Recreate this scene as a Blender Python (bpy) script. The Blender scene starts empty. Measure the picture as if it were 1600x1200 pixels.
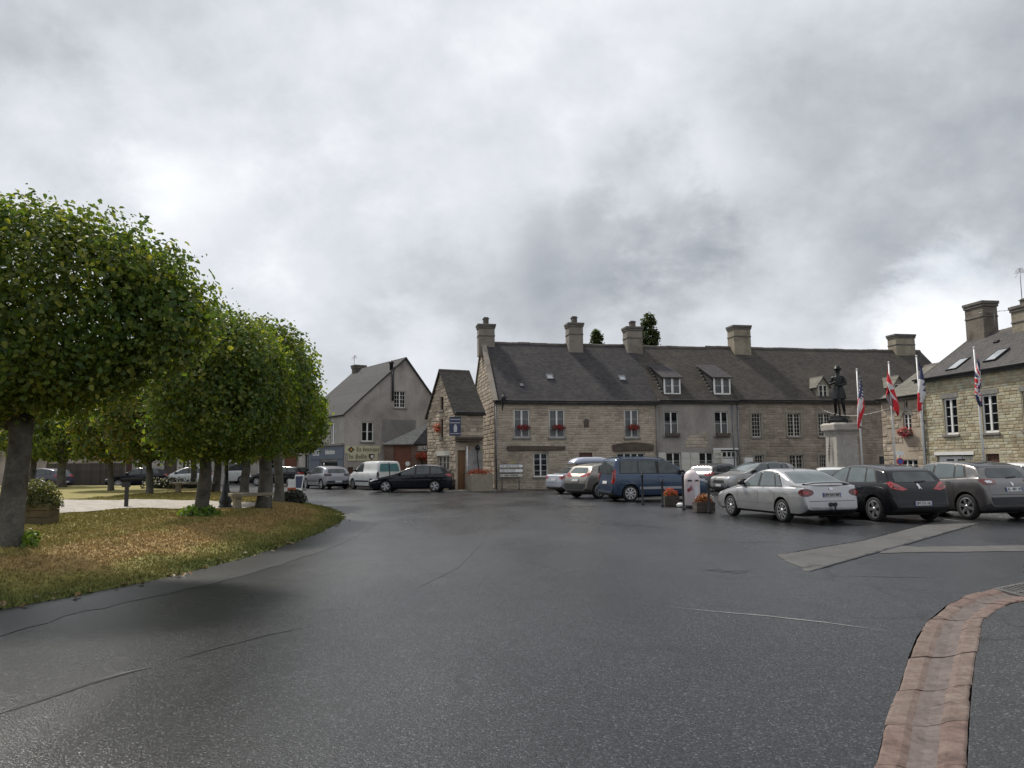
import bpy, bmesh, math, random
import numpy as np
from mathutils import Vector, Matrix
from mathutils.bvhtree import BVHTree

random.seed(7)
NR = np.random.default_rng(11)
SC = bpy.context.scene
COL = SC.collection
R = math.radians

# ------------------------------------------------------------------ camera
FPX = 1200.0                       # focal length in photo pixels (1600 wide)
CAMZ = 1.65
TILT = math.atan(122.0 / FPX)
ROLL = R(0.5)
c_f = Vector((0, math.cos(TILT), math.sin(TILT)))
c_u0 = Vector((0, -math.sin(TILT), math.cos(TILT)))
c_r0 = Vector((1, 0, 0))
c_u = c_u0 * math.cos(ROLL) + c_r0 * math.sin(ROLL)
c_r = c_r0 * math.cos(ROLL) - c_u0 * math.sin(ROLL)
CAM = Vector((0, 0, CAMZ))
cam_d = bpy.data.cameras.new('camera')
cam_d.sensor_width = 36.0
cam_d.lens = 36.0 * FPX / 1600.0
cam_d.clip_start = 0.1
cam_d.clip_end = 3000
cam = bpy.data.objects.new('camera', cam_d)
COL.objects.link(cam)
cam.matrix_world = Matrix(((c_r.x, c_u.x, -c_f.x, CAM.x), (c_r.y, c_u.y, -c_f.y, CAM.y),
                           (c_r.z, c_u.z, -c_f.z, CAM.z), (0, 0, 0, 1)))
SC.camera = cam
SC.view_settings.view_transform = 'Standard'
SC.view_settings.look = 'None'
SC.view_settings.exposure = 0.68
SC.view_settings.gamma = 1.0
SC.view_settings.use_curve_mapping = False
SC.cycles.use_denoising = True
SC.cycles.max_bounces = 6
SC.cycles.diffuse_bounces = 3
SC.cycles.glossy_bounces = 3
SC.cycles.transmission_bounces = 4
SC.cycles.transparent_max_bounces = 8
SC.cycles.sample_clamp_indirect = 4.0

# ------------------------------------------------------------------ sky and sun
SUN_EL, SUN_AZ = R(52), R(-38.5)     # azimuth measured from +Y towards +X: the sun stands behind the trees, left
sun_dir = Vector((math.sin(SUN_AZ) * math.cos(SUN_EL), math.cos(SUN_AZ) * math.cos(SUN_EL), math.sin(SUN_EL)))
W = bpy.data.worlds.new('World')
SC.world = W
W.use_nodes = True
nt = W.node_tree
nt.nodes.clear()


def N(nt, typ, **kw):
    n = nt.nodes.new(typ)
    for k, v in kw.items():
        if k == 'inp':
            for a, b in v.items():
                n.inputs[a].default_value = b
        else:
            setattr(n, k, v)
    return n


def L(nt, a, b):
    nt.links.new(a, b)


def ramp(nt, pts, fac=None, interp='LINEAR'):
    r = nt.nodes.new('ShaderNodeValToRGB')
    r.color_ramp.interpolation = interp
    e = r.color_ramp.elements
    while len(e) < len(pts):
        e.new(0.5)
    for i, (p, c) in enumerate(pts):
        e[i].position = p
        e[i].color = c if len(c) == 4 else (c[0], c[1], c[2], 1)
    if fac is not None:
        nt.links.new(fac, r.inputs[0])
    return r


def g(v):
    return (v, v, v, 1)


def build_world():
    out = N(nt, 'ShaderNodeOutputWorld')
    bg = N(nt, 'ShaderNodeBackground', inp={'Strength': 0.1})
    sky = N(nt, 'ShaderNodeTexSky', sky_type='NISHITA', sun_disc=False, sun_elevation=SUN_EL,
            sun_rotation=SUN_AZ, air_density=1.0, dust_density=1.5)
    tc = N(nt, 'ShaderNodeTexCoord')
    sep = N(nt, 'ShaderNodeSeparateXYZ')
    L(nt, tc.outputs['Generated'], sep.inputs[0])
    # cloud layer seen in perspective: direction divided by its (softened) height
    zz = N(nt, 'ShaderNodeMath', operation='MAXIMUM', inp={1: 0.0})
    L(nt, sep.outputs['Z'], zz.inputs[0])
    za = N(nt, 'ShaderNodeMath', operation='ADD', inp={1: 0.62})
    L(nt, zz.outputs[0], za.inputs[0])
    cx = N(nt, 'ShaderNodeMath', operation='DIVIDE')
    cy = N(nt, 'ShaderNodeMath', operation='DIVIDE')
    L(nt, sep.outputs['X'], cx.inputs[0]); L(nt, za.outputs[0], cx.inputs[1])
    L(nt, sep.outputs['Y'], cy.inputs[0]); L(nt, za.outputs[0], cy.inputs[1])
    cv = N(nt, 'ShaderNodeCombineXYZ')
    L(nt, cx.outputs[0], cv.inputs[0]); L(nt, cy.outputs[0], cv.inputs[1])
    n1 = N(nt, 'ShaderNodeTexNoise', noise_dimensions='3D', inp={'Scale': 2.3, 'Detail': 11, 'Roughness': 0.54, 'Distortion': 0.15})
    mp1 = N(nt, 'ShaderNodeMapping', inp={'Location': (2.3, 0.4, 1.7)})
    L(nt, cv.outputs[0], mp1.inputs[0]); L(nt, mp1.outputs[0], n1.inputs['Vector'])
    n2 = N(nt, 'ShaderNodeTexNoise', inp={'Scale': 5.5, 'Detail': 9, 'Roughness': 0.6, 'Distortion': 0.1})
    mp2 = N(nt, 'ShaderNodeMapping', inp={'Location': (5.1, 7.7, 3.0)})
    L(nt, cv.outputs[0], mp2.inputs[0]); L(nt, mp2.outputs[0], n2.inputs['Vector'])
    mx = N(nt, 'ShaderNodeMix', data_type='FLOAT', inp={0: 0.4})
    L(nt, n1.outputs['Fac'], mx.inputs[2]); L(nt, n2.outputs['Fac'], mx.inputs[3])
    # heavier and lighter masses of the cloud deck, by direction
    val = mx.outputs[0]
    for (dx, dy, dz, rad, amt) in CLOUD_MASSES:
        d = Vector((dx, dy, dz)).normalized()
        dp = N(nt, 'ShaderNodeVectorMath', operation='DOT_PRODUCT')
        dp.inputs[1].default_value = d
        nv = N(nt, 'ShaderNodeVectorMath', operation='NORMALIZE')
        ds = N(nt, 'ShaderNodeVectorMath', operation='MULTIPLY_ADD')
        L(nt, n2.outputs['Color'], ds.inputs[0])
        ds.inputs[1].default_value = (0.22, 0.22, 0.22)
        off = N(nt, 'ShaderNodeVectorMath', operation='SUBTRACT')
        L(nt, tc.outputs['Generated'], off.inputs[0]); off.inputs[1].default_value = (0.11, 0.11, 0.11)
        L(nt, off.outputs[0], ds.inputs[2])
        L(nt, ds.outputs[0], nv.inputs[0]); L(nt, nv.outputs[0], dp.inputs[0])
        mr = N(nt, 'ShaderNodeMapRange', interpolation_type='SMOOTHSTEP',
               inp={1: math.cos(rad), 2: math.cos(rad * 0.15), 3: 0.0, 4: amt})
        L(nt, dp.outputs['Value'], mr.inputs[0])
        ad = N(nt, 'ShaderNodeMath', operation='ADD')
        L(nt, val, ad.inputs[0]); L(nt, mr.outputs[0], ad.inputs[1])
        val = ad.outputs[0]
    cr = ramp(nt, [(0.28, (2.35, 2.52, 2.76)), (0.40, (3.35, 3.53, 3.8)), (0.49, (4.25, 4.45, 4.75)), (0.58, (5.0, 5.2, 5.5)), (0.72, (6.5, 6.65, 6.85))], val)
    # thin spots where blue comes through
    n3 = N(nt, 'ShaderNodeTexNoise', inp={'Scale': 1.7, 'Detail': 5, 'Roughness': 0.55})
    mp3 = N(nt, 'ShaderNodeMapping', inp={'Location': (8.4, 1.1, 0.6)})
    L(nt, cv.outputs[0], mp3.inputs[0]); L(nt, mp3.outputs[0], n3.inputs['Vector'])
    cover = ramp(nt, [(0.30, g(0.85)), (0.42, g(0.99))], n3.outputs['Fac'])
    gd = N(nt, 'ShaderNodeVectorMath', operation='DOT_PRODUCT')
    gd.inputs[1].default_value = pdir(70, 190)
    L(nt, ds.outputs[0], gd.inputs[0])
    gm_ = N(nt, 'ShaderNodeMapRange', interpolation_type='SMOOTHSTEP', inp={1: math.cos(0.1), 2: math.cos(0.02), 3: 0.0, 4: 0.0})
    L(nt, gd.outputs['Value'], gm_.inputs[0])
    cs_ = N(nt, 'ShaderNodeMath', operation='SUBTRACT'); cs_.use_clamp = True
    L(nt, cover.outputs[0], cs_.inputs[0]); L(nt, gm_.outputs[0], cs_.inputs[1])
    fin = N(nt, 'ShaderNodeMix', data_type='RGBA')
    L(nt, cs_.outputs[0], fin.inputs[0]); L(nt, sky.outputs[0], fin.inputs[6]); L(nt, cr.outputs[0], fin.inputs[7])
    L(nt, fin.outputs[2], bg.inputs[0]); L(nt, bg.outputs[0], out.inputs[0])


def pix_dir(x, y):
    return c_f + c_r * ((x - 800.0) / FPX) - c_u * ((y - 600.0) / FPX)


def pdir(x, y):
    return tuple(pix_dir(x, y).normalized())


CLOUD_MASSES = [(*pdir(1000, 330), 0.11, -0.12), (*pdir(900, 410), 0.12, -0.10), (*pdir(1230, 420), 0.2, -0.04),
                (*pdir(1500, 300), 0.28, -0.035), (*pdir(80, 170), 0.12, -0.09), (*pdir(1500, 510), 0.11, 0.2), (*pdir(1390, 540), 0.08, 0.1),
                (*pdir(1200, 500), 0.14, 0.07), (*pdir(150, 310), 0.16, 0.08), (*pdir(760, 120), 0.3, 0.05),
                (*pdir(560, 560), 0.08, -0.04), (*pdir(330, 440), 0.2, 0.07), (*pdir(620, 420), 0.2, 0.05), (*pdir(1450, 40), 0.25, -0.04)]
build_world()
sl = bpy.data.lights.new('sun', 'SUN')
sl.energy = 2.7
sl.angle = R(6)
sl.color = (1.0, 0.94, 0.85)
so = bpy.data.objects.new('sun', sl)
COL.objects.link(so)
so.location = (-20, 30, 40)
so.rotation_euler = sun_dir.to_track_quat('Z', 'Y').to_euler()


# ------------------------------------------------------------------ pixel helpers (direction only; distance from the ground or a wall)
def gp(x, y, z=0.0):
    d = pix_dir(x, y)
    t = (z - CAMZ) / d.z
    return CAM + d * t


def at_y(x, y, Y):
    d = pix_dir(x, y)
    return CAM + d * (Y / d.y)


# ------------------------------------------------------------------ mesh helpers
class MB:
    def __init__(s):
        s.v, s.f, s.m, s.sm = [], [], [], []

    def face(s, pts, m=0, smooth=False):
        b = len(s.v)
        s.v.extend([tuple(p) for p in pts])
        s.f.append(tuple(range(b, b + len(pts))))
        s.m.append(m); s.sm.append(smooth)

    def grid(s, rows, m=0, smooth=True, closed=False):
        b = len(s.v)
        nu = len(rows[0])
        for r in rows:
            s.v.extend([tuple(p) for p in r])
        for i in range(len(rows) - 1):
            for j in range(nu if closed else nu - 1):
                k = (j + 1) % nu
                s.f.append((b + i * nu + j, b + i * nu + k, b + (i + 1) * nu + k, b + (i + 1) * nu + j))
                s.m.append(m); s.sm.append(smooth)

    def box(s, x0, x1, y0, y1, z0, z1, m=0, M=None):
        p = [Vector((x, y, z)) for z in (z0, z1) for (x, y) in ((x0, y0), (x1, y0), (x1, y1), (x0, y1))]
        if M is not None:
            p = [M @ q for q in p]
        b = len(s.v)
        s.v.extend([tuple(q) for q in p])
        for q in ((0, 3, 2, 1), (4, 5, 6, 7), (0, 1, 5, 4), (1, 2, 6, 5), (2, 3, 7, 6), (3, 0, 4, 7)):
            s.f.append(tuple(b + i for i in q)); s.m.append(m); s.sm.append(False)

    def lathe(s, prof, c=(0, 0, 0), n=16, m=0, axis='z', caps=True, smooth=True):
        rows = []
        for (r, h) in prof:
            row = []
            for k in range(n):
                a = 2 * math.pi * k / n
                if axis == 'z':
                    row.append((c[0] + r * math.cos(a), c[1] + r * math.sin(a), c[2] + h))
                elif axis == 'y':
                    row.append((c[0] + r * math.cos(a), c[1] + h, c[2] - r * math.sin(a)))
                else:
                    row.append((c[0] + h, c[1] + r * math.cos(a), c[2] + r * math.sin(a)))
            rows.append(row)
        b = len(s.v)
        s.grid(rows, m, smooth, True)
        if caps:
            s.f.append(tuple(b + k for k in range(n))[::-1]); s.m.append(m); s.sm.append(False)
            e = b + (len(rows) - 1) * n
            s.f.append(tuple(e + k for k in range(n))); s.m.append(m); s.sm.append(False)

    def tube(s, pts, rad, n=8, m=0, caps=True):
        pts = [Vector(p) for p in pts]
        if not hasattr(rad, '__len__'):
            rad = [rad] * len(pts)
        rows = []
        ref = None
        for i, p in enumerate(pts):
            d = (pts[min(i + 1, len(pts) - 1)] - pts[max(i - 1, 0)]).normalized()
            if ref is None:
                ref = Vector((1, 0, 0)) if abs(d.x) < 0.9 else Vector((0, 1, 0))
            a = (ref - d * ref.dot(d)).normalized()
            ref = a
            b = d.cross(a)
            rows.append([p + (a * math.cos(t) + b * math.sin(t)) * rad[i] for t in [2 * math.pi * k / n for k in range(n)]])
        b0 = len(s.v)
        s.grid(rows, m, True, True)
        if caps:
            s.f.append(tuple(b0 + k for k in range(n))[::-1]); s.m.append(m); s.sm.append(False)
            e = b0 + (len(rows) - 1) * n
            s.f.append(tuple(e + k for k in range(n))); s.m.append(m); s.sm.append(False)

    def prism(s, poly, axis, h0, h1, m=0):
        """poly in the two other axes, extruded along axis ('x','y','z')"""
        def P(a, b, h):
            return (h, a, b) if axis == 'x' else ((a, h, b) if axis == 'y' else (a, b, h))
        n = len(poly)
        b = len(s.v)
        s.v.extend([P(a, c, h0) for a, c in poly]); s.v.extend([P(a, c, h1) for a, c in poly])
        s.f.append(tuple(range(b, b + n))); s.f.append(tuple(range(b + n, b + 2 * n))[::-1])
        s.m += [m, m]; s.sm += [False, False]
        for i in range(n):
            j = (i + 1) % n
            s.f.append((b + i, b + n + i, b + n + j, b + j)); s.m.append(m); s.sm.append(False)

    def mesh(s, name, mats, fix=True):
        me = bpy.data.meshes.new(name)
        me.from_pydata(s.v, [], s.f)
        for mm in (mats if isinstance(mats, (list, tuple)) else [mats]):
            me.materials.append(mm)
        me.polygons.foreach_set('material_index', s.m)
        me.polygons.foreach_set('use_smooth', s.sm)
        if fix:
            bm = bmesh.new(); bm.from_mesh(me)
            bmesh.ops.recalc_face_normals(bm, faces=bm.faces)
            bm.to_mesh(me); bm.free()
        me.update()
        return me

    def build(s, name, mats, parent=None, loc=None, rotz=0.0, fix=True, bevel=0):
        o = link(name, s.mesh(name, mats, fix), parent, loc, rotz)
        if bevel:
            md = o.modifiers.new('bevel', 'BEVEL'); md.width = bevel; md.segments = 2; md.limit_method = 'ANGLE'
        return o


def link(name, data, parent=None, loc=None, rotz=0.0):
    o = bpy.data.objects.new(name, data)
    COL.objects.link(o)
    if parent is not None:
        o.parent = parent
    if loc is not None:
        o.location = loc
    if rotz:
        o.rotation_euler = (0, 0, rotz)
    return o


def thing(name, label, cat, loc=(0, 0, 0), rotz=0.0, group=None):
    o = bpy.data.objects.new(name, None)
    o.empty_display_size = 0.2
    COL.objects.link(o)
    o.location = loc
    o.rotation_euler = (0, 0, rotz)
    tag(o, label, cat, group)
    return o


def tag(o, label, cat, group=None):
    o['label'] = label
    o['category'] = cat
    if group:
        o['group'] = group
    return o


def struct(o, label=None):
    o['kind'] = 'structure'
    if label:
        o['label'] = label
    return o


def stuff(o):
    o['kind'] = 'stuff'
    return o


def raw_mesh(name, verts, faces_flat, nper, mats, smooth=False, midx=None):
    """fast mesh from numpy arrays; every face has nper corners"""
    me = bpy.data.meshes.new(name)
    nv, nf = len(verts), len(faces_flat) // nper
    me.vertices.add(nv)
    me.vertices.foreach_set('co', np.asarray(verts, dtype=np.float32).ravel())
    me.loops.add(nf * nper)
    me.loops.foreach_set('vertex_index', np.asarray(faces_flat, dtype=np.int32))
    me.polygons.add(nf)
    me.polygons.foreach_set('loop_start', np.arange(0, nf * nper, nper, dtype=np.int32))
    try:
        me.polygons.foreach_set('loop_total', np.full(nf, nper, dtype=np.int32))
    except Exception:
        pass
    for mm in (mats if isinstance(mats, (list, tuple)) else [mats]):
        me.materials.append(mm)
    if midx is not None:
        me.polygons.foreach_set('material_index', np.asarray(midx, dtype=np.int32))
    if smooth:
        me.polygons.foreach_set('use_smooth', np.ones(nf, dtype=bool))
    me.update(calc_edges=True)
    me.validate()
    return me


def text_mesh(name, s, size, mat, parent, M, extrude=0.002, align='CENTER', offset=0.0):
    cu = bpy.data.curves.new(name, 'FONT')
    cu.body = s
    cu.size = size
    cu.extrude = extrude
    cu.offset = offset
    cu.align_x = align
    cu.align_y = 'CENTER'
    cu.resolution_u = 3
    tmp = bpy.data.objects.new(name + '_tmp', cu)
    COL.objects.link(tmp)
    bpy.context.view_layer.update()
    dg = bpy.context.evaluated_depsgraph_get()
    me = bpy.data.meshes.new_from_object(tmp.evaluated_get(dg))
    bpy.data.objects.remove(tmp)
    me.materials.clear(); me.materials.append(mat)
    o = link(name, me, parent)
    o.matrix_local = M
    return o


# ------------------------------------------------------------------ materials
MATS = {}


def newmat(name):
    m = bpy.data.materials.new(name)
    m.use_nodes = True
    n = m.node_tree
    b = n.nodes['Principled BSDF']
    MATS[name] = m
    return m, n, b


def setc(b, col):
    b.inputs['Base Color'].default_value = (col[0], col[1], col[2], 1)


def plain(name, col, rough=0.6, metal=0.0, var=0.12, scale=6.0, bump=0.0, spec=0.5, coat=0.0, objvar=0.0, bscale=None):
    """a colour with a little mottling, and optional fine relief"""
    m, n, b = newmat(name)
    b.inputs['Roughness'].default_value = rough
    b.inputs['Metallic'].default_value = metal
    b.inputs['Specular IOR Level'].default_value = spec
    b.inputs['Coat Weight'].default_value = coat
    b.inputs['Coat Roughness'].default_value = 0.06
    setc(b, col)
    tc = N(n, 'ShaderNodeTexCoord')
    if var > 0:
        no = N(n, 'ShaderNodeTexNoise', inp={'Scale': scale, 'Detail': 5, 'Roughness': 0.6})
        L(n, tc.outputs['Object'], no.inputs['Vector'])
        cr = ramp(n, [(0.3, tuple(c * (1 - var) for c in col)), (0.7, tuple(min(1, c * (1 + var)) for c in col))], no.outputs['Fac'])
        src = cr.outputs[0]
        if objvar:
            oi = N(n, 'ShaderNodeObjectInfo')
            hv = N(n, 'ShaderNodeHueSaturation')
            mr = N(n, 'ShaderNodeMapRange', inp={3: 1 - objvar, 4: 1 + objvar})
            L(n, oi.outputs['Random'], mr.inputs[0]); L(n, mr.outputs[0], hv.inputs['Value']); L(n, src, hv.inputs['Color'])
            src = hv.outputs[0]
        L(n, src, b.inputs['Base Color'])
    if bump:
        nb = N(n, 'ShaderNodeTexNoise', inp={'Scale': bscale or scale * 6, 'Detail': 4, 'Roughness': 0.6})
        L(n, tc.outputs['Object'], nb.inputs['Vector'])
        bp = N(n, 'ShaderNodeBump', inp={'Strength': bump, 'Distance': 0.02})
        L(n, nb.outputs['Fac'], bp.inputs['Height']); L(n, bp.outputs[0], b.inputs['Normal'])
    return m


def stone_mat(name, cols, island, rough=0.85, stain=0.28):
    """per-stone colour; island: random per loose stone of a joined mesh, else random per object"""
    m, n, b = newmat(name)
    b.inputs['Roughness'].default_value = rough
    b.inputs['Specular IOR Level'].default_value = 0.25
    if island:
        ge = N(n, 'ShaderNodeNewGeometry'); rnd = ge.outputs['Random Per Island']
    else:
        oi = N(n, 'ShaderNodeObjectInfo'); rnd = oi.outputs['Random']
    k = len(cols)
    cr = ramp(n, [((i + 0.5) / k, c) for i, c in enumerate(cols)], rnd)
    ge2 = N(n, 'ShaderNodeNewGeometry')
    no = N(n, 'ShaderNodeTexNoise', inp={'Scale': 0.9, 'Detail': 7, 'Roughness': 0.65})
    L(n, ge2.outputs['Position'], no.inputs['Vector'])
    st = ramp(n, [(0.33, g(1 - stain)), (0.56, g(1.06))], no.outputs['Fac'])
    nf = N(n, 'ShaderNodeTexNoise', inp={'Scale': 14, 'Detail': 5, 'Roughness': 0.7})
    L(n, ge2.outputs['Position'], nf.inputs['Vector'])
    sf = ramp(n, [(0.3, g(0.78)), (0.7, g(1.15))], nf.outputs['Fac'])
    m1 = N(n, 'ShaderNodeMix', data_type='RGBA', blend_type='MULTIPLY', inp={0: 1.0})
    m2 = N(n, 'ShaderNodeMix', data_type='RGBA', blend_type='MULTIPLY', inp={0: 1.0})
    L(n, cr.outputs[0], m1.inputs[6]); L(n, st.outputs[0], m1.inputs[7])
    L(n, m1.outputs[2], m2.inputs[6]); L(n, sf.outputs[0], m2.inputs[7])
    L(n, m2.outputs[2], b.inputs['Base Color'])
    bp = N(n, 'ShaderNodeBump', inp={'Strength': 0.5, 'Distance': 0.02})
    L(n, nf.outputs['Fac'], bp.inputs['Height']); L(n, bp.outputs[0], b.inputs['Normal'])
    return m


def render_mat(name, c1, c2, dark, scale=0.6, rough=0.9, streak=True):
    """old lime or cement render: blotches, run-off streaks and grain"""
    m, n, b = newmat(name)
    b.inputs['Roughness'].default_value = rough
    b.inputs['Specular IOR Level'].default_value = 0.2
    ge = N(n, 'ShaderNodeNewGeometry')
    n1 = N(n, 'ShaderNodeTexNoise', inp={'Scale': scale, 'Detail': 8, 'Roughness': 0.62, 'Distortion': 0.4})
    L(n, ge.outputs['Position'], n1.inputs['Vector'])
    cr = ramp(n, [(0.32, dark), (0.46, c1), (0.62, c2)], n1.outputs['Fac'])
    mp = N(n, 'ShaderNodeMapping', inp={'Scale': (0.9, 0.9, 0.3)})
    L(n, ge.outputs['Position'], mp.inputs[0])
    n2 = N(n, 'ShaderNodeTexNoise', inp={'Scale': 1.4, 'Detail': 5, 'Roughness': 0.6})
    L(n, mp.outputs[0], n2.inputs['Vector'])
    st = ramp(n, [(0.3, g(0.82)), (0.62, g(1.06))], n2.outputs['Fac'])
    m1 = N(n, 'ShaderNodeMix', data_type='RGBA', blend_type='MULTIPLY', inp={0: 1.0 if streak else 0.3})
    L(n, cr.outputs[0], m1.inputs[6]); L(n, st.outputs[0], m1.inputs[7])
    n3 = N(n, 'ShaderNodeTexNoise', inp={'Scale': 22, 'Detail': 6, 'Roughness': 0.75})
    L(n, ge.outputs['Position'], n3.inputs['Vector'])
    gr_ = ramp(n, [(0.32, g(0.7)), (0.5, g(1.0)), (0.68, g(1.25))], n3.outputs['Fac'])
    mg = N(n, 'ShaderNodeMix', data_type='RGBA', blend_type='MULTIPLY', inp={0: 1.0})
    L(n, m1.outputs[2], mg.inputs[6]); L(n, gr_.outputs[0], mg.inputs[7])
    L(n, mg.outputs[2], b.inputs['Base Color'])
    bp = N(n, 'ShaderNodeBump', inp={'Strength': 0.4, 'Distance': 0.02})
    L(n, n3.outputs['Fac'], bp.inputs['Height']); L(n, bp.outputs[0], b.inputs['Normal'])
    return m


def slate_mat(name, c1, c2, lichen, lich_amt=0.45):
    """slates too far off to tell apart singly: courses of small tiles with colour scatter and lichen"""
    m, n, b = newmat(name)
    b.inputs['Roughness'].default_value = 0.8
    b.inputs['Specular IOR Level'].default_value = 0.12
    tc = N(n, 'ShaderNodeTexCoord')
    sp = N(n, 'ShaderNodeSeparateXYZ'); L(n, tc.outputs['Object'], sp.inputs[0])
    cb = N(n, 'ShaderNodeCombineXYZ')
    xy = N(n, 'ShaderNodeMath', operation='ADD'); L(n, sp.outputs['X'], xy.inputs[0])
    L(n, xy.outputs[0], cb.inputs[0]); L(n, sp.outputs['Z'], cb.inputs[1])
    br = N(n, 'ShaderNodeTexBrick', offset=0.5, inp={'Scale': 1.0, 'Brick Width': 0.24, 'Row Height': 0.1, 'Mortar Size': 0.006,
                                                     'Mortar Smooth': 0.1, 'Bias': 0.0})
    br.inputs['Color1'].default_value = (*c1, 1)
    br.inputs['Color2'].default_value = (*c2, 1)
    br.inputs['Mortar'].default_value = (c1[0] * 0.45, c1[1] * 0.45, c1[2] * 0.45, 1)
    L(n, cb.outputs[0], br.inputs['Vector'])
    no = N(n, 'ShaderNodeTexNoise', inp={'Scale': 0.55, 'Detail': 9, 'Roughness': 0.72})
    L(n, tc.outputs['Object'], no.inputs['Vector'])
    lr = ramp(n, [(0.5, g(0)), (0.72, g(lich_amt))], no.outputs['Fac'])
    mx = N(n, 'ShaderNodeMix', data_type='RGBA')
    L(n, lr.outputs[0], mx.inputs[0]); L(n, br.outputs[0], mx.inputs[6]); mx.inputs[7].default_value = (*lichen, 1)
    n2 = N(n, 'ShaderNodeTexNoise', inp={'Scale': 9, 'Detail': 6, 'Roughness': 0.75})
    L(n, tc.outputs['Object'], n2.inputs['Vector'])
    v2 = ramp(n, [(0.3, g(0.75)), (0.7, g(1.25))], n2.outputs['Fac'])
    mm = N(n, 'ShaderNodeMix', data_type='RGBA', blend_type='MULTIPLY', inp={0: 1.0})
    L(n, mx.outputs[2], mm.inputs[6]); L(n, v2.outputs[0], mm.inputs[7])
    L(n, mm.outputs[2], b.inputs['Base Color'])
    bp = N(n, 'ShaderNodeBump', inp={'Strength': 0.35, 'Distance': 0.015})
    L(n, br.outputs['Fac'], bp.inputs['Height']); bp.invert = True
    L(n, bp.outputs[0], b.inputs['Normal'])
    return m


def glass_mat(name, tint=(0.02, 0.025, 0.03), trans=0.72):
    m, n, b = newmat(name)
    b.inputs['Roughness'].default_value = 0.04
    setc(b, tint)
    b.inputs['Specular IOR Level'].default_value = 0.6
    out = [x for x in n.nodes if x.type == 'OUTPUT_MATERIAL'][0]
    tr = N(n, 'ShaderNodeBsdfTransparent')
    mx = N(n, 'ShaderNodeMixShader')
    fr = N(n, 'ShaderNodeFresnel', inp={'IOR': 1.5})
    sb = N(n, 'ShaderNodeMath', operation='SUBTRACT', inp={0: trans}); L(n, fr.outputs[0], sb.inputs[1]); sb.use_clamp = True
    L(n, sb.outputs[0], mx.inputs[0]); L(n, b.outputs[0], mx.inputs[1]); L(n, tr.outputs[0], mx.inputs[2])
    L(n, mx.outputs[0], out.inputs[0])
    return m


def leaf_mat(name, cols, trans=0.35, rough=0.5, island=True):
    m, n, b = newmat(name)
    b.inputs['Roughness'].default_value = rough
    b.inputs['Specular IOR Level'].default_value = 0.4
    ge = N(n, 'ShaderNodeNewGeometry')
    k = len(cols)
    cr = ramp(n, [((i + 0.5) / k, c) for i, c in enumerate(cols)], ge.outputs['Random Per Island'])
    # branch-sized drifts of hue
    no = N(n, 'ShaderNodeTexNoise', inp={'Scale': 0.9, 'Detail': 3})
    L(n, ge.outputs['Position'], no.inputs['Vector'])
    hv = N(n, 'ShaderNodeHueSaturation', inp={'Saturation': 1.0})
    hr = N(n, 'ShaderNodeMapRange', inp={1: 0.3, 2: 0.7, 3: 0.482, 4: 0.515}); L(n, no.outputs['Fac'], hr.inputs[0])
    L(n, hr.outputs[0], hv.inputs['Hue']); L(n, cr.outputs[0], hv.inputs['Color'])
    L(n, hv.outputs[0], b.inputs['Base Color'])
    out = [x for x in n.nodes if x.type == 'OUTPUT_MATERIAL'][0]
    tl = N(n, 'ShaderNodeBsdfTranslucent')
    br = N(n, 'ShaderNodeMix', data_type='RGBA', blend_type='MULTIPLY', inp={0: 1.0}); L(n, hv.outputs[0], br.inputs[6])
    br.inputs[7].default_value = (2.2, 2.1, 0.9, 1)
    L(n, br.outputs[2], tl.inputs[0])
    mx = N(n, 'ShaderNodeMixShader', inp={0: trans})
    L(n, b.outputs[0], mx.inputs[1]); L(n, tl.outputs[0], mx.inputs[2]); L(n, mx.outputs[0], out.inputs[0])
    return m


def paint_mat(name, col, metal=0.0, rough=0.3, coat=0.8):
    m, n, b = newmat(name)
    setc(b, col)
    b.inputs['Metallic'].default_value = metal
    b.inputs['Roughness'].default_value = rough
    b.inputs['Coat Weight'].default_value = coat
    b.inputs['Coat Roughness'].default_value = 0.04
    b.inputs['Specular IOR Level'].default_value = 0.12 if max(col) < .03 else 0.5
    ge = N(n, 'ShaderNodeNewGeometry')
    no = N(n, 'ShaderNodeTexNoise', inp={'Scale': 3.0, 'Detail': 6, 'Roughness': 0.7})
    L(n, ge.outputs['Position'], no.inputs['Vector'])
    cr = ramp(n, [(0.3, tuple(c * 0.88 for c in col)), (0.7, tuple(min(1, c * 1.05) for c in col))], no.outputs['Fac'])
    L(n, cr.outputs[0], b.inputs['Base Color'])
    rr = N(n, 'ShaderNodeMapRange', inp={1: 0.3, 2: 0.7, 3: rough * 0.8, 4: rough * 1.5}); L(n, no.outputs['Fac'], rr.inputs[0])
    L(n, rr.outputs[0], b.inputs['Roughness'])
    return m


M_white = plain('white_paint', (0.72, 0.72, 0.7), 0.45, var=0.06)
M_cream = plain('cream_paint', (0.55, 0.53, 0.47), 0.5, var=0.08)
M_black = plain('black_metal', (0.018, 0.018, 0.02), 0.45, var=0.2)
M_iron = plain('iron', (0.03, 0.03, 0.035), 0.5, metal=0.3, var=0.2)
M_zinc = plain('zinc', (0.22, 0.22, 0.23), 0.45, metal=0.5, var=0.15)
M_glass = glass_mat('window_glass')
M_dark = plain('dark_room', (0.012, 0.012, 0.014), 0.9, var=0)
M_net = plain('net_curtain', (0.5, 0.5, 0.5), 0.9, var=0.15, scale=12)
M_wood = plain('old_wood', (0.085, 0.065, 0.05), 0.8, var=0.35, scale=3, bump=0.3)
M_sill = plain('stone_sill', (0.2, 0.19, 0.175), 0.85, var=0.2, bump=0.2)
M_brown = plain('brown_door', (0.10, 0.045, 0.03), 0.6, var=0.15)
M_rust = plain('rust_red_door', (0.17, 0.06, 0.035), 0.6, var=0.2)
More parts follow.
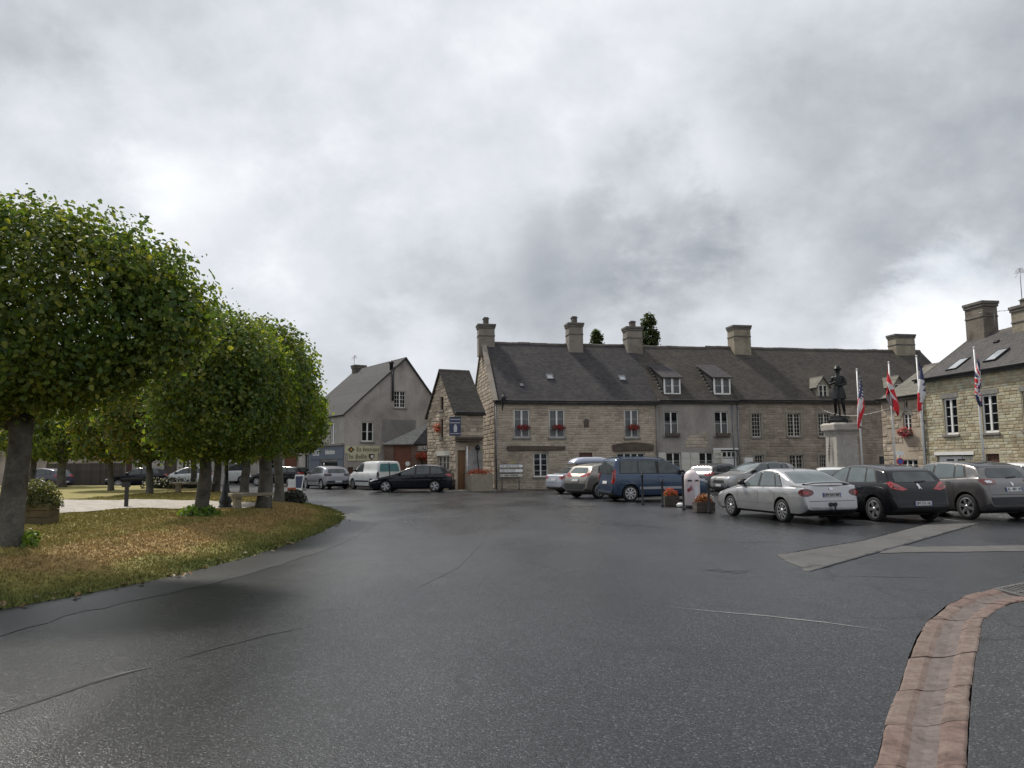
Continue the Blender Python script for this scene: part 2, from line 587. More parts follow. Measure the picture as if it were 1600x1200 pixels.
M_shopgrey = plain('shop_grey_paint', (0.12, 0.14, 0.18), 0.5, var=0.12)
M_shopdark = plain('shop_dark_blue_paint', (0.05, 0.065, 0.10), 0.5, var=0.12)


# ================================================================== GROUND, ROAD, LAWN
def asphalt(name, base=0.02, tint=(0.94, 1, 1.12), rlo=0.2, rhi=0.4, agg=85.0, aggvar=1.0, bump=0.5, wetscale=0.33):
    m, n, b = newmat(name)
    ge = N(n, 'ShaderNodeNewGeometry')
    P = ge.outputs['Position']
    vo = N(n, 'ShaderNodeTexVoronoi', feature='F1', inp={'Scale': agg, 'Randomness': 1.0}); L(n, P, vo.inputs['Vector'])
    sp = N(n, 'ShaderNodeSeparateColor'); L(n, vo.outputs['Color'], sp.inputs[0])
    chip = ramp(n, [(0.0, g(base * (1 - aggvar))), (0.75, g(base)), (0.93, g(base * (1 + aggvar))), (1.0, g(min(0.6, base * (1 + 4 * aggvar))))], sp.outputs[0])
    # worn and wet areas
    mp = N(n, 'ShaderNodeMapping', inp={'Rotation': (0, 0, R(12)), 'Scale': (1.0, 0.4, 1.0)}); L(n, P, mp.inputs[0])
    w1 = N(n, 'ShaderNodeTexNoise', inp={'Scale': wetscale, 'Detail': 4, 'Roughness': 0.5, 'Distortion': 0.3}); L(n, mp.outputs[0], w1.inputs['Vector'])
    wet = ramp(n, [(0.3, g(0)), (0.7, g(1))], w1.outputs['Fac'])
    w2 = N(n, 'ShaderNodeTexNoise', inp={'Scale': 2.2, 'Detail': 6, 'Roughness': 0.65}); L(n, P, w2.inputs['Vector'])
    md = ramp(n, [(0.3, g(0.8)), (0.7, g(1.18))], w2.outputs['Fac'])
    m1 = N(n, 'ShaderNodeMix', data_type='RGBA', blend_type='MULTIPLY', inp={0: 1.0})
    L(n, chip.outputs[0], m1.inputs[6]); L(n, md.outputs[0], m1.inputs[7])
    m2 = N(n, 'ShaderNodeMix', data_type='RGBA', blend_type='MULTIPLY', inp={0: 1.0})
    dk = ramp(n, [(0.0, (1.25 * tint[0], 1.25 * tint[1], 1.25 * tint[2])), (1.0, (0.75 * tint[0], 0.75 * tint[1], 0.75 * tint[2]))], wet.outputs[0])
    L(n, m1.outputs[2], m2.inputs[6]); L(n, dk.outputs[0], m2.inputs[7])
    # oil and damp stains, hairline cracks
    w3 = N(n, 'ShaderNodeTexNoise', inp={'Scale': 0.8, 'Detail': 4, 'Roughness': 0.55}); L(n, P, w3.inputs['Vector'])
    stn = ramp(n, [(0.58, g(1.0)), (0.70, g(0.62))], w3.outputs['Fac'])
    dsp = N(n, 'ShaderNodeVectorMath', operation='MULTIPLY_ADD'); L(n, w2.outputs['Color'], dsp.inputs[0])
    dsp.inputs[1].default_value = (0.5, 0.5, 0); L(n, P, dsp.inputs[2])
    ve = N(n, 'ShaderNodeTexVoronoi', feature='DISTANCE_TO_EDGE', inp={'Scale': 0.42}); L(n, dsp.outputs[0], ve.inputs['Vector'])
    ck = ramp(n, [(0.0, g(0.25)), (0.006, g(0.45)), (0.014, g(1.0))], ve.outputs['Distance'])
    w4 = N(n, 'ShaderNodeTexNoise', inp={'Scale': 0.3, 'Detail': 2}); L(n, P, w4.inputs['Vector'])
    cmk = ramp(n, [(0.52, g(0)), (0.6, g(1))], w4.outputs['Fac'])
    m3 = N(n, 'ShaderNodeMix', data_type='RGBA', blend_type='MULTIPLY', inp={0: 1.0}); L(n, m2.outputs[2], m3.inputs[6]); L(n, stn.outputs[0], m3.inputs[7])
    m4 = N(n, 'ShaderNodeMix', data_type='RGBA', blend_type='MULTIPLY'); L(n, cmk.outputs[0], m4.inputs[0]); L(n, m3.outputs[2], m4.inputs[6]); L(n, ck.outputs[0], m4.inputs[7])
    L(n, m4.outputs[2], b.inputs['Base Color'])
    rr = N(n, 'ShaderNodeMapRange', inp={1: 0.0, 2: 1.0, 3: rhi, 4: rlo}); L(n, wet.outputs[0], rr.inputs[0])
    L(n, rr.outputs[0], b.inputs['Roughness'])
    b.inputs['Specular IOR Level'].default_value = 0.42
    nb = N(n, 'ShaderNodeTexNoise', inp={'Scale': 38, 'Detail': 5, 'Roughness': 0.7}); L(n, P, nb.inputs['Vector'])
    mh = N(n, 'ShaderNodeMath', operation='MULTIPLY_ADD', inp={1: -0.8})
    L(n, vo.outputs['Distance'], mh.inputs[0]); L(n, nb.outputs['Fac'], mh.inputs[2])
    bp = N(n, 'ShaderNodeBump', inp={'Strength': bump, 'Distance': 0.006})
    L(n, mh.outputs[0], bp.inputs['Height']); L(n, bp.outputs[0], b.inputs['Normal'])
    return m


M_road = asphalt('wet_asphalt')
M_margin = asphalt('smooth_asphalt', base=0.022, tint=(0.94, 1.0, 1.12), rlo=0.3, rhi=0.4, agg=190, aggvar=0.3, bump=0.3)
M_pave = asphalt('pavement_asphalt', base=0.03, rlo=0.5, rhi=0.8, agg=80, aggvar=0.6, bump=0.8)
M_patch = asphalt('grey_patch_asphalt', base=0.068, tint=(1.03, 1.0, 0.95), rlo=0.55, rhi=0.8, agg=120, aggvar=0.3, bump=0.35)
M_tar = asphalt('tar_seam', base=0.018, rlo=0.22, rhi=0.35, agg=160, aggvar=0.3, bump=0.3)
M_chalk = plain('worn_pale_line', (0.22, 0.22, 0.22), 0.7, var=0.5, scale=5)
M_gravel = plain('pale_gravel', (0.34, 0.31, 0.27), 0.9, var=0.3, scale=2.5, bump=0.7, bscale=60)
M_soil = plain('soil', (0.09, 0.075, 0.05), 0.95, var=0.4, scale=1.5, bump=0.5)


def jitter_poly(pts, step=0.25, amp=0.02):
    out = []
    n = len(pts)
    for i in range(n):
        a, b = Vector(pts[i]), Vector(pts[(i + 1) % n])
        k = max(1, int((b - a).length / step))
        for j in range(k):
            p = a.lerp(b, j / k)
            out.append((p.x + random.uniform(-amp, amp), p.y + random.uniform(-amp, amp)))
    return out


def sheet(name, pts, z, mat, kind='structure', jit=None):
    if jit:
        pts = jitter_poly([(p[0], p[1], 0) for p in pts], *jit)
    mb = MB()
    mb.face([(p[0], p[1], z) for p in pts])
    me = mb.mesh(name, mat, fix=False)
    bm = bmesh.new(); bm.from_mesh(me)
    for f in bm.faces:
        f.normal_update()
        if f.normal.z < 0:
            f.normal_flip()
    bmesh.ops.triangulate(bm, faces=bm.faces)
    bm.to_mesh(me); bm.free()
    o = link(name, me)
    o['kind'] = kind
    return o


def ribbon(name, pts, width, z, mat, jit=0.006):
    pts = [Vector((p[0], p[1], 0)) for p in pts]
    dense = []
    for i in range(len(pts) - 1):
        k = max(2, int((pts[i + 1] - pts[i]).length / 0.15))
        dense += [pts[i].lerp(pts[i + 1], j / k) for j in range(k)]
    dense.append(pts[-1])
    rows = []
    for i, p in enumerate(dense):
        d = (dense[min(i + 1, len(dense) - 1)] - dense[max(i - 1, 0)]).normalized()
        nrm = Vector((-d.y, d.x, 0))
        e = min(1, i / 5, (len(dense) - 1 - i) / 5) + 0.05
        w0 = (width / 2 * random.uniform(0.5, 1.2)) * e
        w1 = (width / 2 * random.uniform(0.5, 1.2)) * e
        rows.append([(p + nrm * w0 + Vector((0, 0, z))), (p - nrm * w1 + Vector((0, 0, z)))])
    mb = MB(); mb.grid(rows, 0, False)
    o = mb.build(name, mat)
    return struct(o)


# drainage channel edges (from the photograph, on the ground)
chl_px = [(1318, 1330), (1345, 1255), (1370, 1190), (1386, 1120), (1402, 1085), (1420, 1025), (1432, 995), (1448, 972), (1478, 946), (1512, 931), (1550, 921), (1600, 911)]
chr_px = [(1500, 1330), (1507, 1255), (1512, 1190), (1516, 1110), (1519, 1075), (1526, 1015), (1530, 990), (1537, 968), (1554, 955), (1580, 944), (1610, 937), (1662, 929)]
CHL = [gp(x, y) for x, y in chl_px]
CHR = [gp(x, y) for x, y in chr_px]
dl = (CHL[-1] - CHL[-2]).normalized(); dr = (CHR[-1] - CHR[-2]).normalized()
for k in range(8):
    CHL.append(CHL[-1] + dl * 0.8); CHR.append(CHR[-1] + dl * 0.8)
db = (CHL[0] - CHL[1]).normalized()
for k in range(5):
    CHL.insert(0, CHL[0] + db * 0.7); CHR.insert(0, CHR[0] + db * 0.7)

gnd = MB(); gnd.face([(-1500, -1500, -0.09), (1500, -1500, -0.09), (1500, 1500, -0.09), (-1500, 1500, -0.09)])
struct(gnd.build('ground', M_soil, fix=False))
far_r = CHL[-1] + dl * 150
far_r2 = CHR[-1] + dl * 150
near_l = CHL[0] + db * 25
near_r = CHR[0] + db * 25
road_pts = [near_l] + CHL + [far_r, Vector((160, 160, 0)), Vector((-160, 160, 0)), Vector((-160, -30, 0))]
sheet('road', road_pts, 0.0, M_road)
sheet('pavement', [near_r] + CHR + [far_r2, Vector((160, -30, 0))], 0.0, M_pave)

# the channel: one thing, each concrete slab a part
M_slab = render_mat('channel_concrete', (0.125, 0.085, 0.073), (0.16, 0.117, 0.1), (0.08, 0.054, 0.047), scale=4.2, rough=0.7, streak=False)
M_slab2 = render_mat('channel_concrete_pale', (0.135, 0.098, 0.083), (0.165, 0.128, 0.11), (0.085, 0.063, 0.054), scale=4.6, rough=0.7, streak=False)
M_silt = render_mat('channel_silt', (0.12, 0.095, 0.086), (0.142, 0.116, 0.105), (0.085, 0.067, 0.06), scale=5.0, rough=0.5, streak=False)
channel = thing('drain_channel', 'curved pinkish concrete drainage channel of dished slabs at the right road edge', 'drain channel', tuple((CHL[6] + CHR[6]) / 2))
cho = Vector(channel.location)


def interp_poly(P, t):
    """t in index units"""
    i = max(0, min(len(P) - 2, int(math.floor(t))))
    return P[i].lerp(P[i + 1], t - i)


slab_cuts = [0, 1.2, 2.4, 3.6, 4.8, 5.7, 6.85, 7.75, 8.4, 9.05, 9.9, 10.7, 11.35, 12.1, 12.9, 13.7, 14.45, 15.0]
gr_a, gr_b = 15.03, 16.35
slab_cuts2 = [16.4, 17.2, 18.0, 19, 20, 21, 22, 23, 24]


def channel_slab(a, b, mat):
    n = 6
    prof = [(0.0, 0.004), (0.03, 0.012), (0.24, 0.010), (0.33, -0.004), (0.5, -0.012), (0.67, -0.004), (0.76, 0.010), (0.97, 0.012), (1.0, 0.004)]
    sh = random.uniform(-0.02, 0.02)
    tz = random.uniform(-0.004, 0.003)
    rows = []
    for k in range(n + 1):
        t = a + (b - a) * (0.010 + 0.98 * k / n)
        l, r = interp_poly(CHL, t), interp_poly(CHR, t)
        w = (r - l).normalized()
        l = l + w * (0.006 + sh + random.uniform(-.005, 0.005)); r = r - w * (0.006 - sh + random.uniform(-.005, 0.005))
        rows.append([l.lerp(r, u) + Vector((0, 0, z + tz)) - cho for u, z in prof])
    mb = MB()
    mb.grid(rows, 0, False)
    for fi in range(len(mb.f)):
        if fi % 8 in (3, 4):
            mb.m[fi] = 1
    for row in (rows[0], rows[-1]):
        for j in range(len(row) - 1):
            mb.face([row[j], row[j + 1], row[j + 1] - Vector((0, 0, 0.08)), row[j] - Vector((0, 0, 0.08))])
    for col in (0, -1):
        for k in range(n):
            p, q = rows[k][col], rows[k + 1][col]
            mb.face([p, q, q - Vector((0, 0, 0.08)), p - Vector((0, 0, 0.08))])
    return mb.build('slab', [mat, M_silt], channel, bevel=0.006)


for cuts in (slab_cuts, slab_cuts2):
    for i in range(len(cuts) - 1):
        channel_slab(cuts[i], cuts[i + 1], M_slab if random.random() < 0.6 else M_slab2)
# grate
gl0, gl1, gr0, gr1 = interp_poly(CHL, gr_a), interp_poly(CHL, gr_b), interp_poly(CHR, gr_a), interp_poly(CHR, gr_b)
grate = thing('drain_grate', 'cast iron slotted drain grate set at the far end of the concrete channel', 'drain grate', tuple(gl0))


def gq(u, v, z=0.0):
    return gl0.lerp(gl1, u).lerp(gr0.lerp(gr1, u), v) + Vector((0, 0, z)) - gl0


def gbar(name, u0, u1, v0, v1, mat):
    mb = MB()
    top = [gq(u0, v0, .014), gq(u1, v0, .014), gq(u1, v1, .014), gq(u0, v1, .014)]
    bot = [p - Vector((0, 0, 0.05)) for p in top]
    mb.face(top); mb.face(bot[::-1])
    for i in range(4):
        j = (i + 1) % 4
        mb.face([top[i], bot[i], bot[j], top[j]])
    return mb.build(name, mat, grate)


M_grate = plain('worn_iron', (0.11, 0.105, 0.1), 0.5, metal=0.4, var=0.3)
for a in ((0, 1, 0, 0.09), (0, 1, 0.91, 1.0), (0, 0.07, 0.09, 0.91), (0.93, 1, 0.09, 0.91), (0.07, 0.93, 0.47, 0.53)):
    gbar('frame', *a, M_grate)
for k in range(9):
    u = 0.1 + 0.092 * k
    gbar('bar', u, u + 0.035, 0.09, 0.47, M_grate); gbar('bar', u, u + 0.035, 0.53, 0.91, M_grate)
pit = MB(); pit.face([gq(0, 0, -.085), gq(1, 0, -.085), gq(1, 1, -.085), gq(0, 1, -.085)]); pit.build('pit', M_dark, grate)

# repair patches, seams and lines on the road
PA = [gp(x, y) for x, y in ((1213, 868), (1262, 893), (1345, 869), (1408, 852), (1527, 818), (1478, 811), (1345, 845))]
PB = [gp(x, y) for x, y in ((1372, 865), (1440, 863.5), (1640, 861), (1640, 852), (1440, 855), (1400, 853))]
sheet('road_patch', PA, 0.004, M_patch, jit=(0.18, 0.05))
sheet('road_patch', PB, 0.008, M_patch, jit=(0.18, 0.04))
ribbon('tar_seam', [gp(x, y) for x, y in ((1213, 867), (1345, 845), (1478, 811))], 0.07, 0.012, M_tar)
ribbon('tar_seam', [gp(x, y) for x, y in ((1527, 819), (1408, 853), (1345, 870), (1262, 894))], 0.06, 0.012, M_tar)
ribbon('tar_seam', [gp(x, y) for x, y in ((-40, 1128), (60, 1096), (130, 1071), (260, 1036))], 0.075, 0.004, M_tar)
ribbon('tar_seam', [gp(x, y) for x, y in ((262, 1036), (340, 1012), (420, 992), (490, 978))], 0.06, 0.004, M_tar)
ribbon('tar_seam', [gp(x, y) for x, y in ((640, 925), (715, 888), (752, 850), (762, 830), (745, 808))], 0.014, 0.004, M_margin)
ribbon('road_line', [gp(x, y) for x, y in ((140, 1067), (190, 1053), (248, 1041))], 0.02, 0.008, M_chalk)
ribbon('road_line', [gp(x, y) for x, y in ((1040, 948), (1120, 956), (1200, 963), (1290, 973), (1400, 988))], 0.035, 0.004, M_chalk)
ribbon('tar_seam', [gp(x, y) for x, y in ((1095, 893), (1125, 889), (1150, 896), (1172, 893))], 0.16, 0.004, M_tar)
ribbon('tar_seam', [gp(x, y) for x, y in ((1090, 888), (1130, 894), (1180, 890))], 0.06, 0.008, M_tar)
ribbon('tar_seam', [gp(x, y) for x, y in ((1140, 848), (1190, 847), (1235, 847))], 0.06, 0.004, M_tar)
ribbon('tar_seam', [gp(x, y) for x, y in ((1290, 899), (1400, 902), (1490, 903))], 0.035, 0.004, M_tar)

# ------------------------------------------------------------------ lawn
PLAT = 0.38
edge_px = [(0, 953), (60, 942), (130, 929), (250, 905), (330, 886), (400, 867), (460, 848), (505, 831), (530, 817), (538, 810), (535, 803), (522, 797), (500, 792)]
ED = [Vector((-7.3, -8, 0)), Vector((-6.7, 2, 0)), Vector((-6.25, 6, 0))] + [gp(x, y) for x, y in edge_px] + \
     [Vector((-9.3, 33.5, 0)), Vector((-11.5, 37.5, 0)), Vector((-15, 43, 0)), Vector((-20, 50, 0)), Vector((-32, 54, 0)), Vector((-60, 55, 0)), Vector((-60, -8, 0))]
EDA = np.array([(p.x, p.y) for p in ED])


def poly_dist(P, closed_until):
    """signed distance (positive inside) and nearest point for Nx2 array to the lawn outline"""
    n = len(EDA)
    best = np.full(len(P), 1e9); near = np.zeros_like(P)
    for i in range(n):
        a, b = EDA[i], EDA[(i + 1) % n]
        ab = b - a
        t = np.clip(((P - a) @ ab) / (ab @ ab), 0, 1)
        q = a + t[:, None] * ab
        d = np.hypot(P[:, 0] - q[:, 0], P[:, 1] - q[:, 1])
        k = d < best
        best[k] = d[k]; near[k] = q[k]
    inside = np.zeros(len(P), bool)
    j = n - 1
    for i in range(n):
        xi, yi = EDA[i]; xj, yj = EDA[j]
        with np.errstate(divide='ignore', invalid='ignore'):
            c = ((yi > P[:, 1]) != (yj > P[:, 1])) & (P[:, 0] < (xj - xi) * (P[:, 1] - yi) / (yj - yi + 1e-12) + xi)
        inside ^= c
        j = i
    return np.where(inside, best, -best), near


def lawn_z(P, d):
    s = np.clip(d / 2.4, 0, 1)
    s = s * s * (3 - 2 * s)
    bump = 0.018 * np.sin(P[:, 0] * 2.1 + 1.3 * np.sin(P[:, 1] * 0.7)) * np.sin(P[:, 1] * 1.7) + 0.01 * np.sin(P[:, 0] * 5.3 + P[:, 1] * 3.1)
    edge = np.clip(d / 0.25, 0, 1)
    return -0.01 + 0.05 * np.clip(d / 0.08, 0, 1) + (PLAT - 0.04) * s + bump * edge


def lawn_height(x, y):
    P = np.array([[x, y]])
    d, _ = poly_dist(P, 0)
    return float(lawn_z(P, d)[0]) if d[0] > 0 else 0.0


def lp(x, y):
    """pixel -> point on the lawn"""
    z = PLAT
    for _ in range(6):
        p = gp(x, y, z)
        z = lawn_height(p.x, p.y)
    return gp(x, y, z)


def grass_mat(name, dry, olive, green):
    m, n, b = newmat(name)
    b.inputs['Roughness'].default_value = 0.85
    b.inputs['Specular IOR Level'].default_value = 0.2
    ge = N(n, 'ShaderNodeNewGeometry')
    at = N(n, 'ShaderNodeAttribute', attribute_name='edge')
    n1 = N(n, 'ShaderNodeTexNoise', inp={'Scale': 0.55, 'Detail': 6, 'Roughness': 0.62, 'Distortion': 0.6}); L(n, ge.outputs['Position'], n1.inputs['Vector'])
    ad = N(n, 'ShaderNodeMath', operation='MULTIPLY_ADD', inp={1: 2.4}); L(n, n1.outputs['Fac'], ad.inputs[0])
    L(n, at.outputs['Fac'], ad.inputs[2])
    s2 = N(n, 'ShaderNodeMath', operation='MULTIPLY', inp={1: 1 / 6.0}); L(n, ad.outputs[0], s2.inputs[0])
    cr = ramp(n, [(0.20, green), (0.34, olive), (0.40, dry), (0.52, dry), (0.62, olive), (0.74, tuple(0.5 * (a + b2) for a, b2 in zip(dry, olive))), (0.9, olive)], s2.outputs[0])
    n2 = N(n, 'ShaderNodeTexNoise', inp={'Scale': 7, 'Detail': 6, 'Roughness': 0.7}); L(n, ge.outputs['Position'], n2.inputs['Vector'])
    v = ramp(n, [(0.3, g(0.6)), (0.7, g(1.35))], n2.outputs['Fac'])
    mm = N(n, 'ShaderNodeMix', data_type='RGBA', blend_type='MULTIPLY', inp={0: 1.0})
    L(n, cr.outputs[0], mm.inputs[6]); L(n, v.outputs[0], mm.inputs[7])
    L(n, mm.outputs[2], b.inputs['Base Color'])
    return m


M_lawn = grass_mat('dry_lawn', (0.29, 0.2, 0.082), (0.225, 0.195, 0.062), (0.10, 0.112, 0.032))
M_blade = grass_mat('grass_blades', (0.37, 0.265, 0.115), (0.27, 0.235, 0.075), (0.13, 0.148, 0.042))


def add_attr(me, name, vals):
    a = me.attributes.new(name, 'FLOAT', 'POINT')
    a.data.foreach_set('value', np.asarray(vals, dtype=np.float32))


def build_lawn():
    def patch(x0, x1, y0, y1, st):
        nx, ny = int(round((x1 - x0) / st)) + 1, int(round((y1 - y0) / st)) + 1
        X, Y = np.meshgrid(np.linspace(x0, x1, nx), np.linspace(y0, y1, ny))
        P = np.stack([X.ravel(), Y.ravel()], 1)
        d, near = poly_dist(P, 0)
        ok = d > -st * 0.75
        sn = d < 0
        P2 = P.copy(); P2[sn] = near[sn]
        d2 = np.maximum(d, 0)
        Z = lawn_z(P2, d2)
        V = np.column_stack([P2, Z])
        ii = np.arange(nx * ny).reshape(ny, nx)
        q = np.stack([ii[:-1, :-1], ii[:-1, 1:], ii[1:, 1:], ii[1:, :-1]], -1).reshape(-1, 4)
        q = q[ok[q].all(1) & (d[q] > 0).any(1)]
        return V, q, d2
    V1, q1, d1 = patch(-14, -3, 2, 34, 0.11)
    V2, q2, d2 = patch(-60, -14, 2, 56, 0.5)
    V3, q3, d3 = patch(-14, -6, 34, 48, 0.5)
    V4, q4, d4 = patch(-60, -6, -8, 2, 0.5)
    V = np.concatenate([V1, V2, V3, V4]); D = np.concatenate([d1, d2, d3, d4])
    o1 = len(V1); o2 = o1 + len(V2); o3 = o2 + len(V3)
    q = np.concatenate([q1, q2 + o1, q3 + o2, q4 + o3])
    used = np.unique(q); mp = np.full(len(V), -1); mp[used] = np.arange(len(used))
    me = raw_mesh('lawn', V[used], mp[q].ravel(), 4, M_lawn, smooth=True)
    add_attr(me, 'edge', D[used])
    struct(link('lawn', me))
    # grass blades
    n = 330000
    Yr = 6.5 * (36 / 6.5) ** NR.random(n)
    Xr = -3.8 - 13 * NR.random(n) ** 1.25
    P = np.stack([Xr, Yr], 1)
    d, _ = poly_dist(P, 0)
    k = d > 0.0
    P, d = P[k], d[k]
    inpath = path_mask(P)
    P, d = P[~inpath], d[~inpath]
    Z = lawn_z(P, d)
    n = len(P)
    h = (0.018 + 0.035 * NR.random(n) ** 2) * np.where(d < 0.5, 1.5, 1.0)
    a = NR.random(n) * 6.283
    w = 0.004 + 0.0007 * P[:, 1]
    lx, ly = NR.normal(0, 0.03, n), NR.normal(0, 0.03, n)
    V = np.empty((n, 3, 3), np.float32)
    V[:, 0] = np.column_stack([P[:, 0] - w * np.cos(a), P[:, 1] - w * np.sin(a), Z - 0.005])
    V[:, 1] = np.column_stack([P[:, 0] + w * np.cos(a), P[:, 1] + w * np.sin(a), Z - 0.005])
    V[:, 2] = np.column_stack([P[:, 0] + lx, P[:, 1] + ly, Z + h])
    me = raw_mesh('grass', V.reshape(-1, 3), np.arange(n * 3), 3, M_blade)
    add_attr(me, 'edge', np.repeat(d, 3))
    o = stuff(link('grass', me))
    o['label'] = 'short dry brown and green grass covering the lawn bank'
    o['category'] = 'grass'


PATH_PX = [(60, 783), (200, 781), (330, 783), (430, 788), (380, 795), (330, 795), (200, 795), (85, 803), (60, 797)]
PATH = [gp(x, y, PLAT) for x, y in PATH_PX]


def path_mask(P):
    A = np.array([(p.x, p.y) for p in PATH])
    ins = np.zeros(len(P), bool)
    j = len(A) - 1
    for i in range(len(A)):
        c = ((A[i, 1] > P[:, 1]) != (A[j, 1] > P[:, 1])) & (P[:, 0] < (A[j, 0] - A[i, 0]) * (P[:, 1] - A[i, 1]) / (A[j, 1] - A[i, 1] + 1e-12) + A[i, 0])
        ins ^= c
        j = i
    return ins


build_lawn()
# path over the lawn (follows its height)
pj = jitter_poly([(p.x, p.y, 0) for p in PATH], 0.4, 0.06)
pm = MB(); pm.face([(x, y, 0) for x, y in pj]); pme = pm.mesh('path', M_gravel, fix=False)
pbm = bmesh.new(); pbm.from_mesh(pme)
for k in range(-30, 60):
    bmesh.ops.bisect_plane(pbm, geom=pbm.verts[:] + pbm.edges[:] + pbm.faces[:], plane_co=(-22 + k * 0.5, 0, 0), plane_no=(1, 0, 0))
for k in range(14, 34):
    bmesh.ops.bisect_plane(pbm, geom=pbm.verts[:] + pbm.edges[:] + pbm.faces[:], plane_co=(0, k, 0), plane_no=(0, 1, 0))
for v in pbm.verts:
    v.co.z = lawn_height(v.co.x, v.co.y) + 0.02
for f in pbm.faces:
    f.normal_update()
    if f.normal.z < 0:
        f.normal_flip()
pbm.to_mesh(pme); pbm.free()
struct(link('path', pme))
# smooth margin strip between the lawn and the rough road
inner, outer = [], []
for i in range(1, len(ED) - 5):
    d = (ED[min(i + 1, len(ED) - 1)] - ED[i - 1]).normalized()
    nr = Vector((d.y, -d.x, 0))
    inner.append(ED[i] - nr * 0.0)
    outer.append(ED[i] + nr * (1.05 if i < 12 else 0.5))
sheet('road_margin', inner + outer[::-1], 0.004, M_margin, jit=(0.3, 0.05))


# ================================================================== BUILDINGS
class Fac:
    """a vertical facade plane of a house: u runs left to right for someone facing it, w into the house"""

    def __init__(s, root, O, ang):
        s.root, s.O, s.ang = root, Vector((O[0], O[1], 0)), ang
        s.d = Vector((math.cos(ang), math.sin(ang), 0))
        s.n = Vector((-math.sin(ang), math.cos(ang), 0))
        ra = root.rotation_euler.z
        dl_ = s.O - Vector((root.location.x, root.location.y, 0))
        s.loc = Vector((dl_.x * math.cos(ra) + dl_.y * math.sin(ra), -dl_.x * math.sin(ra) + dl_.y * math.cos(ra), 0))
        s.rot = ang - ra

    def uz(s, px, py, w=0.0):
        d = pix_dir(px, py)
        p0 = s.O + s.n * w
        t = (p0 - CAM).dot(s.n) / d.dot(s.n)
        p = CAM + d * t
        return (p - s.O).dot(s.d), p.z

    def rect(s, x0, y0, x1, y1, w=0.0):
        """pixel rectangle -> (u0,u1,z0,z1), measured at its middle lines"""
        xm, ym = (x0 + x1) / 2, (y0 + y1) / 2
        return (s.uz(x0, ym, w)[0], s.uz(x1, ym, w)[0], s.uz(xm, y1, w)[1], s.uz(xm, y0, w)[1])

    def place(s, o):
        o.location = s.loc
        o.rotation_euler = (0, 0, s.rot)
        return o

    def world(s, u, w, z):
        return s.O + s.d * u + s.n * w + Vector((0, 0, z))


STONE_VARS = []


def stone_meshes(mat, key):
    out = []
    for k in range(7):
        rr = random.Random(k + 31)
        mb = MB()
        b = [(-.5, 0, -.5), (.5, 0, -.5), (.5, 0, .5), (-.5, 0, .5)]
        q = lambda a: a + rr.uniform(-0.035, 0.035)
        md = [(q(-.47), -0.7, q(-.44)), (q(.47), -0.7, q(-.44)), (q(.47), -0.7, q(.44)), (q(-.47), -0.7, q(.44))]
        f = [(q(-.38), -1.0 + rr.uniform(-.15, .15), q(-.32)), (q(.38), -1.0 + rr.uniform(-.15, .15), q(-.32)), (q(.38), -1.0 + rr.uniform(-.15, .15), q(.32)), (q(-.38), -1.0 + rr.uniform(-.15, .15), q(.32))]
        for A, B in ((b, md), (md, f)):
            for i in range(4):
                j = (i + 1) % 4
                mb.face([A[i], A[j], B[j], B[i]])
        mb.face(f)
        out.append(mb.mesh('stone', mat))
    return out


def fac_wall(fac, outline, openings, mat, name='wall', reveal=0.2, label=None):
    """outline: convex polygon (u,z); openings: rectangles cut through, with reveals"""
    bm = bmesh.new()
    vs = [bm.verts.new((u, 0, z)) for u, z in outline]
    bm.faces.new(vs)
    for (u0, u1, z0, z1) in openings:
        for co, no in (((u0, 0, 0), (1, 0, 0)), ((u1, 0, 0), (1, 0, 0)), ((0, 0, z0), (0, 0, 1)), ((0, 0, z1), (0, 0, 1))):
            bmesh.ops.bisect_plane(bm, geom=bm.verts[:] + bm.edges[:] + bm.faces[:], plane_co=co, plane_no=no)
    kill = []
    for f in bm.faces:
        c = f.calc_center_median()
        for (u0, u1, z0, z1) in openings:
            if u0 < c.x < u1 and z0 < c.z < z1:
                kill.append(f); break
    bmesh.ops.delete(bm, geom=kill, context='FACES')
    for (u0, u1, z0, z1) in openings:
        for a, b in (((u0, z0), (u1, z0)), ((u1, z0), (u1, z1)), ((u1, z1), (u0, z1)), ((u0, z1), (u0, z0))):
            q = [bm.verts.new((a[0], 0, a[1])), bm.verts.new((b[0], 0, b[1])), bm.verts.new((b[0], reveal, b[1])), bm.verts.new((a[0], reveal, a[1]))]
            bm.faces.new(q)
    me = bpy.data.meshes.new(name)
    bm.to_mesh(me); bm.free()
    me.materials.append(mat)
    o = link(name, me, fac.root)
    fac.place(o)
    if label:
        o['label'] = label
    return o


def span_at(outline, z):
    xs = []
    n = len(outline)
    for i in range(n):
        (u0, z0), (u1, z1) = outline[i], outline[(i + 1) % n]
        if (z0 - z) * (z1 - z) < 0:
            xs.append(u0 + (u1 - u0) * (z - z0) / (z1 - z0))
    return (min(xs), max(xs)) if len(xs) >= 2 else None


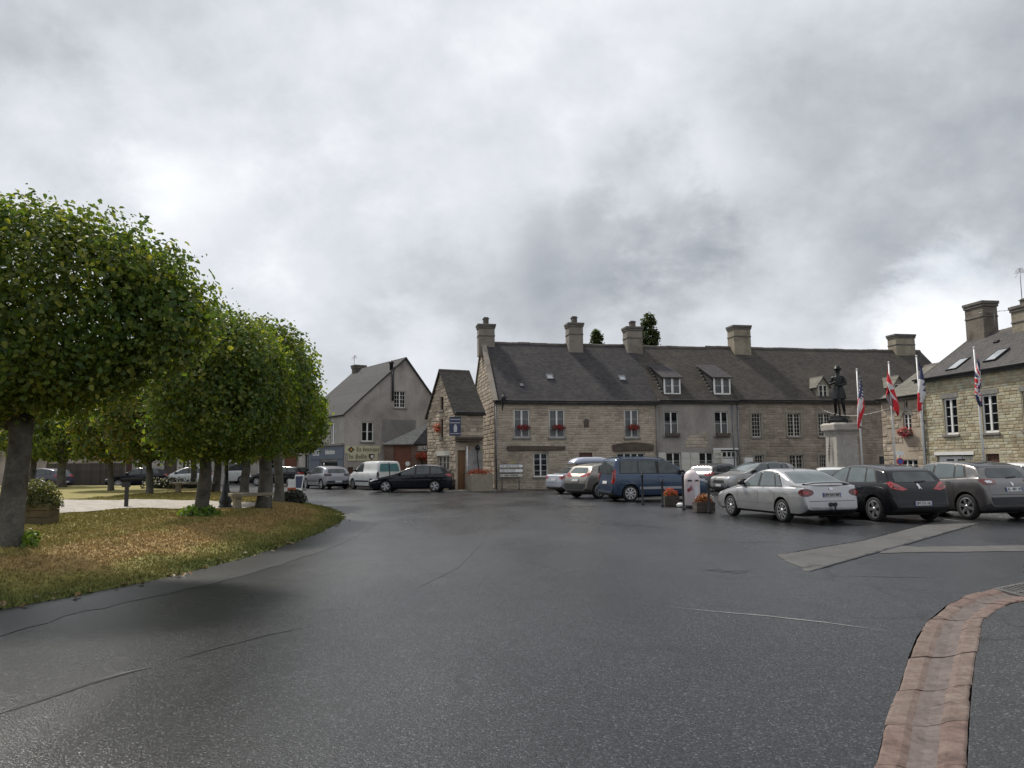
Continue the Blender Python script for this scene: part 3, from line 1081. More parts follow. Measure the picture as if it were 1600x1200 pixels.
def lay_stones(wall, outline, blocks, cols, hr=(0.16, 0.25), wr=(0.25, 0.75), depth=0.03, key='s', gap=0.014, keep=300, zmin=0.05, skip=0.0, seed=1):
    """courses of stones, proud of the mortar, round the openings; the largest are single objects"""
    rr = random.Random(seed)
    zt = max(z for _, z in outline)
    stones = []
    z = zmin
    while z < zt - 0.1:
        h = rr.uniform(*hr)
        a, b = span_at(outline, z + 0.001), span_at(outline, z + h - 0.001)
        if a is None:
            z += h; continue
        if b is None:
            break
        iv = [(max(a[0], b[0]), min(a[1], b[1]))]
        for (u0, u1, z0, z1) in blocks:
            if z1 > z + 0.02 and z0 < z + h - 0.02:
                nv = []
                for (p, q) in iv:
                    if u1 <= p or u0 >= q:
                        nv.append((p, q))
                    else:
                        if u0 - p > 0.08: nv.append((p, u0))
                        if q - u1 > 0.08: nv.append((u1, q))
                iv = nv
        for (p, q) in iv:
            u = p
            while u < q - 0.05:
                w = rr.uniform(*wr)
                if q - u - w < wr[0] * 0.6:
                    w = q - u
                if rr.random() >= skip:
                    stones.append((u + gap / 2, u + w - gap / 2, z + gap / 2, z + h - gap / 2))
                u += w
        z += h
    stones.sort(key=lambda s: -(s[1] - s[0]) * (s[3] - s[2]))
    m1 = stone_mat('stone_' + key, cols, False)
    m2 = stone_mat('stonework_' + key, cols, True)
    vars_ = stone_meshes(m1, key)
    for i, (u0, u1, z0, z1) in enumerate(stones[:keep]):
        o = link('stone', vars_[i % len(vars_)], wall)
        o.location = ((u0 + u1) / 2, 0, (z0 + z1) / 2)
        o.scale = (u1 - u0, depth * rr.uniform(0.6, 1.4), z1 - z0)
    rest = stones[keep:]
    if rest:
        V, F = [], []
        for i, (u0, u1, z0, z1) in enumerate(rest):
            me = vars_[i % len(vars_)]
            dd = depth * rr.uniform(0.6, 1.4)
            b = len(V)
            V += [((u0 + u1) / 2 + v.co.x * (u1 - u0), v.co.y * dd, (z0 + z1) / 2 + v.co.z * (z1 - z0)) for v in me.vertices]
            for pl in me.polygons:
                F.append(tuple(b + k for k in pl.vertices))
        me = bpy.data.meshes.new('stonework')
        me.from_pydata(V, [], F)
        me.materials.append(m2)
        bm = bmesh.new(); bm.from_mesh(me)
        bmesh.ops.remove_doubles(bm, verts=bm.verts[:], dist=0.0005)
        bm.to_mesh(me); bm.free()
        stuff(link('stonework', me, wall))
    return stones


def window(fac, r, leaves=2, rows=3, fw=0.055, mat=None, recess=0.12, sill=True, curtain=0.0, cols=1, name='window', surround=None, bars=0.022, lower=None):
    """frame mesh > panes, sill, curtain, dark room"""
    u0, u1, z0, z1 = r
    mat = mat or M_white
    mb = MB()
    y0, y1 = recess - 0.03, recess + 0.03
    mb.box(u0, u0 + fw, y0, y1, z0, z1); mb.box(u1 - fw, u1, y0, y1, z0, z1)
    mb.box(u0 + fw, u1 - fw, y0, y1, z0, z0 + fw * 1.2); mb.box(u0 + fw, u1 - fw, y0, y1, z1 - fw, z1)
    iw = (u1 - u0 - 2 * fw)
    for k in range(1, leaves):
        c = u0 + fw + iw * k / leaves
        mb.box(c - fw * 0.75, c + fw * 0.75, y0 - 0.012, y1, z0 + fw * 1.2, z1 - fw)
    lw = iw / leaves
    for k in range(leaves):
        a = u0 + fw + lw * k + (fw * .75 if k else 0)
        b = u0 + fw + lw * (k + 1) - (fw * .75 if k < leaves - 1 else 0)
        for j in range(1, rows):
            z = z0 + (z1 - z0) * j / rows
            mb.box(a, b, y0 + 0.012, y1 - 0.012, z - bars / 2, z + bars / 2)
        for j in range(1, cols):
            x = a + (b - a) * j / cols
            mb.box(x - bars / 2, x + bars / 2, y0 + 0.015, y1 - 0.015, z0 + fw, z1 - fw)
    o = mb.build(name, mat, fac.root)
    fac.place(o)
    for k in range(leaves):
        a = u0 + fw + lw * k
        pm = MB(); pm.face([(a, recess, z0 + fw * .5), (a + lw, recess, z0 + fw * .5), (a + lw, recess, z1 - fw * .5), (a, recess, z1 - fw * .5)])
        pm.build('pane', M_glass, o, fix=False)
    if curtain > 0:
        cm = MB()
        zc0 = z0 + (0 if lower is None else 0)
        zc1 = z0 + (z1 - z0) * curtain
        nseg = 26
        rows_ = [[(u0 + fw + iw * i / nseg, recess + 0.07 + 0.015 * math.sin(i * 1.9), zz) for i in range(nseg + 1)] for zz in (zc0, zc1)]
        cm.grid(rows_)
        cm.build('curtain', M_net, o)
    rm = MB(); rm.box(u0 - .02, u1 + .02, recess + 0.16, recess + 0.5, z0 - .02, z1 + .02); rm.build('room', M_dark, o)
    if sill:
        sm = MB(); sm.box(u0 - 0.1, u1 + 0.1, -0.09, recess, z0 - 0.11, z0 - 0.004); sm.build('sill', M_sill, o, bevel=0.01)
    if surround:
        sm = MB()
        for (a, b, c, d) in ((u0 - .16, u0 - 0.003, z0, z1), (u1 + 0.003, u1 + .16, z0, z1), (u0 - .2, u1 + .2, z1 + 0.003, z1 + .22)):
            sm.box(a, b, -0.035, 0.05, c, d)
        sm.build('surround', surround, o, bevel=0.01)
    return o


def panel_door(fac, r, mat, name='door', boards=0, recess=0.12, transom=False):
    u0, u1, z0, z1 = r
    mb = MB()
    mb.box(u0, u1, recess, recess + 0.05, z0, z1)
    k = max(2, boards)
    for i in range(k):
        a, b = u0 + (u1 - u0) * i / k, u0 + (u1 - u0) * (i + 1) / k
        mb.box(a + 0.012, b - 0.012, recess - 0.015, recess - 0.002, z0 + 0.02, z1 - 0.02)
    o = mb.build(name, mat, fac.root)
    fac.place(o)
    hm = MB(); hm.tube([(u1 - 0.12, recess - 0.02, z0 + 1.0), (u1 - 0.12, recess - 0.07, z0 + 1.0), (u1 - 0.22, recess - 0.07, z0 + 1.0)], 0.012)
    hm.build('handle', M_zinc, o)
    return o


def slab_poly(mb, pts, th, m=0):
    """thin solid from a planar 3D polygon, thickness downwards along its normal"""
    pts = [Vector(p) for p in pts]
    nrm = (pts[1] - pts[0]).cross(pts[2] - pts[0]).normalized()
    if nrm.z < 0:
        nrm = -nrm
    low = [p - nrm * th for p in pts]
    mb.face(pts, m); mb.face(low[::-1], m)
    for i in range(len(pts)):
        j = (i + 1) % len(pts)
        mb.face([pts[i], low[i], low[j], pts[j]], m)


def gable_roof(root, u0, u1, wf, wb, ze, wr, zr, mat, ov=0.18, ridge=True, zb=None, cut=None):
    zb = ze if zb is None else zb
    sf = (zr - ze) / (wr - wf)
    sb = (zr - zb) / (wb - wr)
    mb = MB()
    ph = random.uniform(0, 6)

    def sag(u):
        t = (u - u0) / (u1 - u0)
        return -.05 * math.sin(math.pi * t) * min(1, (u1 - u0) / 9) + .018 * math.sin(u * 1.7 + ph) + .01 * math.sin(u * 4.1 + ph)
    nu_, nw_ = max(6, int((u1 - u0) * 2.5)), 8
    rows = []
    for j in range(nw_ + 1):
        f = j / nw_
        w = wf - ov + (wr - wf + ov) * f
        rows.append([(u0 + (u1 - u0) * i / nu_, w, ze + (w - wf) * sf + sag(u0 + (u1 - u0) * i / nu_) * (.25 + .75 * f) - .02 * math.sin(math.pi * f)) for i in range(nu_ + 1)])
    mb.grid(rows, 0, True)
    slab_poly(mb, [(u0, wf - ov, ze - ov * sf - .07), (u1, wf - ov, ze - ov * sf - .07), (u1, wr, zr - .1), (u0, wr, zr - .1)], 0.05)
    for i in range(nu_):
        a, b = rows[0][i], rows[0][i + 1]
        mb.face([a, b, (b[0], b[1], b[2] - .12), (a[0], a[1], a[2] - .12)])
    for e in (0, -1):
        for j in range(nw_):
            a, b = rows[j][e], rows[j + 1][e]
            mb.face([a, b, (b[0], b[1], b[2] - .14), (a[0], a[1], a[2] - .14)])
    slab_poly(mb, [(u0, wr, zr), (u1, wr, zr), (u1, wb + ov, zb - ov * sb), (u0, wb + ov, zb - ov * sb)], 0.09)
    o = mb.build('roof', mat, root)
    if ridge:
        rm = MB()
        k = max(1, int((u1 - u0) / 0.4))
        for i in range(k):
            a, b = u0 + (u1 - u0) * i / k, u0 + (u1 - u0) * (i + 1) / k
            zq = zr + sag((a + b) / 2)
            rm.prism([(wr - .13, zq - .1), (wr - .07, zq + 0.035), (wr, zq + .06 + random.uniform(0, 0.012)), (wr + .07, zq + .035), (wr + .13, zq - .12)], 'x', a + 0.004, b - 0.004)
        rm.build('ridge_tiles', M_ridge, o)
    return o


def chimney(root, u, w, du, dw, z0, z1, mat, pots=1, cap=0.09, pot_h=0.45, square=True):
    mb = MB()
    mb.box(u - du / 2, u + du / 2, w - dw / 2, w + dw / 2, z0, z1)
    o = mb.build('chimney', mat, root)
    cm = MB()
    cm.box(u - du / 2 - cap * .6, u + du / 2 + cap * .6, w - dw / 2 - cap * .6, w + dw / 2 + cap * .6, z1 - 0.2, z1 - 0.06)
    cm.box(u - du / 2 - cap, u + du / 2 + cap, w - dw / 2 - cap, w + dw / 2 + cap, z1 - 0.058, z1 + 0.1)
    cm.box(u - du / 2 - cap * .35, u + du / 2 + cap * .35, w - dw / 2 - cap * .35, w + dw / 2 + cap * .35, z1 - 0.75, z1 - 0.66)
    cm.build('cap', M_chcap, o, bevel=0.02)
    for k in range(pots):
        pu = u + (k - (pots - 1) / 2) * 0.34
        pm = MB()
        if square:
            pm.box(pu - .17, pu + .17, w - .2, w + .2, z1 + 0.1, z1 + 0.1 + pot_h * .75)
            pm.box(pu - .21, pu + .21, w - .24, w + .24, z1 + 0.102 + pot_h * .75, z1 + 0.1 + pot_h * 0.86)
            pm.box(pu - .15, pu + .15, w - .18, w + .18, z1 + 0.1 + pot_h * 0.862, z1 + 0.1 + pot_h)
        else:
            pm.lathe([(.12, 0), (.13, .05), (.1, .1), (.095, pot_h * .8), (.12, pot_h * .85), (.12, pot_h)], (pu, w, z1 + 0.1), 10)
        pm.build('pot', M_chcap, o)
    return o


def skylight(root, fac, px, py, w_guess, ze, slope, du=0.5, dl_=0.55, mat=None):
    """small roof light lying in the front slope"""
    # find the point on the slope
    d = pix_dir(px, py)
    # slope plane: z = ze + slope * w
    nrm = Vector((fac.n.x * slope, fac.n.y * slope, -1)).normalized()
    p0 = fac.O + Vector((0, 0, ze))
    t = (p0 - CAM).dot(nrm) / d.dot(nrm)
    p = CAM + d * t
    u = (p - fac.O).dot(fac.d); w = (p - fac.O).dot(fac.n)
    th = math.atan(slope)
    cs, sn = math.cos(th), math.sin(th)

    def Q(a, b, h):
        return (u + a, w + b * cs - h * sn, ze + slope * w + b * sn + h * cs)
    mb = MB()
    x, y = du / 2, dl_ / 2
    for (a0, a1, b0, b1) in ((-x, x, -y, -y + .05), (-x, x, y - .05, y), (-x, -x + .05, -y + .05, y - .05), (x - .05, x, -y + .05, y - .05)):
        top = [Q(a0, b0, .06), Q(a1, b0, .06), Q(a1, b1, .06), Q(a0, b1, .06)]
        bot = [Q(a0, b0, -.02), Q(a1, b0, -.02), Q(a1, b1, -.02), Q(a0, b1, -.02)]
        mb.face(top); mb.face(bot[::-1])
        for i in range(4):
            j = (i + 1) % 4
            mb.face([top[i], bot[i], bot[j], top[j]])
    o = mb.build('roof_window', mat or M_zinc, root)
    gm = MB(); gm.face([Q(-x + .04, -y + .04, .035), Q(x - .04, -y + .04, .035), Q(x - .04, y - .04, .035), Q(-x + .04, y - .04, .035)])
    gm.build('pane', M_skyglass, o)
    return o


def downpipe(fac, u, z0, z1, mat=None, r=0.05, name='downpipe', y=-0.08):
    mb = MB(); mb.tube([(u, y, z0), (u, y, z1)], r, 8)
    for z in np.arange(z0 + 0.6, z1, 1.5):
        mb.box(u - r * 1.3, u + r * 1.3, y - r * 1.2, y + 0.08, z - 0.02, z + 0.02)
    o = mb.build(name, mat or M_zinc, fac.root)
    return fac.place(o)


def gutter(fac, u0, u1, z, mat=None):
    mb = MB()
    rows = []
    for u in (u0, u1):
        rows.append([(u, -0.26 + 0.075 * math.cos(a), z + 0.075 * math.sin(a)) for a in [math.pi + math.pi * k / 6 for k in range(7)]])
    mb.grid(rows)
    mb2 = mb.build('gutter', mat or M_gutter, fac.root)
    md = mb2.modifiers.new('s', 'SOLIDIFY'); md.thickness = 0.012
    return fac.place(mb2)


M_ridge = plain('ridge_tile', (0.10, 0.085, 0.075), 0.8, var=0.3)
M_chcap = plain('chimney_cap_stone', (0.12, 0.11, 0.095), 0.9, var=0.35, scale=3, bump=0.3)
M_gutter = plain('gutter_metal', (0.04, 0.04, 0.045), 0.5, metal=0.3, var=0.2)
M_skyglass = plain('roof_glass', (0.30, 0.32, 0.34), 0.12, var=0.1)
M_slateA = slate_mat('slate_dark', (0.049, 0.046, 0.049), (0.072, 0.068, 0.070), (0.116, 0.110, 0.087), 0.35)
M_slateB = slate_mat('slate_brown', (0.055, 0.050, 0.045), (0.081, 0.073, 0.066), (0.130, 0.119, 0.084), 0.4)
M_slateD = slate_mat('slate_grey', (0.066, 0.064, 0.064), (0.089, 0.085, 0.084), (0.133, 0.124, 0.107), 0.4)
M_slateE = slate_mat('slate_lichen', (0.121, 0.116, 0.099), (0.176, 0.165, 0.143), (0.264, 0.253, 0.209), 0.6)
M_slateF = slate_mat('slate_pale', (0.052, 0.052, 0.053), (0.064, 0.064, 0.065), (0.077, 0.077, 0.069), 0.4)
M_slateH = slate_mat('slate_pale_lit', (0.260, 0.260, 0.240), (0.325, 0.325, 0.305), (0.390, 0.390, 0.338), 0.4)  # pale slate of the gateway roof, with light on that slope put into the colour
M_mortarA = render_mat('mortar_buff', (0.431, 0.361, 0.283), (0.500, 0.441, 0.348), (0.265, 0.221, 0.178), 0.8)
M_mortarC = render_mat('mortar_brown', (0.304, 0.253, 0.206), (0.355, 0.301, 0.244), (0.182, 0.152, 0.126), 0.7)
M_mortarD = render_mat('mortar_yellow', (0.365, 0.321, 0.234), (0.438, 0.385, 0.280), (0.236, 0.201, 0.150), 0.8)
M_mortarE = render_mat('render_buff', (0.368, 0.307, 0.244), (0.427, 0.362, 0.287), (0.253, 0.209, 0.166), 0.8)
M_renderB = render_mat('render_grey', (0.300, 0.277, 0.254), (0.349, 0.320, 0.288), (0.224, 0.194, 0.163), 0.6)
M_renderF = render_mat('render_weathered', (0.329, 0.299, 0.275), (0.402, 0.369, 0.340), (0.208, 0.189, 0.173), 0.35)
M_renderS = render_mat('render_shop', (0.346, 0.331, 0.302), (0.403, 0.382, 0.346), (0.274, 0.259, 0.230), 0.5)
M_chA = render_mat('chimney_render', (0.234, 0.207, 0.179), (0.275, 0.248, 0.213), (0.152, 0.131, 0.110), 1.2)
M_chC = render_mat('chimney_buff', (0.264, 0.234, 0.180), (0.312, 0.276, 0.216), (0.168, 0.144, 0.108), 1.2)
M_chD = render_mat('chimney_dark_stone', (0.156, 0.138, 0.114), (0.204, 0.180, 0.150), (0.090, 0.079, 0.066), 1.3)
COL_A = [(0.352, 0.296, 0.234), (0.431, 0.366, 0.292), (0.470, 0.403, 0.323), (0.404, 0.344, 0.276), (0.500, 0.439, 0.356), (0.444, 0.378, 0.307)]
COL_C = [(0.257, 0.214, 0.174), (0.302, 0.254, 0.207), (0.334, 0.284, 0.235), (0.289, 0.240, 0.196), (0.360, 0.306, 0.253)]
COL_D = [(0.330, 0.276, 0.181), (0.454, 0.389, 0.268), (0.479, 0.462, 0.323), (0.405, 0.348, 0.244), (0.479, 0.470, 0.369), (0.363, 0.308, 0.211)]
COL_G = [(0.300, 0.245, 0.185), (0.412, 0.350, 0.268), (0.487, 0.411, 0.327), (0.356, 0.297, 0.235)]

ROW = R(11)
OA = gp(773, 765)


def row_u(px):
    return facA.uz(px, 720)[0]


# ---------------------------------------------------------------- stone house at the corner of the row
houseA = thing('stone_house', 'buff rubble stone house with three chimneys and red geraniums at its upper windows', 'house', (OA.x, OA.y, 0), ROW)
facA = Fac(houseA, (OA.x, OA.y), ROW)
uA1 = facA.uz(1029, 690)[0]
zeA = facA.uz(900, 625)[1]
WR = 4.5
zrA = facA.uz(840, 536, WR)[1]
DEP = 9.0
opA = {}
for k, px in enumerate((803, 858, 976)):
    opA['w%d' % k] = facA.rect(px, 640, px + (24.5 if k < 2 else 22), 684)
opA['g0'] = facA.rect(834, 708, 856, 745)
opA['g1'] = facA.rect(964, 708, 1008, 726)
opA['brown'] = facA.rect(905, 707, 926, 724)
opA['g1'] = (opA['g1'][0], opA['g1'][1], 0.95, opA['g1'][3])
opA['brown'] = (opA['brown'][0], opA['brown'][1], 0.02, opA['brown'][3])
outA = [(0, -0.05), (uA1, -0.05), (uA1, zeA), (0, zeA)]
wallA = fac_wall(facA, outA, list(opA.values()), M_mortarA)
lint1 = facA.rect(792, 697, 883, 704)
lint2 = facA.rect(957, 695, 1021, 705)
niche = facA.rect(912, 655, 920, 668)
blocksA = [(a - 0.06, b + 0.06, c - 0.12, d + 0.06) for a, b, c, d in opA.values()] + [lint1, lint2, (niche[0] - .06, niche[1] + .06, niche[2] - .03, niche[3] + .1)]
lay_stones(wallA, outA, blocksA, COL_A, key='A', seed=3, hr=(.11, .18), wr=(.18, .5), depth=.022)
for k in range(3):
    w_ = window(facA, opA['w%d' % k], leaves=2, rows=3, curtain=0.97, fw=.075)
    u0, u1, z0, z1 = opA['w%d' % k]
    gm = MB()                                     # scrolled iron guard across the lower third
    zb, zt2 = z0 + 0.05, z0 + (z1 - z0) * 0.36
    for z in (zb, zt2):
        gm.box(u0 - .05, u1 + .05, -0.10, -0.08, z - 0.012, z + 0.012)
    for i in range(9):
        x = u0 + (u1 - u0) * i / 8
        gm.box(x - 0.006, x + 0.006, -0.096, -0.084, zb, zt2)
    for i in range(4):
        cx_ = u0 + (u1 - u0) * (i + .5) / 4
        gm.tube([(cx_ + 0.11 * math.cos(a) * (1 if i % 2 else -1), -0.09, (zb + zt2) / 2 + 0.16 * math.sin(a)) for a in [0.5 * k2 for k2 in range(11)]], 0.008, 5)
    gm.build('guard_rail', M_zinc, w_)
window(facA, opA['g0'], leaves=2, rows=4, curtain=0.0, mat=M_white)
window(facA, opA['g1'], leaves=4, rows=2, curtain=0.0)
panel_door(facA, opA['brown'], M_brown, boards=4)
for (r, bowed) in ((lint1, 0), (lint2, 1)):
    mb = MB()
    n = 10
    top = []
    for i in range(n + 1):
        t = i / n
        top.append((r[0] + (r[1] - r[0]) * t, r[3] + (0.16 * math.sin(math.pi * t) if bowed else 0.02 * math.sin(5 * t))))
    bot = [(r[1] - 0.04, r[2] + 0.03), (r[0] + 0.08, r[2]), (r[0], r[2] + 0.1)]
    mb.prism(top + bot, 'y', -0.14, 0.02)
    facA.place(mb.build('lintel', M_wood, houseA, bevel=0.015))
# arched niche
nm = MB()
nw = (niche[1] - niche[0]) / 2
nc = (niche[0] + niche[1]) / 2
arch = [(nc - nw, niche[2]), (nc + nw, niche[2])] + [(nc + nw * math.cos(a), niche[3] - nw + nw * math.sin(a)) for a in [math.pi * k / 8 for k in range(9)]]
nm.prism(arch, 'y', -0.02, 0.0)
facA.place(nm.build('niche', M_wood, houseA))
nm = MB()
rowo = [[(nc + nw * 1.35 * math.cos(a), -0.05, niche[3] - nw + nw * 1.35 * math.sin(a)) for a in [math.pi * k / 10 for k in range(11)]],
        [(nc + nw * 0.95 * math.cos(a), -0.05, niche[3] - nw + nw * 0.95 * math.sin(a)) for a in [math.pi * k / 10 for k in range(11)]]]
nm.grid(rowo)
facA.place(nm.build('niche_arch', M_sill, houseA))
# left gable
backA = facA.world(0, DEP, 0)
facAg = Fac(houseA, (backA.x, backA.y), ROW - math.pi / 2)
outAg = [(0, -0.05), (DEP, -0.05), (DEP, zeA), (WR, zrA), (0, zeA)]
wallAg = fac_wall(facAg, outAg, [], M_mortarE, name='gable_wall')
lay_stones(wallAg, outAg, [], COL_G, key='Ag', keep=60, seed=5, hr=(.2, .3), wr=(.3, .8))
cm_ = MB()
for s in (0, 1):
    a = Vector((0.0, -0.22, zeA - 0.16)) if s == 0 else Vector((0.0, DEP + .22, zeA - 0.16))
    b = Vector((0.0, WR, zrA + 0.02))
    slab_poly(cm_, [a + Vector((-0.12, 0, .1)), b + Vector((-0.12, 0, .1)), b + Vector((0.2, 0, .1)), a + Vector((0.2, 0, .1))], 0.12)
cm_.build('gable_coping', M_chA, houseA)
roofA = gable_roof(houseA, 0.0, uA1, 0, DEP, zeA, WR, zrA, M_slateA)
slA = (zrA - zeA) / WR
gutter(facA, 0.05, uA1, zeA - 0.06)
rb = MB(); rb.face([(0, DEP, 0), (uA1, DEP, 0), (uA1, DEP, zeA), (0, DEP, zeA)]); rb.face([(uA1, 0, 0), (uA1, DEP, 0), (uA1, DEP, zeA), (uA1, WR, zrA), (uA1, 0, zeA)])
rb.build('rear_wall', M_mortarE, houseA)


def row_chimney(root, fac, px0, px1, ytop, mat, w=WR, dw=0.75, pots=1, zbase=None, pot_h=0.45, potpx=None):
    u0, _ = fac.uz(px0, ytop + 20, w - dw / 2)
    u1, _ = fac.uz(px1, ytop + 20, w - dw / 2)
    z1 = fac.uz((px0 + px1) / 2, ytop, w - dw / 2)[1]
    return chimney(root, (u0 + u1) / 2, w, u1 - u0, dw, (zbase or zrA) - 1.0, z1 - 0.1, mat, pots=pots, pot_h=pot_h)


row_chimney(houseA, facA, 748, 773, 506, M_chA, pot_h=0.5)
row_chimney(houseA, facA, 889, 911, 504, M_chA, w=WR - 0.25, dw=0.9, pot_h=0.5)
row_chimney(houseA, facA, 980, 1004, 510, M_chA, w=WR - 0.25, dw=0.9, pot_h=0.45)
for px, py in ((859, 589), (972, 591)):
    skylight(houseA, facA, px, py, 2, zeA, slA, 0.42, 0.5)
skylight(houseA, facA, 815, 602, 2, zeA, slA, 0.22, 0.22)
downpipe(facA, 0.10, 0.0, zeA - 0.1, M_zinc, 0.045)
downpipe(facA, uA1 - 0.12, 0.0, zeA - 0.1, M_zinc, 0.045)

# ---------------------------------------------------------------- grey rendered house with two dormers
OB = facA.world(uA1, 0, 0)
houseB = thing('rendered_house', 'grey rendered terraced house with two white dormers and pale shutters', 'house', (OB.x, OB.y, 0), ROW)
facB = Fac(houseB, (OB.x, OB.y), ROW)
uB1 = facB.uz(1155, 690)[0]
zeB = facB.uz(1090, 624)[1]
zrB = facB.uz(1080, 542, WR)[1]
opB = [facB.rect(1038, 643, 1060, 681), facB.rect(1117, 643, 1138, 681)]
gB = [facB.rect(1041, 707, 1064, 738), facB.rect(1093, 707, 1115, 738)]
gB = [(a, b, 0.55, d) for a, b, c, d in gB]
garB = facB.rect(1127, 703, 1153, 740)
garB = (garB[0], garB[1], 0.02, garB[3])
outB = [(0, -0.05), (uB1, -0.05), (uB1, zeB), (0, zeB)]
wallB = fac_wall(facB, outB, opB + gB + [garB], M_renderB)
for r in opB:
    w_ = window(facB, r, leaves=2, rows=2, curtain=0.62)
    bm_ = MB(); bm_.box(r[0], r[1], -0.26, -0.1, r[2] - 0.02, r[2] + 0.16); bm_.build('window_box', M_wood, w_)
for r in gB:
    w_ = window(facB, r, leaves=2, rows=3, curtain=0.6)
    for s, (a, b) in enumerate(((r[0] - 0.62, r[0] - 0.02), (r[1] + 0.02, r[1] + 0.62))):
        sm = MB(); sm.box(a, b, -0.05, -0.012, r[2], r[3])
        for z in (r[2] + .3, r[3] - .3):
            sm.box(a + .05, b - .05, -0.07, -0.052, z - .05, z + .05)
        sm.build('shutter', M_cream, w_)
gd = panel_door(facB, (garB[0] + .08, garB[1] - .04, 0.02, garB[3] - 0.55), M_white, name='garage_door', boards=6)
window(facB, (garB[0] + .08, garB[1] - .04, garB[3] - 0.5, garB[3] - 0.08), leaves=3, rows=1, sill=False, name='transom_window')
fm = MB(); fm.box(garB[0] - .55, garB[1] + .05, -0.06, -0.012, garB[3] + .01, garB[3] + .12); facB.place(fm.build('door_head', M_white, houseB))
fm = MB(); fm.box(garB[0] - .55, garB[0] - .02, -0.05, -0.012, 0.1, garB[3]); facB.place(fm.build('shutter', M_cream, houseB))
# bare rubble showing where render has fallen
rpA = facB.rect(1072, 674, 1108, 703)
rp = [(rpA[0], rpA[2]), (rpA[1] - .3, rpA[2]), (rpA[1], rpA[2] + .5), (rpA[1] - .2, rpA[3]), (rpA[0] + .4, rpA[3] - .1), (rpA[0] - .1, rpA[2] + .6)]
lay_stones(wallB, rp, [], COL_A, key='B', depth=0.02, seed=8)
roofB = gable_roof(houseB, 0.0, uB1, 0, DEP, zeB, WR, zrB, M_slateB)
slB = (zrB - zeB) / WR
gutter(facB, 0, uB1, zeB - 0.06)
downpipe(facB, uB1 - 0.05, 0.0, zeB - 0.1, M_zinc, 0.05)
downpipe(facB, uB1 - 0.42, 0.0, zeB - 0.1, M_zinc, 0.04)
rb = MB(); rb.face([(0, DEP, 0), (uB1, DEP, 0), (uB1, DEP, zeB), (0, DEP, zeB)]); rb.build('rear_wall', M_mortarE, houseB)


def catslide_dormer(root, fac, px0, px1, ytop, ybot, ze, slope, wd, mat_roof):
    u0, u1, z0, z1 = fac.rect(px0, ytop, px1, ybot, wd)
    up = 0.42
    w2 = (z1 + 0.06 - up * wd - ze) / (slope - up)
    z2 = ze + slope * w2
    mb = MB()                       # cheeks and front
    for u in (u0, u1 - 0.06):
        mb.prism([(wd, ze + slope * wd - 0.1), (wd, z1), (w2, z2 - 0.03)], 'x', u, u + 0.06)
    o = mb.build('dormer', M_slateA, root)
    rm = MB()
    slab_poly(rm, [(u0 - .14, wd - .2, z1 + .05 - up * .2), (u1 + .14, wd - .2, z1 + .05 - up * .2), (u1 + .14, w2 + .1, z2 + .09), (u0 - .14, w2 + .1, z2 + .09)], 0.07)
    rm.build('dormer_roof', mat_roof, o)
    f2 = Fac.__new__(Fac)
    f2.root = root; f2.loc = fac.loc + Vector((0, wd, 0)); f2.rot = 0
    wmb = window(f2, (u0, u1, z0, z1), leaves=2, rows=2, fw=0.1, recess=0.0, sill=False, curtain=0.9, name='dormer_window')
    fl = MB()                       # stepped lead flashing beside the left cheek
    k = 9
    for i in range(k):
        w = wd + (w2 - wd) * (i + .5) / k
        z = ze + slope * w
        fl.box(u0 - .16, u0 - .04, w - .05, w + .05, z - 0.02, z + 0.09)
    fl.build('flashing', M_sill, o)
    return o


catslide_dormer(houseB, facB, 1037, 1063, 589, 617, zeB, slB, 0.45, M_slateA)
catslide_dormer(houseB, facB, 1115, 1141, 589, 617, zeB, slB, 0.45, M_slateA)
row_chimney(houseB, facB, 1147, 1173, 508, M_chC, w=WR - .2, dw=1.0, pots=0)

# ---------------------------------------------------------------- long brown stone house
OC = facB.world(uB1, 0, 0)
houseC = thing('long_stone_house', 'long brown stone terraced house with many-paned windows behind the soldier monument', 'house', (OC.x, OC.y, 0), ROW)
facC = Fac(houseC, (OC.x, OC.y), ROW)
uC1 = facC.uz(1437, 545, WR)[0]
zeC = facC.uz(1250, 624)[1]
zrC = facC.uz(1290, 545, WR)[1]
opC = [facC.rect(1175, 646, 1189, 683), facC.rect(1231, 646, 1251, 682), facC.rect(1279, 646, 1298, 682)]
gC = [facC.rect(1180, 711, 1193, 728), facC.rect(1234, 711, 1255, 733), facC.rect(1281, 711, 1292, 733)]
gC = [(a, b, 0.9, d) for a, b, c, d in gC]
dkC = facC.rect(1374, 713, 1394, 728); dkC = (dkC[0], dkC[1], 0.02, dkC[3])
outC = [(0, -0.05), (uC1, -0.05), (uC1, zeC), (0, zeC)]
wallC = fac_wall(facC, outC, opC + gC + [dkC], M_mortarC)
blC = [(a - 0.18, b + 0.18, c - 0.14, d + 0.2) for a, b, c, d in opC + gC + [dkC]]
lay_stones(wallC, outC, blC, COL_C, key='C', seed=12, depth=0.018, hr=(.12, .2), wr=(.2, .55))
M_surC = plain('dressed_brown_stone', (0.252, 0.227, 0.189), 0.85, var=0.2, bump=0.2)
for i, r in enumerate(opC):
    window(facC, r, leaves=1 if i == 0 else 2, rows=6, cols=3 if i == 0 else 2, fw=0.05, mat=M_cream, surround=M_surC)
for i, r in enumerate(gC):
    window(facC, r, leaves=1 if i != 1 else 2, rows=4, cols=3 if i != 1 else 2, fw=0.05, mat=M_cream, surround=M_surC, sill=False)
panel_door(facC, dkC, M_black, name='garage_door', boards=5)
roofC = gable_roof(houseC, 0.0, uC1, 0, DEP, zeC, WR, zrC, M_slateB)
slC = (zrC - zeC) / WR
gutter(facC, 0, uC1, zeC - 0.06)
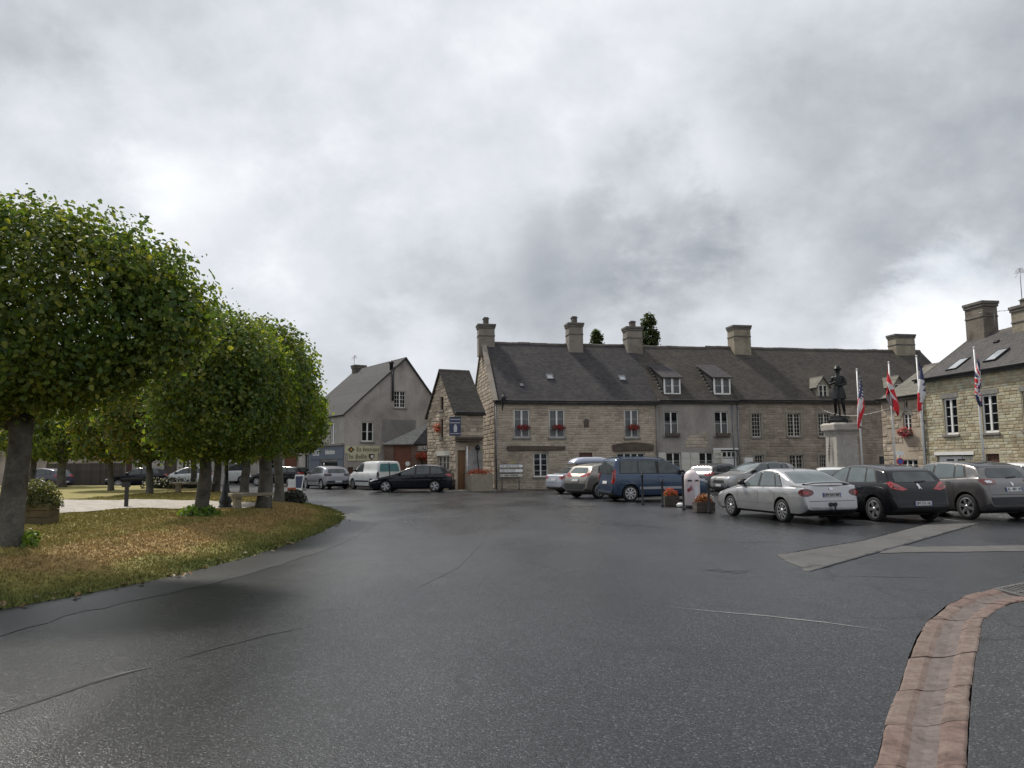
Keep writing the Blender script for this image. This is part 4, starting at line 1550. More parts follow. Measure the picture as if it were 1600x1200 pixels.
rb = MB(); rb.face([(0, DEP, 0), (uC1, DEP, 0), (uC1, DEP, zeC), (0, DEP, zeC)]); rb.face([(uC1, 0, 0), (uC1, DEP, 0), (uC1, DEP, zeC), (uC1, WR, zrC), (uC1, 0, zeC)])
rb.build('rear_wall', M_mortarE, houseC)
mb = MB(); r = facC.rect(1161, 715, 1174, 729); mb.box(r[0], r[1], -0.25, -0.01, 0.55, r[3])
mb.box(r[0] + .03, r[1] - .03, -0.262, -0.252, 0.6, r[3] - .05)
facC.place(mb.build('meter_cabinet', M_white, houseC))
row_chimney(houseC, facC, 1400, 1430, 522, M_chC, w=WR, dw=0.9, pots=0, zbase=zrC)


def gable_dormer(root, fac, px0, px1, ytop, ybot, ze, slope, wd, apex_y):
    u0, u1, z0, z1 = fac.rect(px0, ytop, px1, ybot, wd)
    um = (u0 + u1) / 2
    za = fac.uz((px0 + px1) / 2, apex_y, wd)[1]
    mb = MB()
    wback = (z1 - ze) / slope
    wr_ = (za - ze) / slope
    for u in (u0 - .12, u1):
        mb.prism([(wd, ze + slope * wd - .1), (wd, z1), (wback, z1)], 'x', u, u + .12)
    mb.prism([(u0 - .12, z1 + 0.002), (u1 + .12, z1 + 0.002), (um, za - 0.05)], 'y', wd, wd + .1)
    o = mb.build('dormer', M_surC, root)
    rm = MB()
    ov = .16
    sl_ = (za - z1) / (um - u0 + .12)
    slab_poly(rm, [(u0 - .12 - ov, wd - .15, z1 - ov * sl_), (um, wd - .15, za), (um, wr_ + .1, za), (u0 - .12 - ov, wback - .1, z1 - ov * sl_)], .06)
    slab_poly(rm, [(um, wd - .15, za), (u1 + .12 + ov, wd - .15, z1 - ov * sl_), (u1 + .12 + ov, wback - .1, z1 - ov * sl_), (um, wr_ + .1, za)], .06)
    rm.build('dormer_roof', M_slateE, o)
    f2 = Fac.__new__(Fac)
    f2.root = root; f2.loc = fac.loc + Vector((0, wd, 0)); f2.rot = 0
    window(f2, (u0, u1, z0, z1), leaves=2, rows=2, fw=0.07, recess=0.05, sill=False, mat=M_cream, name='dormer_window')
    return o


gable_dormer(houseC, facC, 1279, 1293, 601, 621, zeC, slC, 0.3, 587)
gable_dormer(houseC, facC, 1398, 1411, 600, 621, zeC, slC, 0.3, 586)

# ---------------------------------------------------------------- yellow stone house on the right and the small house beside it
YD = 40.0
DANG = R(-81)
cD = at_y(1443, 716, YD)
houseD = thing('yellow_stone_house', 'yellow coursed stone house at the right edge with two roof windows', 'house', (cD.x, cD.y, 0), DANG)
facD = Fac(houseD, (cD.x, cD.y), DANG)
zeD = facD.uz(1460, 588)[1]
LD = 11.0
DD = 6.8
WRD = 3.4
zrD = facD.uz(1560, 517, WRD)[1]
opD = [facD.rect(1475, 622, 1496, 679), facD.rect(1534, 616, 1559, 676), facD.rect(1599, 610, 1628, 672)]
gD = [facD.rect(1464, 711, 1521, 740), facD.rect(1541, 709, 1562, 740)]
gD = [(a, b, 0.02, d) for a, b, c, d in gD]
outD = [(0, -0.05), (LD, -0.05), (LD, zeD), (0, zeD)]
wallD = fac_wall(facD, outD, opD + gD, M_mortarD)
blD = [(a - 0.05, b + 0.05, c - 0.13, d + 0.26) for a, b, c, d in opD + gD]
lay_stones(wallD, outD, blD, COL_D, key='D', seed=21, hr=(.11, .17), wr=(.2, .5), depth=0.016)
for r in opD:
    w_ = window(facD, r, leaves=2, rows=4, fw=0.08, curtain=0.0, recess=0.1)
    lm = MB(); lm.box(r[0] - .15, r[1] + .15, -0.03, 0.02, r[3] + .004, r[3] + .24); lm.build('lintel', M_sill, w_, bevel=0.01)
r = gD[0]
panel_door(facD, (r[0] + .05, r[0] + (r[1] - r[0]) * .66, .02, r[3] - .05), M_white, name='garage_door', boards=5)
panel_door(facD, (r[0] + (r[1] - r[0]) * .68, r[1] - .05, .02, r[3] - .05), M_cream, name='garage_door', boards=3)
fm = MB(); fm.box(r[0] - .1, r[1] + .1, -0.04, 0.02, r[3] + .004, r[3] + .16); facD.place(fm.build('lintel', M_white, houseD))
fm = MB()
for k in range(2):
    a = r[0] + 0.6 + k * .75
    fm.box(a, a + .5, 0.09, 0.1, r[3] - .42, r[3] - .2)
facD.place(fm.build('door_light', M_dark, houseD))
panel_door(facD, gD[1], M_brown, boards=4)
gable_roof(houseD, -0.15, LD, 0, DD, zeD, WRD, zrD, M_slateD)
slD = (zrD - zeD) / WRD
gutter(facD, -0.1, LD, zeD - .05)
for px, py in ((1497, 569), (1557, 555)):
    skylight(houseD, facD, px, py, 2, zeD, slD, 0.75, 1.05, M_black)
skylight(houseD, facD, 1557, 534, 2, zeD, slD, 0.25, 0.2, M_black)
rb = MB()
rb.face([(0, 0, 0), (0, DD, 0), (0, DD, zeD), (0, WRD, zrD), (0, 0, zeD)]); rb.face([(0, DD, 0), (LD, DD, 0), (LD, DD, zeD), (0, DD, zeD)])
rb.face([(LD, 0, 0), (LD, DD, 0), (LD, DD, zeD), (LD, WRD, zrD), (LD, 0, zeD)])
rb.build('rear_wall', M_mortarD, houseD)
u0, _ = facD.uz(1511, 500, WRD); u1, _ = facD.uz(1553, 500, WRD)
zc = facD.uz(1530, 474, WRD)[1]
ch1 = chimney(houseD, 0.62, WRD, 1.25, 0.85, zrD - .7, zc - .1, M_chD, pots=0)
ucb = facD.uz(1596, 490, WRD)[0]
zc2 = facD.uz(1590, 484, WRD)[1]
chimney(houseD, ucb + 0.5, WRD, 1.3, 0.9, zrD - .7, zc2, M_chC, pots=2, pot_h=0.35)
downpipe(facD, 0.28, 0.0, zeD - .1, M_zinc, 0.045)


def antenna(root, u, w, z0, h, ang, span=0.7, els=7):
    mb = MB()
    mb.tube([(u, w, z0), (u, w, z0 + h)], 0.018, 6)
    c, s = math.cos(ang), math.sin(ang)
    bm0 = Vector((u, w, z0 + h - .06))
    mb.tube([bm0 - Vector((c, s, 0)) * span, bm0 + Vector((c, s, 0)) * span], 0.012, 5)
    for i in range(els):
        p = bm0 + Vector((c, s, 0)) * (-span + 2 * span * i / (els - 1))
        l = 0.12 + 0.02 * i
        mb.tube([p - Vector((-s, c, 0)) * l, p + Vector((-s, c, 0)) * l], 0.008, 4)
    e = bm0 + Vector((c, s, 0)) * span
    for t in (-1, 1):
        mb.tube([e, e + Vector((c * .1, s * .1, .22 * t))], 0.01, 4)
        mb.tube([e + Vector((-s, c, 0)) * .1, e + Vector((-s * .2 + c * .1, c * .2 + s * .1, .2 * t))], 0.008, 4)
    return mb


antenna(houseD, 1.5, WRD, zrD - .2, 1.3, 0.9).build('antenna', M_zinc, houseD)
antenna(houseD, ucb + .1, WRD, zrD + 1.2, 1.6, 2.4, .6).build('antenna', M_zinc, houseD)

fcE = facD.world(-3.4, 0.25, 0)
houseE = thing('small_house', 'small low stone house with arched window and lichen roof squeezed into the corner', 'house', (fcE.x, fcE.y, 0), DANG)
facE = Fac(houseE, (fcE.x, fcE.y), DANG)
zeE = facE.uz(1425, 616)[1]
opE = [facE.rect(1411, 646, 1424, 678), facE.rect(1412, 626, 1418, 638), facE.rect(1407, 718, 1434, 735)]
outE = [(-0.2, -0.05), (3.39, -0.05), (3.39, zeE), (-0.2, zeE)]
wallE = fac_wall(facE, outE, opE, M_mortarE)
lay_stones(wallE, outE, [(a - .1, b + .1, c - .3, d + .28) for a, b, c, d in opE], COL_G, key='E', seed=23, skip=0.35, depth=0.02)
wE = window(facE, opE[0], leaves=2, rows=4, fw=.06)
r = opE[0]; rc = (r[0] + r[1]) / 2; rw = (r[1] - r[0]) / 2
am = MB()
ring = [[(rc + rw * k_ * math.cos(a), -0.04, r[3] - .1 + rw * k_ * math.sin(a) * .75) for a in [math.pi * k / 10 for k in range(11)]] for k_ in (1.5, 0.98)]
am.grid(ring); am.build('arch', M_sill, wE)
window(facE, opE[1], leaves=1, rows=1, fw=.03, sill=False, name='small_window')
window(facE, opE[2], leaves=3, rows=2, fw=.05, sill=False)
gable_roof(houseE, -0.3, 3.38, 0, 6, zeE, 3.0, zeE + 1.9, M_slateE)
gutter(facE, -0.3, 3.3, zeE - .05)
rb = MB(); rb.face([(-.2, 0, 0), (-.2, 6, 0), (-.2, 6, zeE), (-.2, 3, zeE + 1.85), (-.2, 0, zeE)]); rb.build('rear_wall', M_mortarE, houseE)

# ---------------------------------------------------------------- weathered gable house with the boutique sign
cF = at_y(537, 755, 53.0); cF.z = 0
FANG = R(34.8)
houseF = thing('gable_house', 'tall grey weathered gable house with cream painted shop sign and pale slate roof', 'house', (cF.x, cF.y, 0), FANG)
facF = Fac(houseF, (cF.x, cF.y), FANG)
zeF = facF.uz(537, 645)[1]
uAp, zAp = facF.uz(633.5, 559)
uRt = facF.uz(700, 640)[0]
outF = [(0, -.05), (uRt, -.05), (uRt, zeF - .2), (uAp, zAp), (0, zeF)]
opF = [facF.rect(565, 659, 584, 690), facF.rect(616, 611, 634, 637)]
dF = facF.rect(543, 730, 552, 757); dF = (dF[0], dF[1], .02, dF[3])
wallF = fac_wall(facF, outF, opF + [dF], M_renderF)
window(facF, opF[0], leaves=2, rows=2, fw=.07)
window(facF, opF[1], leaves=2, rows=4, cols=2, fw=.05)
panel_door(facF, dF, M_brown, boards=3)
pr = facF.rect(596, 656, 648, 690)
pm = MB(); pm.prism([(pr[0], pr[2]), (pr[1], pr[2]), (pr[1] + .1, pr[3]), (pr[0] + .1, pr[3])], 'y', -0.015, 0.0)
facF.place(pm.build('render_patch', render_mat('render_patch', (0.2, 0.19, 0.185), (0.22, 0.21, 0.205), (0.16, 0.15, 0.147), .8), houseF))
LF = 9.0
rf = MB()
ovF = .2
s1 = (zAp - zeF) / uAp
s2 = (zAp - zeF + .2) / (uRt - uAp)
slab_poly(rf, [(-ovF, -.15, zeF - ovF * s1 + .05), (uAp, -.15, zAp + .05), (uAp, LF, zAp + .05), (-ovF, LF, zeF - ovF * s1 + .05)], .1)
slab_poly(rf, [(uAp, -.15, zAp + .05), (uRt + ovF, -.15, zeF - .2 - ovF * s2 + .05), (uRt + ovF, LF, zeF - .2 - ovF * s2 + .05), (uAp, LF, zAp + .05)], .1)
ro = rf.build('roof', M_slateF, houseF)
chF = chimney(houseF, uAp - 0.0, LF - .6, .9, .7, zAp - .9, zAp + .25, M_chD, pots=0)
fl_ = MB(); fl_.lathe([(.13, 0), (.13, .45), (.2, .47), (.2, .55), (.06, .7)], (uAp - 1.05, -0.2 + .35, zAp - .95), 10)
fl_.tube([(uAp - 1.05, -.12, zAp - 3.2), (uAp - 1.05, -.12, zAp - .9)], .09, 8)
fl_.build('flue_pipe', M_iron, houseF)
antenna(houseF, uAp - .4, LF - .6, zAp + .2, .9, 1.2, .8).build('antenna', M_zinc, houseF)
# shop front along the street
qF = facF.world(0, LF, 0)
facS = Fac(houseF, (qF.x, qF.y), FANG - math.pi / 2)
shop_top = facS.uz(515, 697)[1]
opS = [facS.rect(496, 661, 503, 694), facS.rect(516, 660, 523, 694), (1.3, 2.2, 1.0, 2.35), (2.8, 3.4, .9, 2.35)]
sd = facS.rect(501, 721, 528, 755)
sw = (sd[0], sd[1], .5, sd[3])
opS += [sw]
outS = [(0, -.05), (LF, -.05), (LF, zeF), (0, zeF)]
wallS = fac_wall(facS, outS, opS, M_renderS, name='shop_wall')
for r in opS[:2]:
    window(facS, r, leaves=2, rows=1, fw=.09, curtain=.9)
for r in opS[2:4]:
    window(facS, r, leaves=1, rows=1, fw=.07, mat=M_shopdark)
window(facS, sw, leaves=1, rows=1, fw=.09, mat=M_shopdark, name='shop_window', sill=False)
fm = MB(); fm.box(2.4, LF + .02, -.12, -.012, shop_top - .95, shop_top); facS.place(fm.build('shop_fascia', M_shopgrey, houseF))
fm = MB(); fm.box(2.2, LF + .1, -.26, -.012, shop_top + .004, shop_top + .14); facS.place(fm.build('shop_cornice', M_sill, houseF))
for (a, b) in ((2.45, sw[0] - .06), (sw[1] + .06, LF)):
    fm = MB(); fm.box(a, b, -.07, -.012, .02, shop_top - .96); facS.place(fm.build('shop_pilaster', M_shopgrey, houseF))
lt = M_white
rT = facS.rect(511, 703, 526, 711)
for px in (491.5, 497):
    r = facS.rect(px, 703, px + 4, 712)
    pm = MB(); pm.box(r[0], r[1], -.135, -.122, r[2], r[3]); o = facS.place(pm.build('poster', M_white, houseF))
    pm = MB(); c_ = (r[0] + r[1]) / 2; pm.box(c_ - (r[1] - r[0]) * .22, c_ + (r[1] - r[0]) * .22, -.14, -.136, r[2] + .08, r[3] - .06); facS.place(pm.build('poster_figure', M_shopdark, houseF))
pm = MB()                                        # fascia lettering, too small to read in the photograph: a row of pale strokes
for i in range(9):
    a = rT[0] + (rT[1] - rT[0]) * i / 9
    pm.box(a, a + (rT[1] - rT[0]) / 13, -.132, -.122, rT[2] + .06, rT[3] - .06 + (.08 if i in (0, 2, 5) else 0))
facS.place(pm.build('fascia_lettering', M_white, houseF))
# the boutique sign
M_signc = plain('sign_cream', (0.52, 0.49, 0.33), .6, var=.06)
M_signd = plain('sign_ink', (0.06, 0.04, 0.03), .6, var=.1)
sign = thing('shop_sign', 'cream two-step painted shop board with black gothic lettering on the grey gable', 'sign', tuple(facF.world(facF.uz(565, 708)[0], -.03, facF.uz(565, 708)[1])), FANG)
su, sz = facF.uz(565, 708)
ra, rbx = facF.rect(539, 697, 593.5, 708.3), facF.rect(543.5, 708.3, 589.5, 719.8)
sm = MB(); sm.prism([(ra[0] - su, ra[2] - sz), (ra[0] - su, ra[3] - sz), (ra[1] - su, ra[3] - sz), (ra[1] - su, ra[2] - sz), (rbx[1] - su, rbx[3] - sz), (rbx[1] - su, rbx[2] - sz), (rbx[0] - su, rbx[2] - sz), (rbx[0] - su, rbx[3] - sz)], 'y', -.03, .02)
sm.build('board', M_signc, sign)


def gothic(s):
    o = ''
    for ch in s:
        if 'A' <= ch <= 'Z':
            o += chr(0x1D56C + ord(ch) - 65)
        elif 'a' <= ch <= 'z':
            o += chr(0x1D586 + ord(ch) - 97)
        else:
            o += ch
    return o


def sign_text(root, s, u0, u1, z, h, mat, y=-.034):
    o = text_mesh('lettering', s, 1.0, mat, root, Matrix())
    vs = [v.co for v in o.data.vertices]
    if not vs:
        return o
    x0, x1 = min(v.x for v in vs), max(v.x for v in vs)
    y0, y1 = min(v.y for v in vs), max(v.y for v in vs)
    sx = (u1 - u0) / max(1e-6, x1 - x0); sy = h / max(1e-6, y1 - y0)
    o.matrix_local = Matrix.Translation((u0 - x0 * sx, y, z - y0 * sy)) @ Matrix.Rotation(R(90), 4, 'X') @ Matrix.Diagonal((sx, sy, 1, 1))
    return o


t1a, t1b = facF.uz(556, 703)[0] - su, facF.uz(592, 703)[0] - su
z_a = ra[2] - sz
sign_text(sign, gothic('La boutique'), t1a, t1b, z_a + .04, .42, M_signd)
t2a, t2b = facF.uz(544.5, 713)[0] - su, facF.uz(572.5, 713)[0] - su
sign_text(sign, gothic('du Holdy'), t2a, t2b, rbx[2] - sz + .05, .42, M_signd)
em = MB()
cu, cz = facF.uz(548, 702.5); cu -= su; cz -= sz
em.prism([(cu - .26, cz), (cu, cz - .22), (cu + .26, cz), (cu, cz + .22)], 'y', -.04, -.03)
em.build('lozenge', M_signd, sign)
em = MB(); em.prism([(cu - .1, cz), (cu, cz - .09), (cu + .1, cz), (cu, cz + .09)], 'y', -.048, -.041); em.build('lozenge_centre', plain('sign_gold', (0.5, 0.28, 0.05), .5), sign)
cu, cz = facF.uz(580, 713.8); cu -= su; cz -= sz
em = MB(); em.prism([(cu - .22, cz + .2), (cu + .22, cz + .2), (cu + .22, cz - .02), (cu, cz - .24), (cu - .22, cz - .02)], 'y', -.04, -.03); em.build('shield', M_signd, sign)
em = MB(); em.prism([(cu - .05, cz + .12), (cu + .14, cz + .12), (cu + .14, cz), (cu + .04, cz - .12), (cu - .08, cz - .02)], 'y', -.048, -.041); em.build('shield_mark', M_white, sign)

# ---------------------------------------------------------------- narrow gable house (hotel) left of the row
pG = gp(712, 768)
GA = R(26.6)
houseG = thing('narrow_gable_house', 'narrow stone gable house with arched loft window left of the row', 'house', (pG.x, pG.y, 0), GA)
facG = Fac(houseG, (pG.x, pG.y), GA)                 # side towards the street
WG = 4.6
bk = facG.world(0, WG, 0)
facGg = Fac(houseG, (bk.x, bk.y), GA - math.pi / 2)  # gable
zeG = facG.uz(714, 641)[1]
zaG = facGg.uz(690, 577)[1]
LG = 1.75
outGg = [(0, -.05), (WG, -.05), (WG, zeG), (WG / 2, zaG), (0, zeG)]
opGg = [facGg.rect(687.5, 620, 693, 641), facGg.rect(688, 655, 692.5, 685), facGg.rect(684, 712, 702, 729)]
opGg[2] = (opGg[2][0], opGg[2][1], .9, opGg[2][3])
wallGg = fac_wall(facGg, outGg, opGg, M_mortarE, name='gable_wall')
lay_stones(wallGg, outGg, [(a - .1, b + .1, c - .12, d + .15) for a, b, c, d in opGg], COL_G, key='G', seed=31, skip=.15, keep=150)
wg = window(facGg, opGg[0], leaves=1, rows=3, fw=.05, mat=M_wood)
window(facGg, opGg[1], leaves=1, rows=3, fw=.05, mat=M_wood)
window(facGg, opGg[2], leaves=3, rows=3, cols=2, fw=.06, mat=M_cream)
r = opGg[2]; fm = MB(); fm.box(r[0] - .2, r[1] + .2, -.03, .02, r[3] + .003, r[3] + .28); facGg.place(fm.build('lintel', M_cream, houseG))
dG = (0.12, 0.62, .02, 2.35)
nG = facG.rect(727, 702, 748, 760)
outG = [(0, -.05), (LG, -.05), (LG, zeG), (0, zeG)]
wallG = fac_wall(facG, outG, [dG], M_mortarE)
lay_stones(wallG, outG, [(dG[0] - .05, dG[1] + .05, dG[2], dG[3] + .1)], COL_G, key='Gs', seed=33, skip=.3, keep=120)
panel_door(facG, dG, plain('varnished_door', (0.15, 0.075, 0.03), .5), boards=3)
cz_ = facG.uz(730, 684)[1]
fm = MB(); fm.box(-.05, 1.6, -.42, .0, cz_ - .07, cz_ + .04); fm.box(-.02, 1.55, -.34, .0, cz_ - .2, cz_ - .072); facG.place(fm.build('door_canopy', M_wood, houseG))
fm = MB(); r0, r1 = .75, 1.65
ac = (r0 + r1) / 2; aw = (r1 - r0) / 2
arch = [(r0, .05), (r1, .05)] + [(ac + aw * math.cos(a), 2.1 + aw * .8 * math.sin(a)) for a in [math.pi * k / 8 for k in range(9)]]
fm.prism(arch, 'y', -.05, -.002); facG.place(fm.build('blind_arch', render_mat('pale_arch', (0.27, 0.26, 0.25), (0.3, 0.29, 0.28), (0.2, 0.19, 0.18), 1.0), houseG))
fm = MB(); fm.tube([(1.35, -.12, 2.45), (1.32, -.12, 2.0), (1.45, -.12, .9)], .025, 6); fm.lathe([(.02, 0), (.13, .05), (.16, .2), (.05, .32)], (1.35, -.12, 2.35), 8)
facG.place(fm.build('wall_lamp', M_iron, houseG))
downpipe(facG, .68, .9, 2.6, M_white, .05)
gr = MB()
sG = (zaG - zeG) / (WG / 2)
slab_poly(gr, [(-.15, -.2, zeG - .2 * sG), (LG + .12, -.2, zeG - .2 * sG), (LG + .12, WG / 2, zaG + .03), (-.15, WG / 2, zaG + .03)], .1)
slab_poly(gr, [(-.15, WG / 2, zaG + .03), (LG + .12, WG / 2, zaG + .03), (LG + .12, WG + .2, zeG - .2 * sG), (-.15, WG + .2, zeG - .2 * sG)], .1)
gr.build('roof', M_slateB, houseG)
gutter(facG, -.1, LG, zeG - .1)
# infill wall between the narrow house and the corner of the row
# ---------------------------------------------------------------- low gateway building with red-brown doors
cH = at_y(600, 757, 54.5); cH.z = 0
houseH = thing('gateway_building', 'low gateway building with rust red doors and pale hipped roof beside the grey gable', 'outbuilding', (cH.x, cH.y, 0), R(4))
facH = Fac(houseH, (cH.x, cH.y), R(4))
zeH = facH.uz(625, 694)[1]
uH1 = facH.uz(676, 700)[0]
dH = facH.rect(615, 697, 643, 757); dH = (dH[0], dH[1], .02, zeH - .12)
outH = [(0, -.05), (uH1, -.05), (uH1, zeH), (0, zeH)]
wallH = fac_wall(facH, outH, [dH], render_mat('brick_red_render', (0.16, 0.11, 0.09), (0.19, 0.135, 0.11), (0.11, 0.075, 0.06), .8))
um = (dH[0] + dH[1]) / 2
panel_door(facH, (dH[0], um - .005, .02, dH[3]), M_rust, boards=5, name='gate_leaf')
panel_door(facH, (um + .005, dH[1], .02, dH[3]), M_rust, boards=5, name='gate_leaf')
fm = MB(); fm.lathe([(.17, 0), (.17, .02)], (um + .35, .085, 1.6), 14, axis='y'); fm.box(um + .24, um + .46, .08, .1, .9, 1.35); facH.place(fm.build('notice', M_white, houseH))
hm = MB()
uM = facH.uz(646, 690)[0]
zA_ = facH.uz(673, 658, 2.2)[1]
apx = (facH.uz(675, 660, 2.2)[0], 2.2, zA_)
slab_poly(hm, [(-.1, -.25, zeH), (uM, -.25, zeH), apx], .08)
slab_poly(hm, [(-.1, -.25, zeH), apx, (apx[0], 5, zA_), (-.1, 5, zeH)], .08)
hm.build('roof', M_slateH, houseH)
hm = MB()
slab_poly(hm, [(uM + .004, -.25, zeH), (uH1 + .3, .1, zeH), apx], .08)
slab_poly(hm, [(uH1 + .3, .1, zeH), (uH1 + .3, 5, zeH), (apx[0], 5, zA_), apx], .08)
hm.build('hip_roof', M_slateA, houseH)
for (px, sgn) in ((653, 0), (660.5, 1)):
    r = facH.rect(px, 697, px + 6.2, 704)
    pm = MB(); pm.box(r[0], r[1], -.06, -.01, r[2], r[3]); o = pm.build('notice_board', M_white, houseH); facH.place(o)
    pm = MB(); pm.box(r[0] + .03, r[1] - .03, -.068, -.061, r[2] + .03, r[3] - .03); p2 = pm.build('notice_face', M_black, o)
    pm = MB(); pm.box(r[0] + .09, r[1] - .09, -.074, -.069, r[2] + .06 + .05 * sgn, r[3] - .06); pm.build('notice_mark', M_cream, o)
rb = MB(); rb.face([(0, 0, 0), (0, 5, 0), (0, 5, zeH), (0, 0, zeH)]); rb.build('side_wall', M_mortarE, houseH)

# ---------------------------------------------------------------- buildings seen through the trees on the left
pL = at_y(168, 758, 62.0); pL.z = 0
houseL = thing('far_stone_house', 'pale stone house with two doors seen between the tree trunks', 'house', (pL.x, pL.y, 0), R(6))
facL = Fac(houseL, (pL.x, pL.y), R(6))
zeL = 4.4
uL1 = facL.uz(345, 730)[0]
opL = [facL.rect(197, 713, 206, 757), facL.rect(211, 713, 217, 740), facL.rect(256, 717, 276, 757), facL.rect(284, 715, 296, 738), facL.rect(312, 715, 322, 738)]
opL[0] = (*opL[0][:2], .02, opL[0][3]); opL[2] = (*opL[2][:2], .02, opL[2][3])
M_renderL = render_mat('render_pale', (0.390, 0.364, 0.325), (0.468, 0.442, 0.390), (0.286, 0.260, 0.221), .5)
wallL = fac_wall(facL, [(0, -.05), (uL1, -.05), (uL1, zeL), (0, zeL)], opL, M_renderL)
panel_door(facL, opL[0], M_brown, boards=3)
panel_door(facL, opL[2], M_wood, boards=6, name='barn_door')
for r in (opL[1], opL[3], opL[4]):
    window(facL, r, leaves=2, rows=3, fw=.06, mat=M_cream)
gable_roof(houseL, -.2, uL1 + .2, 0, 7, zeL, 3.5, facL.uz(205, 612, 3.5)[1], M_slateD)
rb = MB()
for u in (0, uL1):
    rb.face([(u, 0, 0), (u, 7, 0), (u, 7, zeL), (u, 3.5, facL.uz(205, 612, 3.5)[1] - .1), (u, 0, zeL)])
rb.face([(0, 7, 0), (uL1, 7, 0), (uL1, 7, zeL), (0, 7, zeL)])
rb.build('end_wall', M_renderL, houseL)
chimney(houseL, uL1 - .6, 3.5, .9, .7, zeL + 2.0, zeL + 4.6, M_chD, pots=1)

pK = at_y(352, 757, 74.0); pK.z = 0
houseK = thing('far_terrace', 'distant terrace with brown shop doors behind the white van under the trees', 'house', (pK.x, pK.y, 0), R(10))
facK = Fac(houseK, (pK.x, pK.y), R(10))
uK1 = facK.uz(480, 730)[0]
opK = [(1.0, 2.0, .02, 2.5), (3.0, 4.6, .8, 2.5), (5.4, 6.6, .02, 2.6), (7.1, 8.0, .9, 2.5), (1.2, 2.1, 3.6, 5.2), (4.0, 4.9, 3.6, 5.2), (6.8, 7.7, 3.6, 5.2)]
wallK = fac_wall(facK, [(-3, -.05), (uK1, -.05), (uK1, 6.2), (-3, 6.2)], opK, M_renderS)
for k, r in enumerate(opK):
    if k in (0, 2):
        panel_door(facK, r, M_rust, boards=4)
    else:
        window(facK, r, leaves=2, rows=2, fw=.07)
gable_roof(houseK, -3.2, uK1 + .2, 0, 8, 6.2, 4, 9.6, M_slateD)

pFn = at_y(70, 759, 60.0); pFn.z = 0
fence = thing('board_fence', 'tall brown close-boarded fence behind the trees at the far left', 'fence', (pFn.x, pFn.y, 0), R(3))
M_fence = plain('fence_board', (0.075, 0.062, 0.05), .85, var=.3, objvar=.25)
bmesh_b = MB(); bmesh_b.box(-.07, .07, -.012, .012, .05, 1.85); bme = bmesh_b.mesh('board', M_fence)
for k in range(40):
    o = link('board', bme, fence); o.location = (.1 + k * .15, random.uniform(-.004, .004), random.uniform(-.015, .015))
pmb = MB(); pmb.box(-.05, .05, .015, .11, 0, 1.95); pme_ = pmb.mesh('post', M_wood)
for k in range(4):
    o = link('post', pme_, fence); o.location = (.1 + k * 2.0, 0, 0)

pM = at_y(-70, 758, 68.0); pM.z = 0
houseM = thing('shaded_house', 'dark roofed house behind the fence at the far left', 'house', (pM.x, pM.y, 0), R(4))
facM = Fac(houseM, (pM.x, pM.y), R(4))
opM = [(2, 3, 1, 2.4), (5, 6, .02, 2.3), (8.5, 9.5, 1, 2.4), (2, 3, 3.6, 5), (8.5, 9.5, 3.6, 5)]
fac_wall(facM, [(0, -.05), (14.5, -.05), (14.5, 6), (0, 6)], opM, M_mortarE)
for k, r in enumerate(opM):
    if k == 1:
        panel_door(facM, r, M_brown, boards=3)
    else:
        window(facM, r, leaves=2, rows=3, fw=.06)
gable_roof(houseM, -.2, 14.7, 0, 8, 6, 4, 9.4, M_slateD)


# ================================================================== TREES AND PLANTS
GREEN = [(0.042, 0.075, 0.017), (0.058, 0.100, 0.020), (0.075, 0.122, 0.024), (0.098, 0.145, 0.027), (0.063, 0.107, 0.022), (0.132, 0.171, 0.031), (0.177, 0.194, 0.035)]
GREEN2 = [(0.04, 0.07, 0.014), (0.055, 0.09, 0.016), (0.075, 0.11, 0.018), (0.12, 0.13, 0.022), (0.15, 0.125, 0.03)]
M_leaf = leaf_mat('lime_leaf', GREEN, trans=.45)
M_leaf2 = leaf_mat('lime_leaf_turning', GREEN2, trans=.45)
M_bright = leaf_mat('shoot_leaf', [(0.10, 0.17, 0.02), (0.13, 0.21, 0.03), (0.08, 0.14, 0.02)])
M_poplar = leaf_mat('poplar_leaf', [(0.035, 0.055, 0.02), (0.05, 0.075, 0.028), (0.045, 0.065, 0.022)])
M_shrub = leaf_mat('dark_shrub_leaf', [(0.03, 0.035, 0.03), (0.045, 0.05, 0.04), (0.06, 0.065, 0.05)])
M_lav = leaf_mat('bush_leaf', [(0.06, 0.08, 0.025), (0.09, 0.11, 0.035), (0.13, 0.13, 0.06), (0.05, 0.065, 0.02)])
M_red = leaf_mat('red_petal', [(0.35, 0.012, 0.012), (0.28, 0.01, 0.015), (0.42, 0.03, 0.03)], trans=.15)
M_pink = leaf_mat('pink_petal', [(0.45, 0.03, 0.06), (0.5, 0.08, 0.12)], trans=.15)
M_orange = leaf_mat('orange_petal', [(0.42, 0.07, 0.015), (0.36, 0.05, 0.015), (0.45, 0.12, 0.03)], trans=.15)
M_wilt = leaf_mat('wilted_leaf', [(0.22, 0.09, 0.03), (0.17, 0.07, 0.02), (0.3, 0.12, 0.03)], trans=.2)
M_bark = render_mat('lime_bark', (0.095, 0.088, 0.074), (0.135, 0.128, 0.11), (0.05, 0.045, 0.036), 2.6)


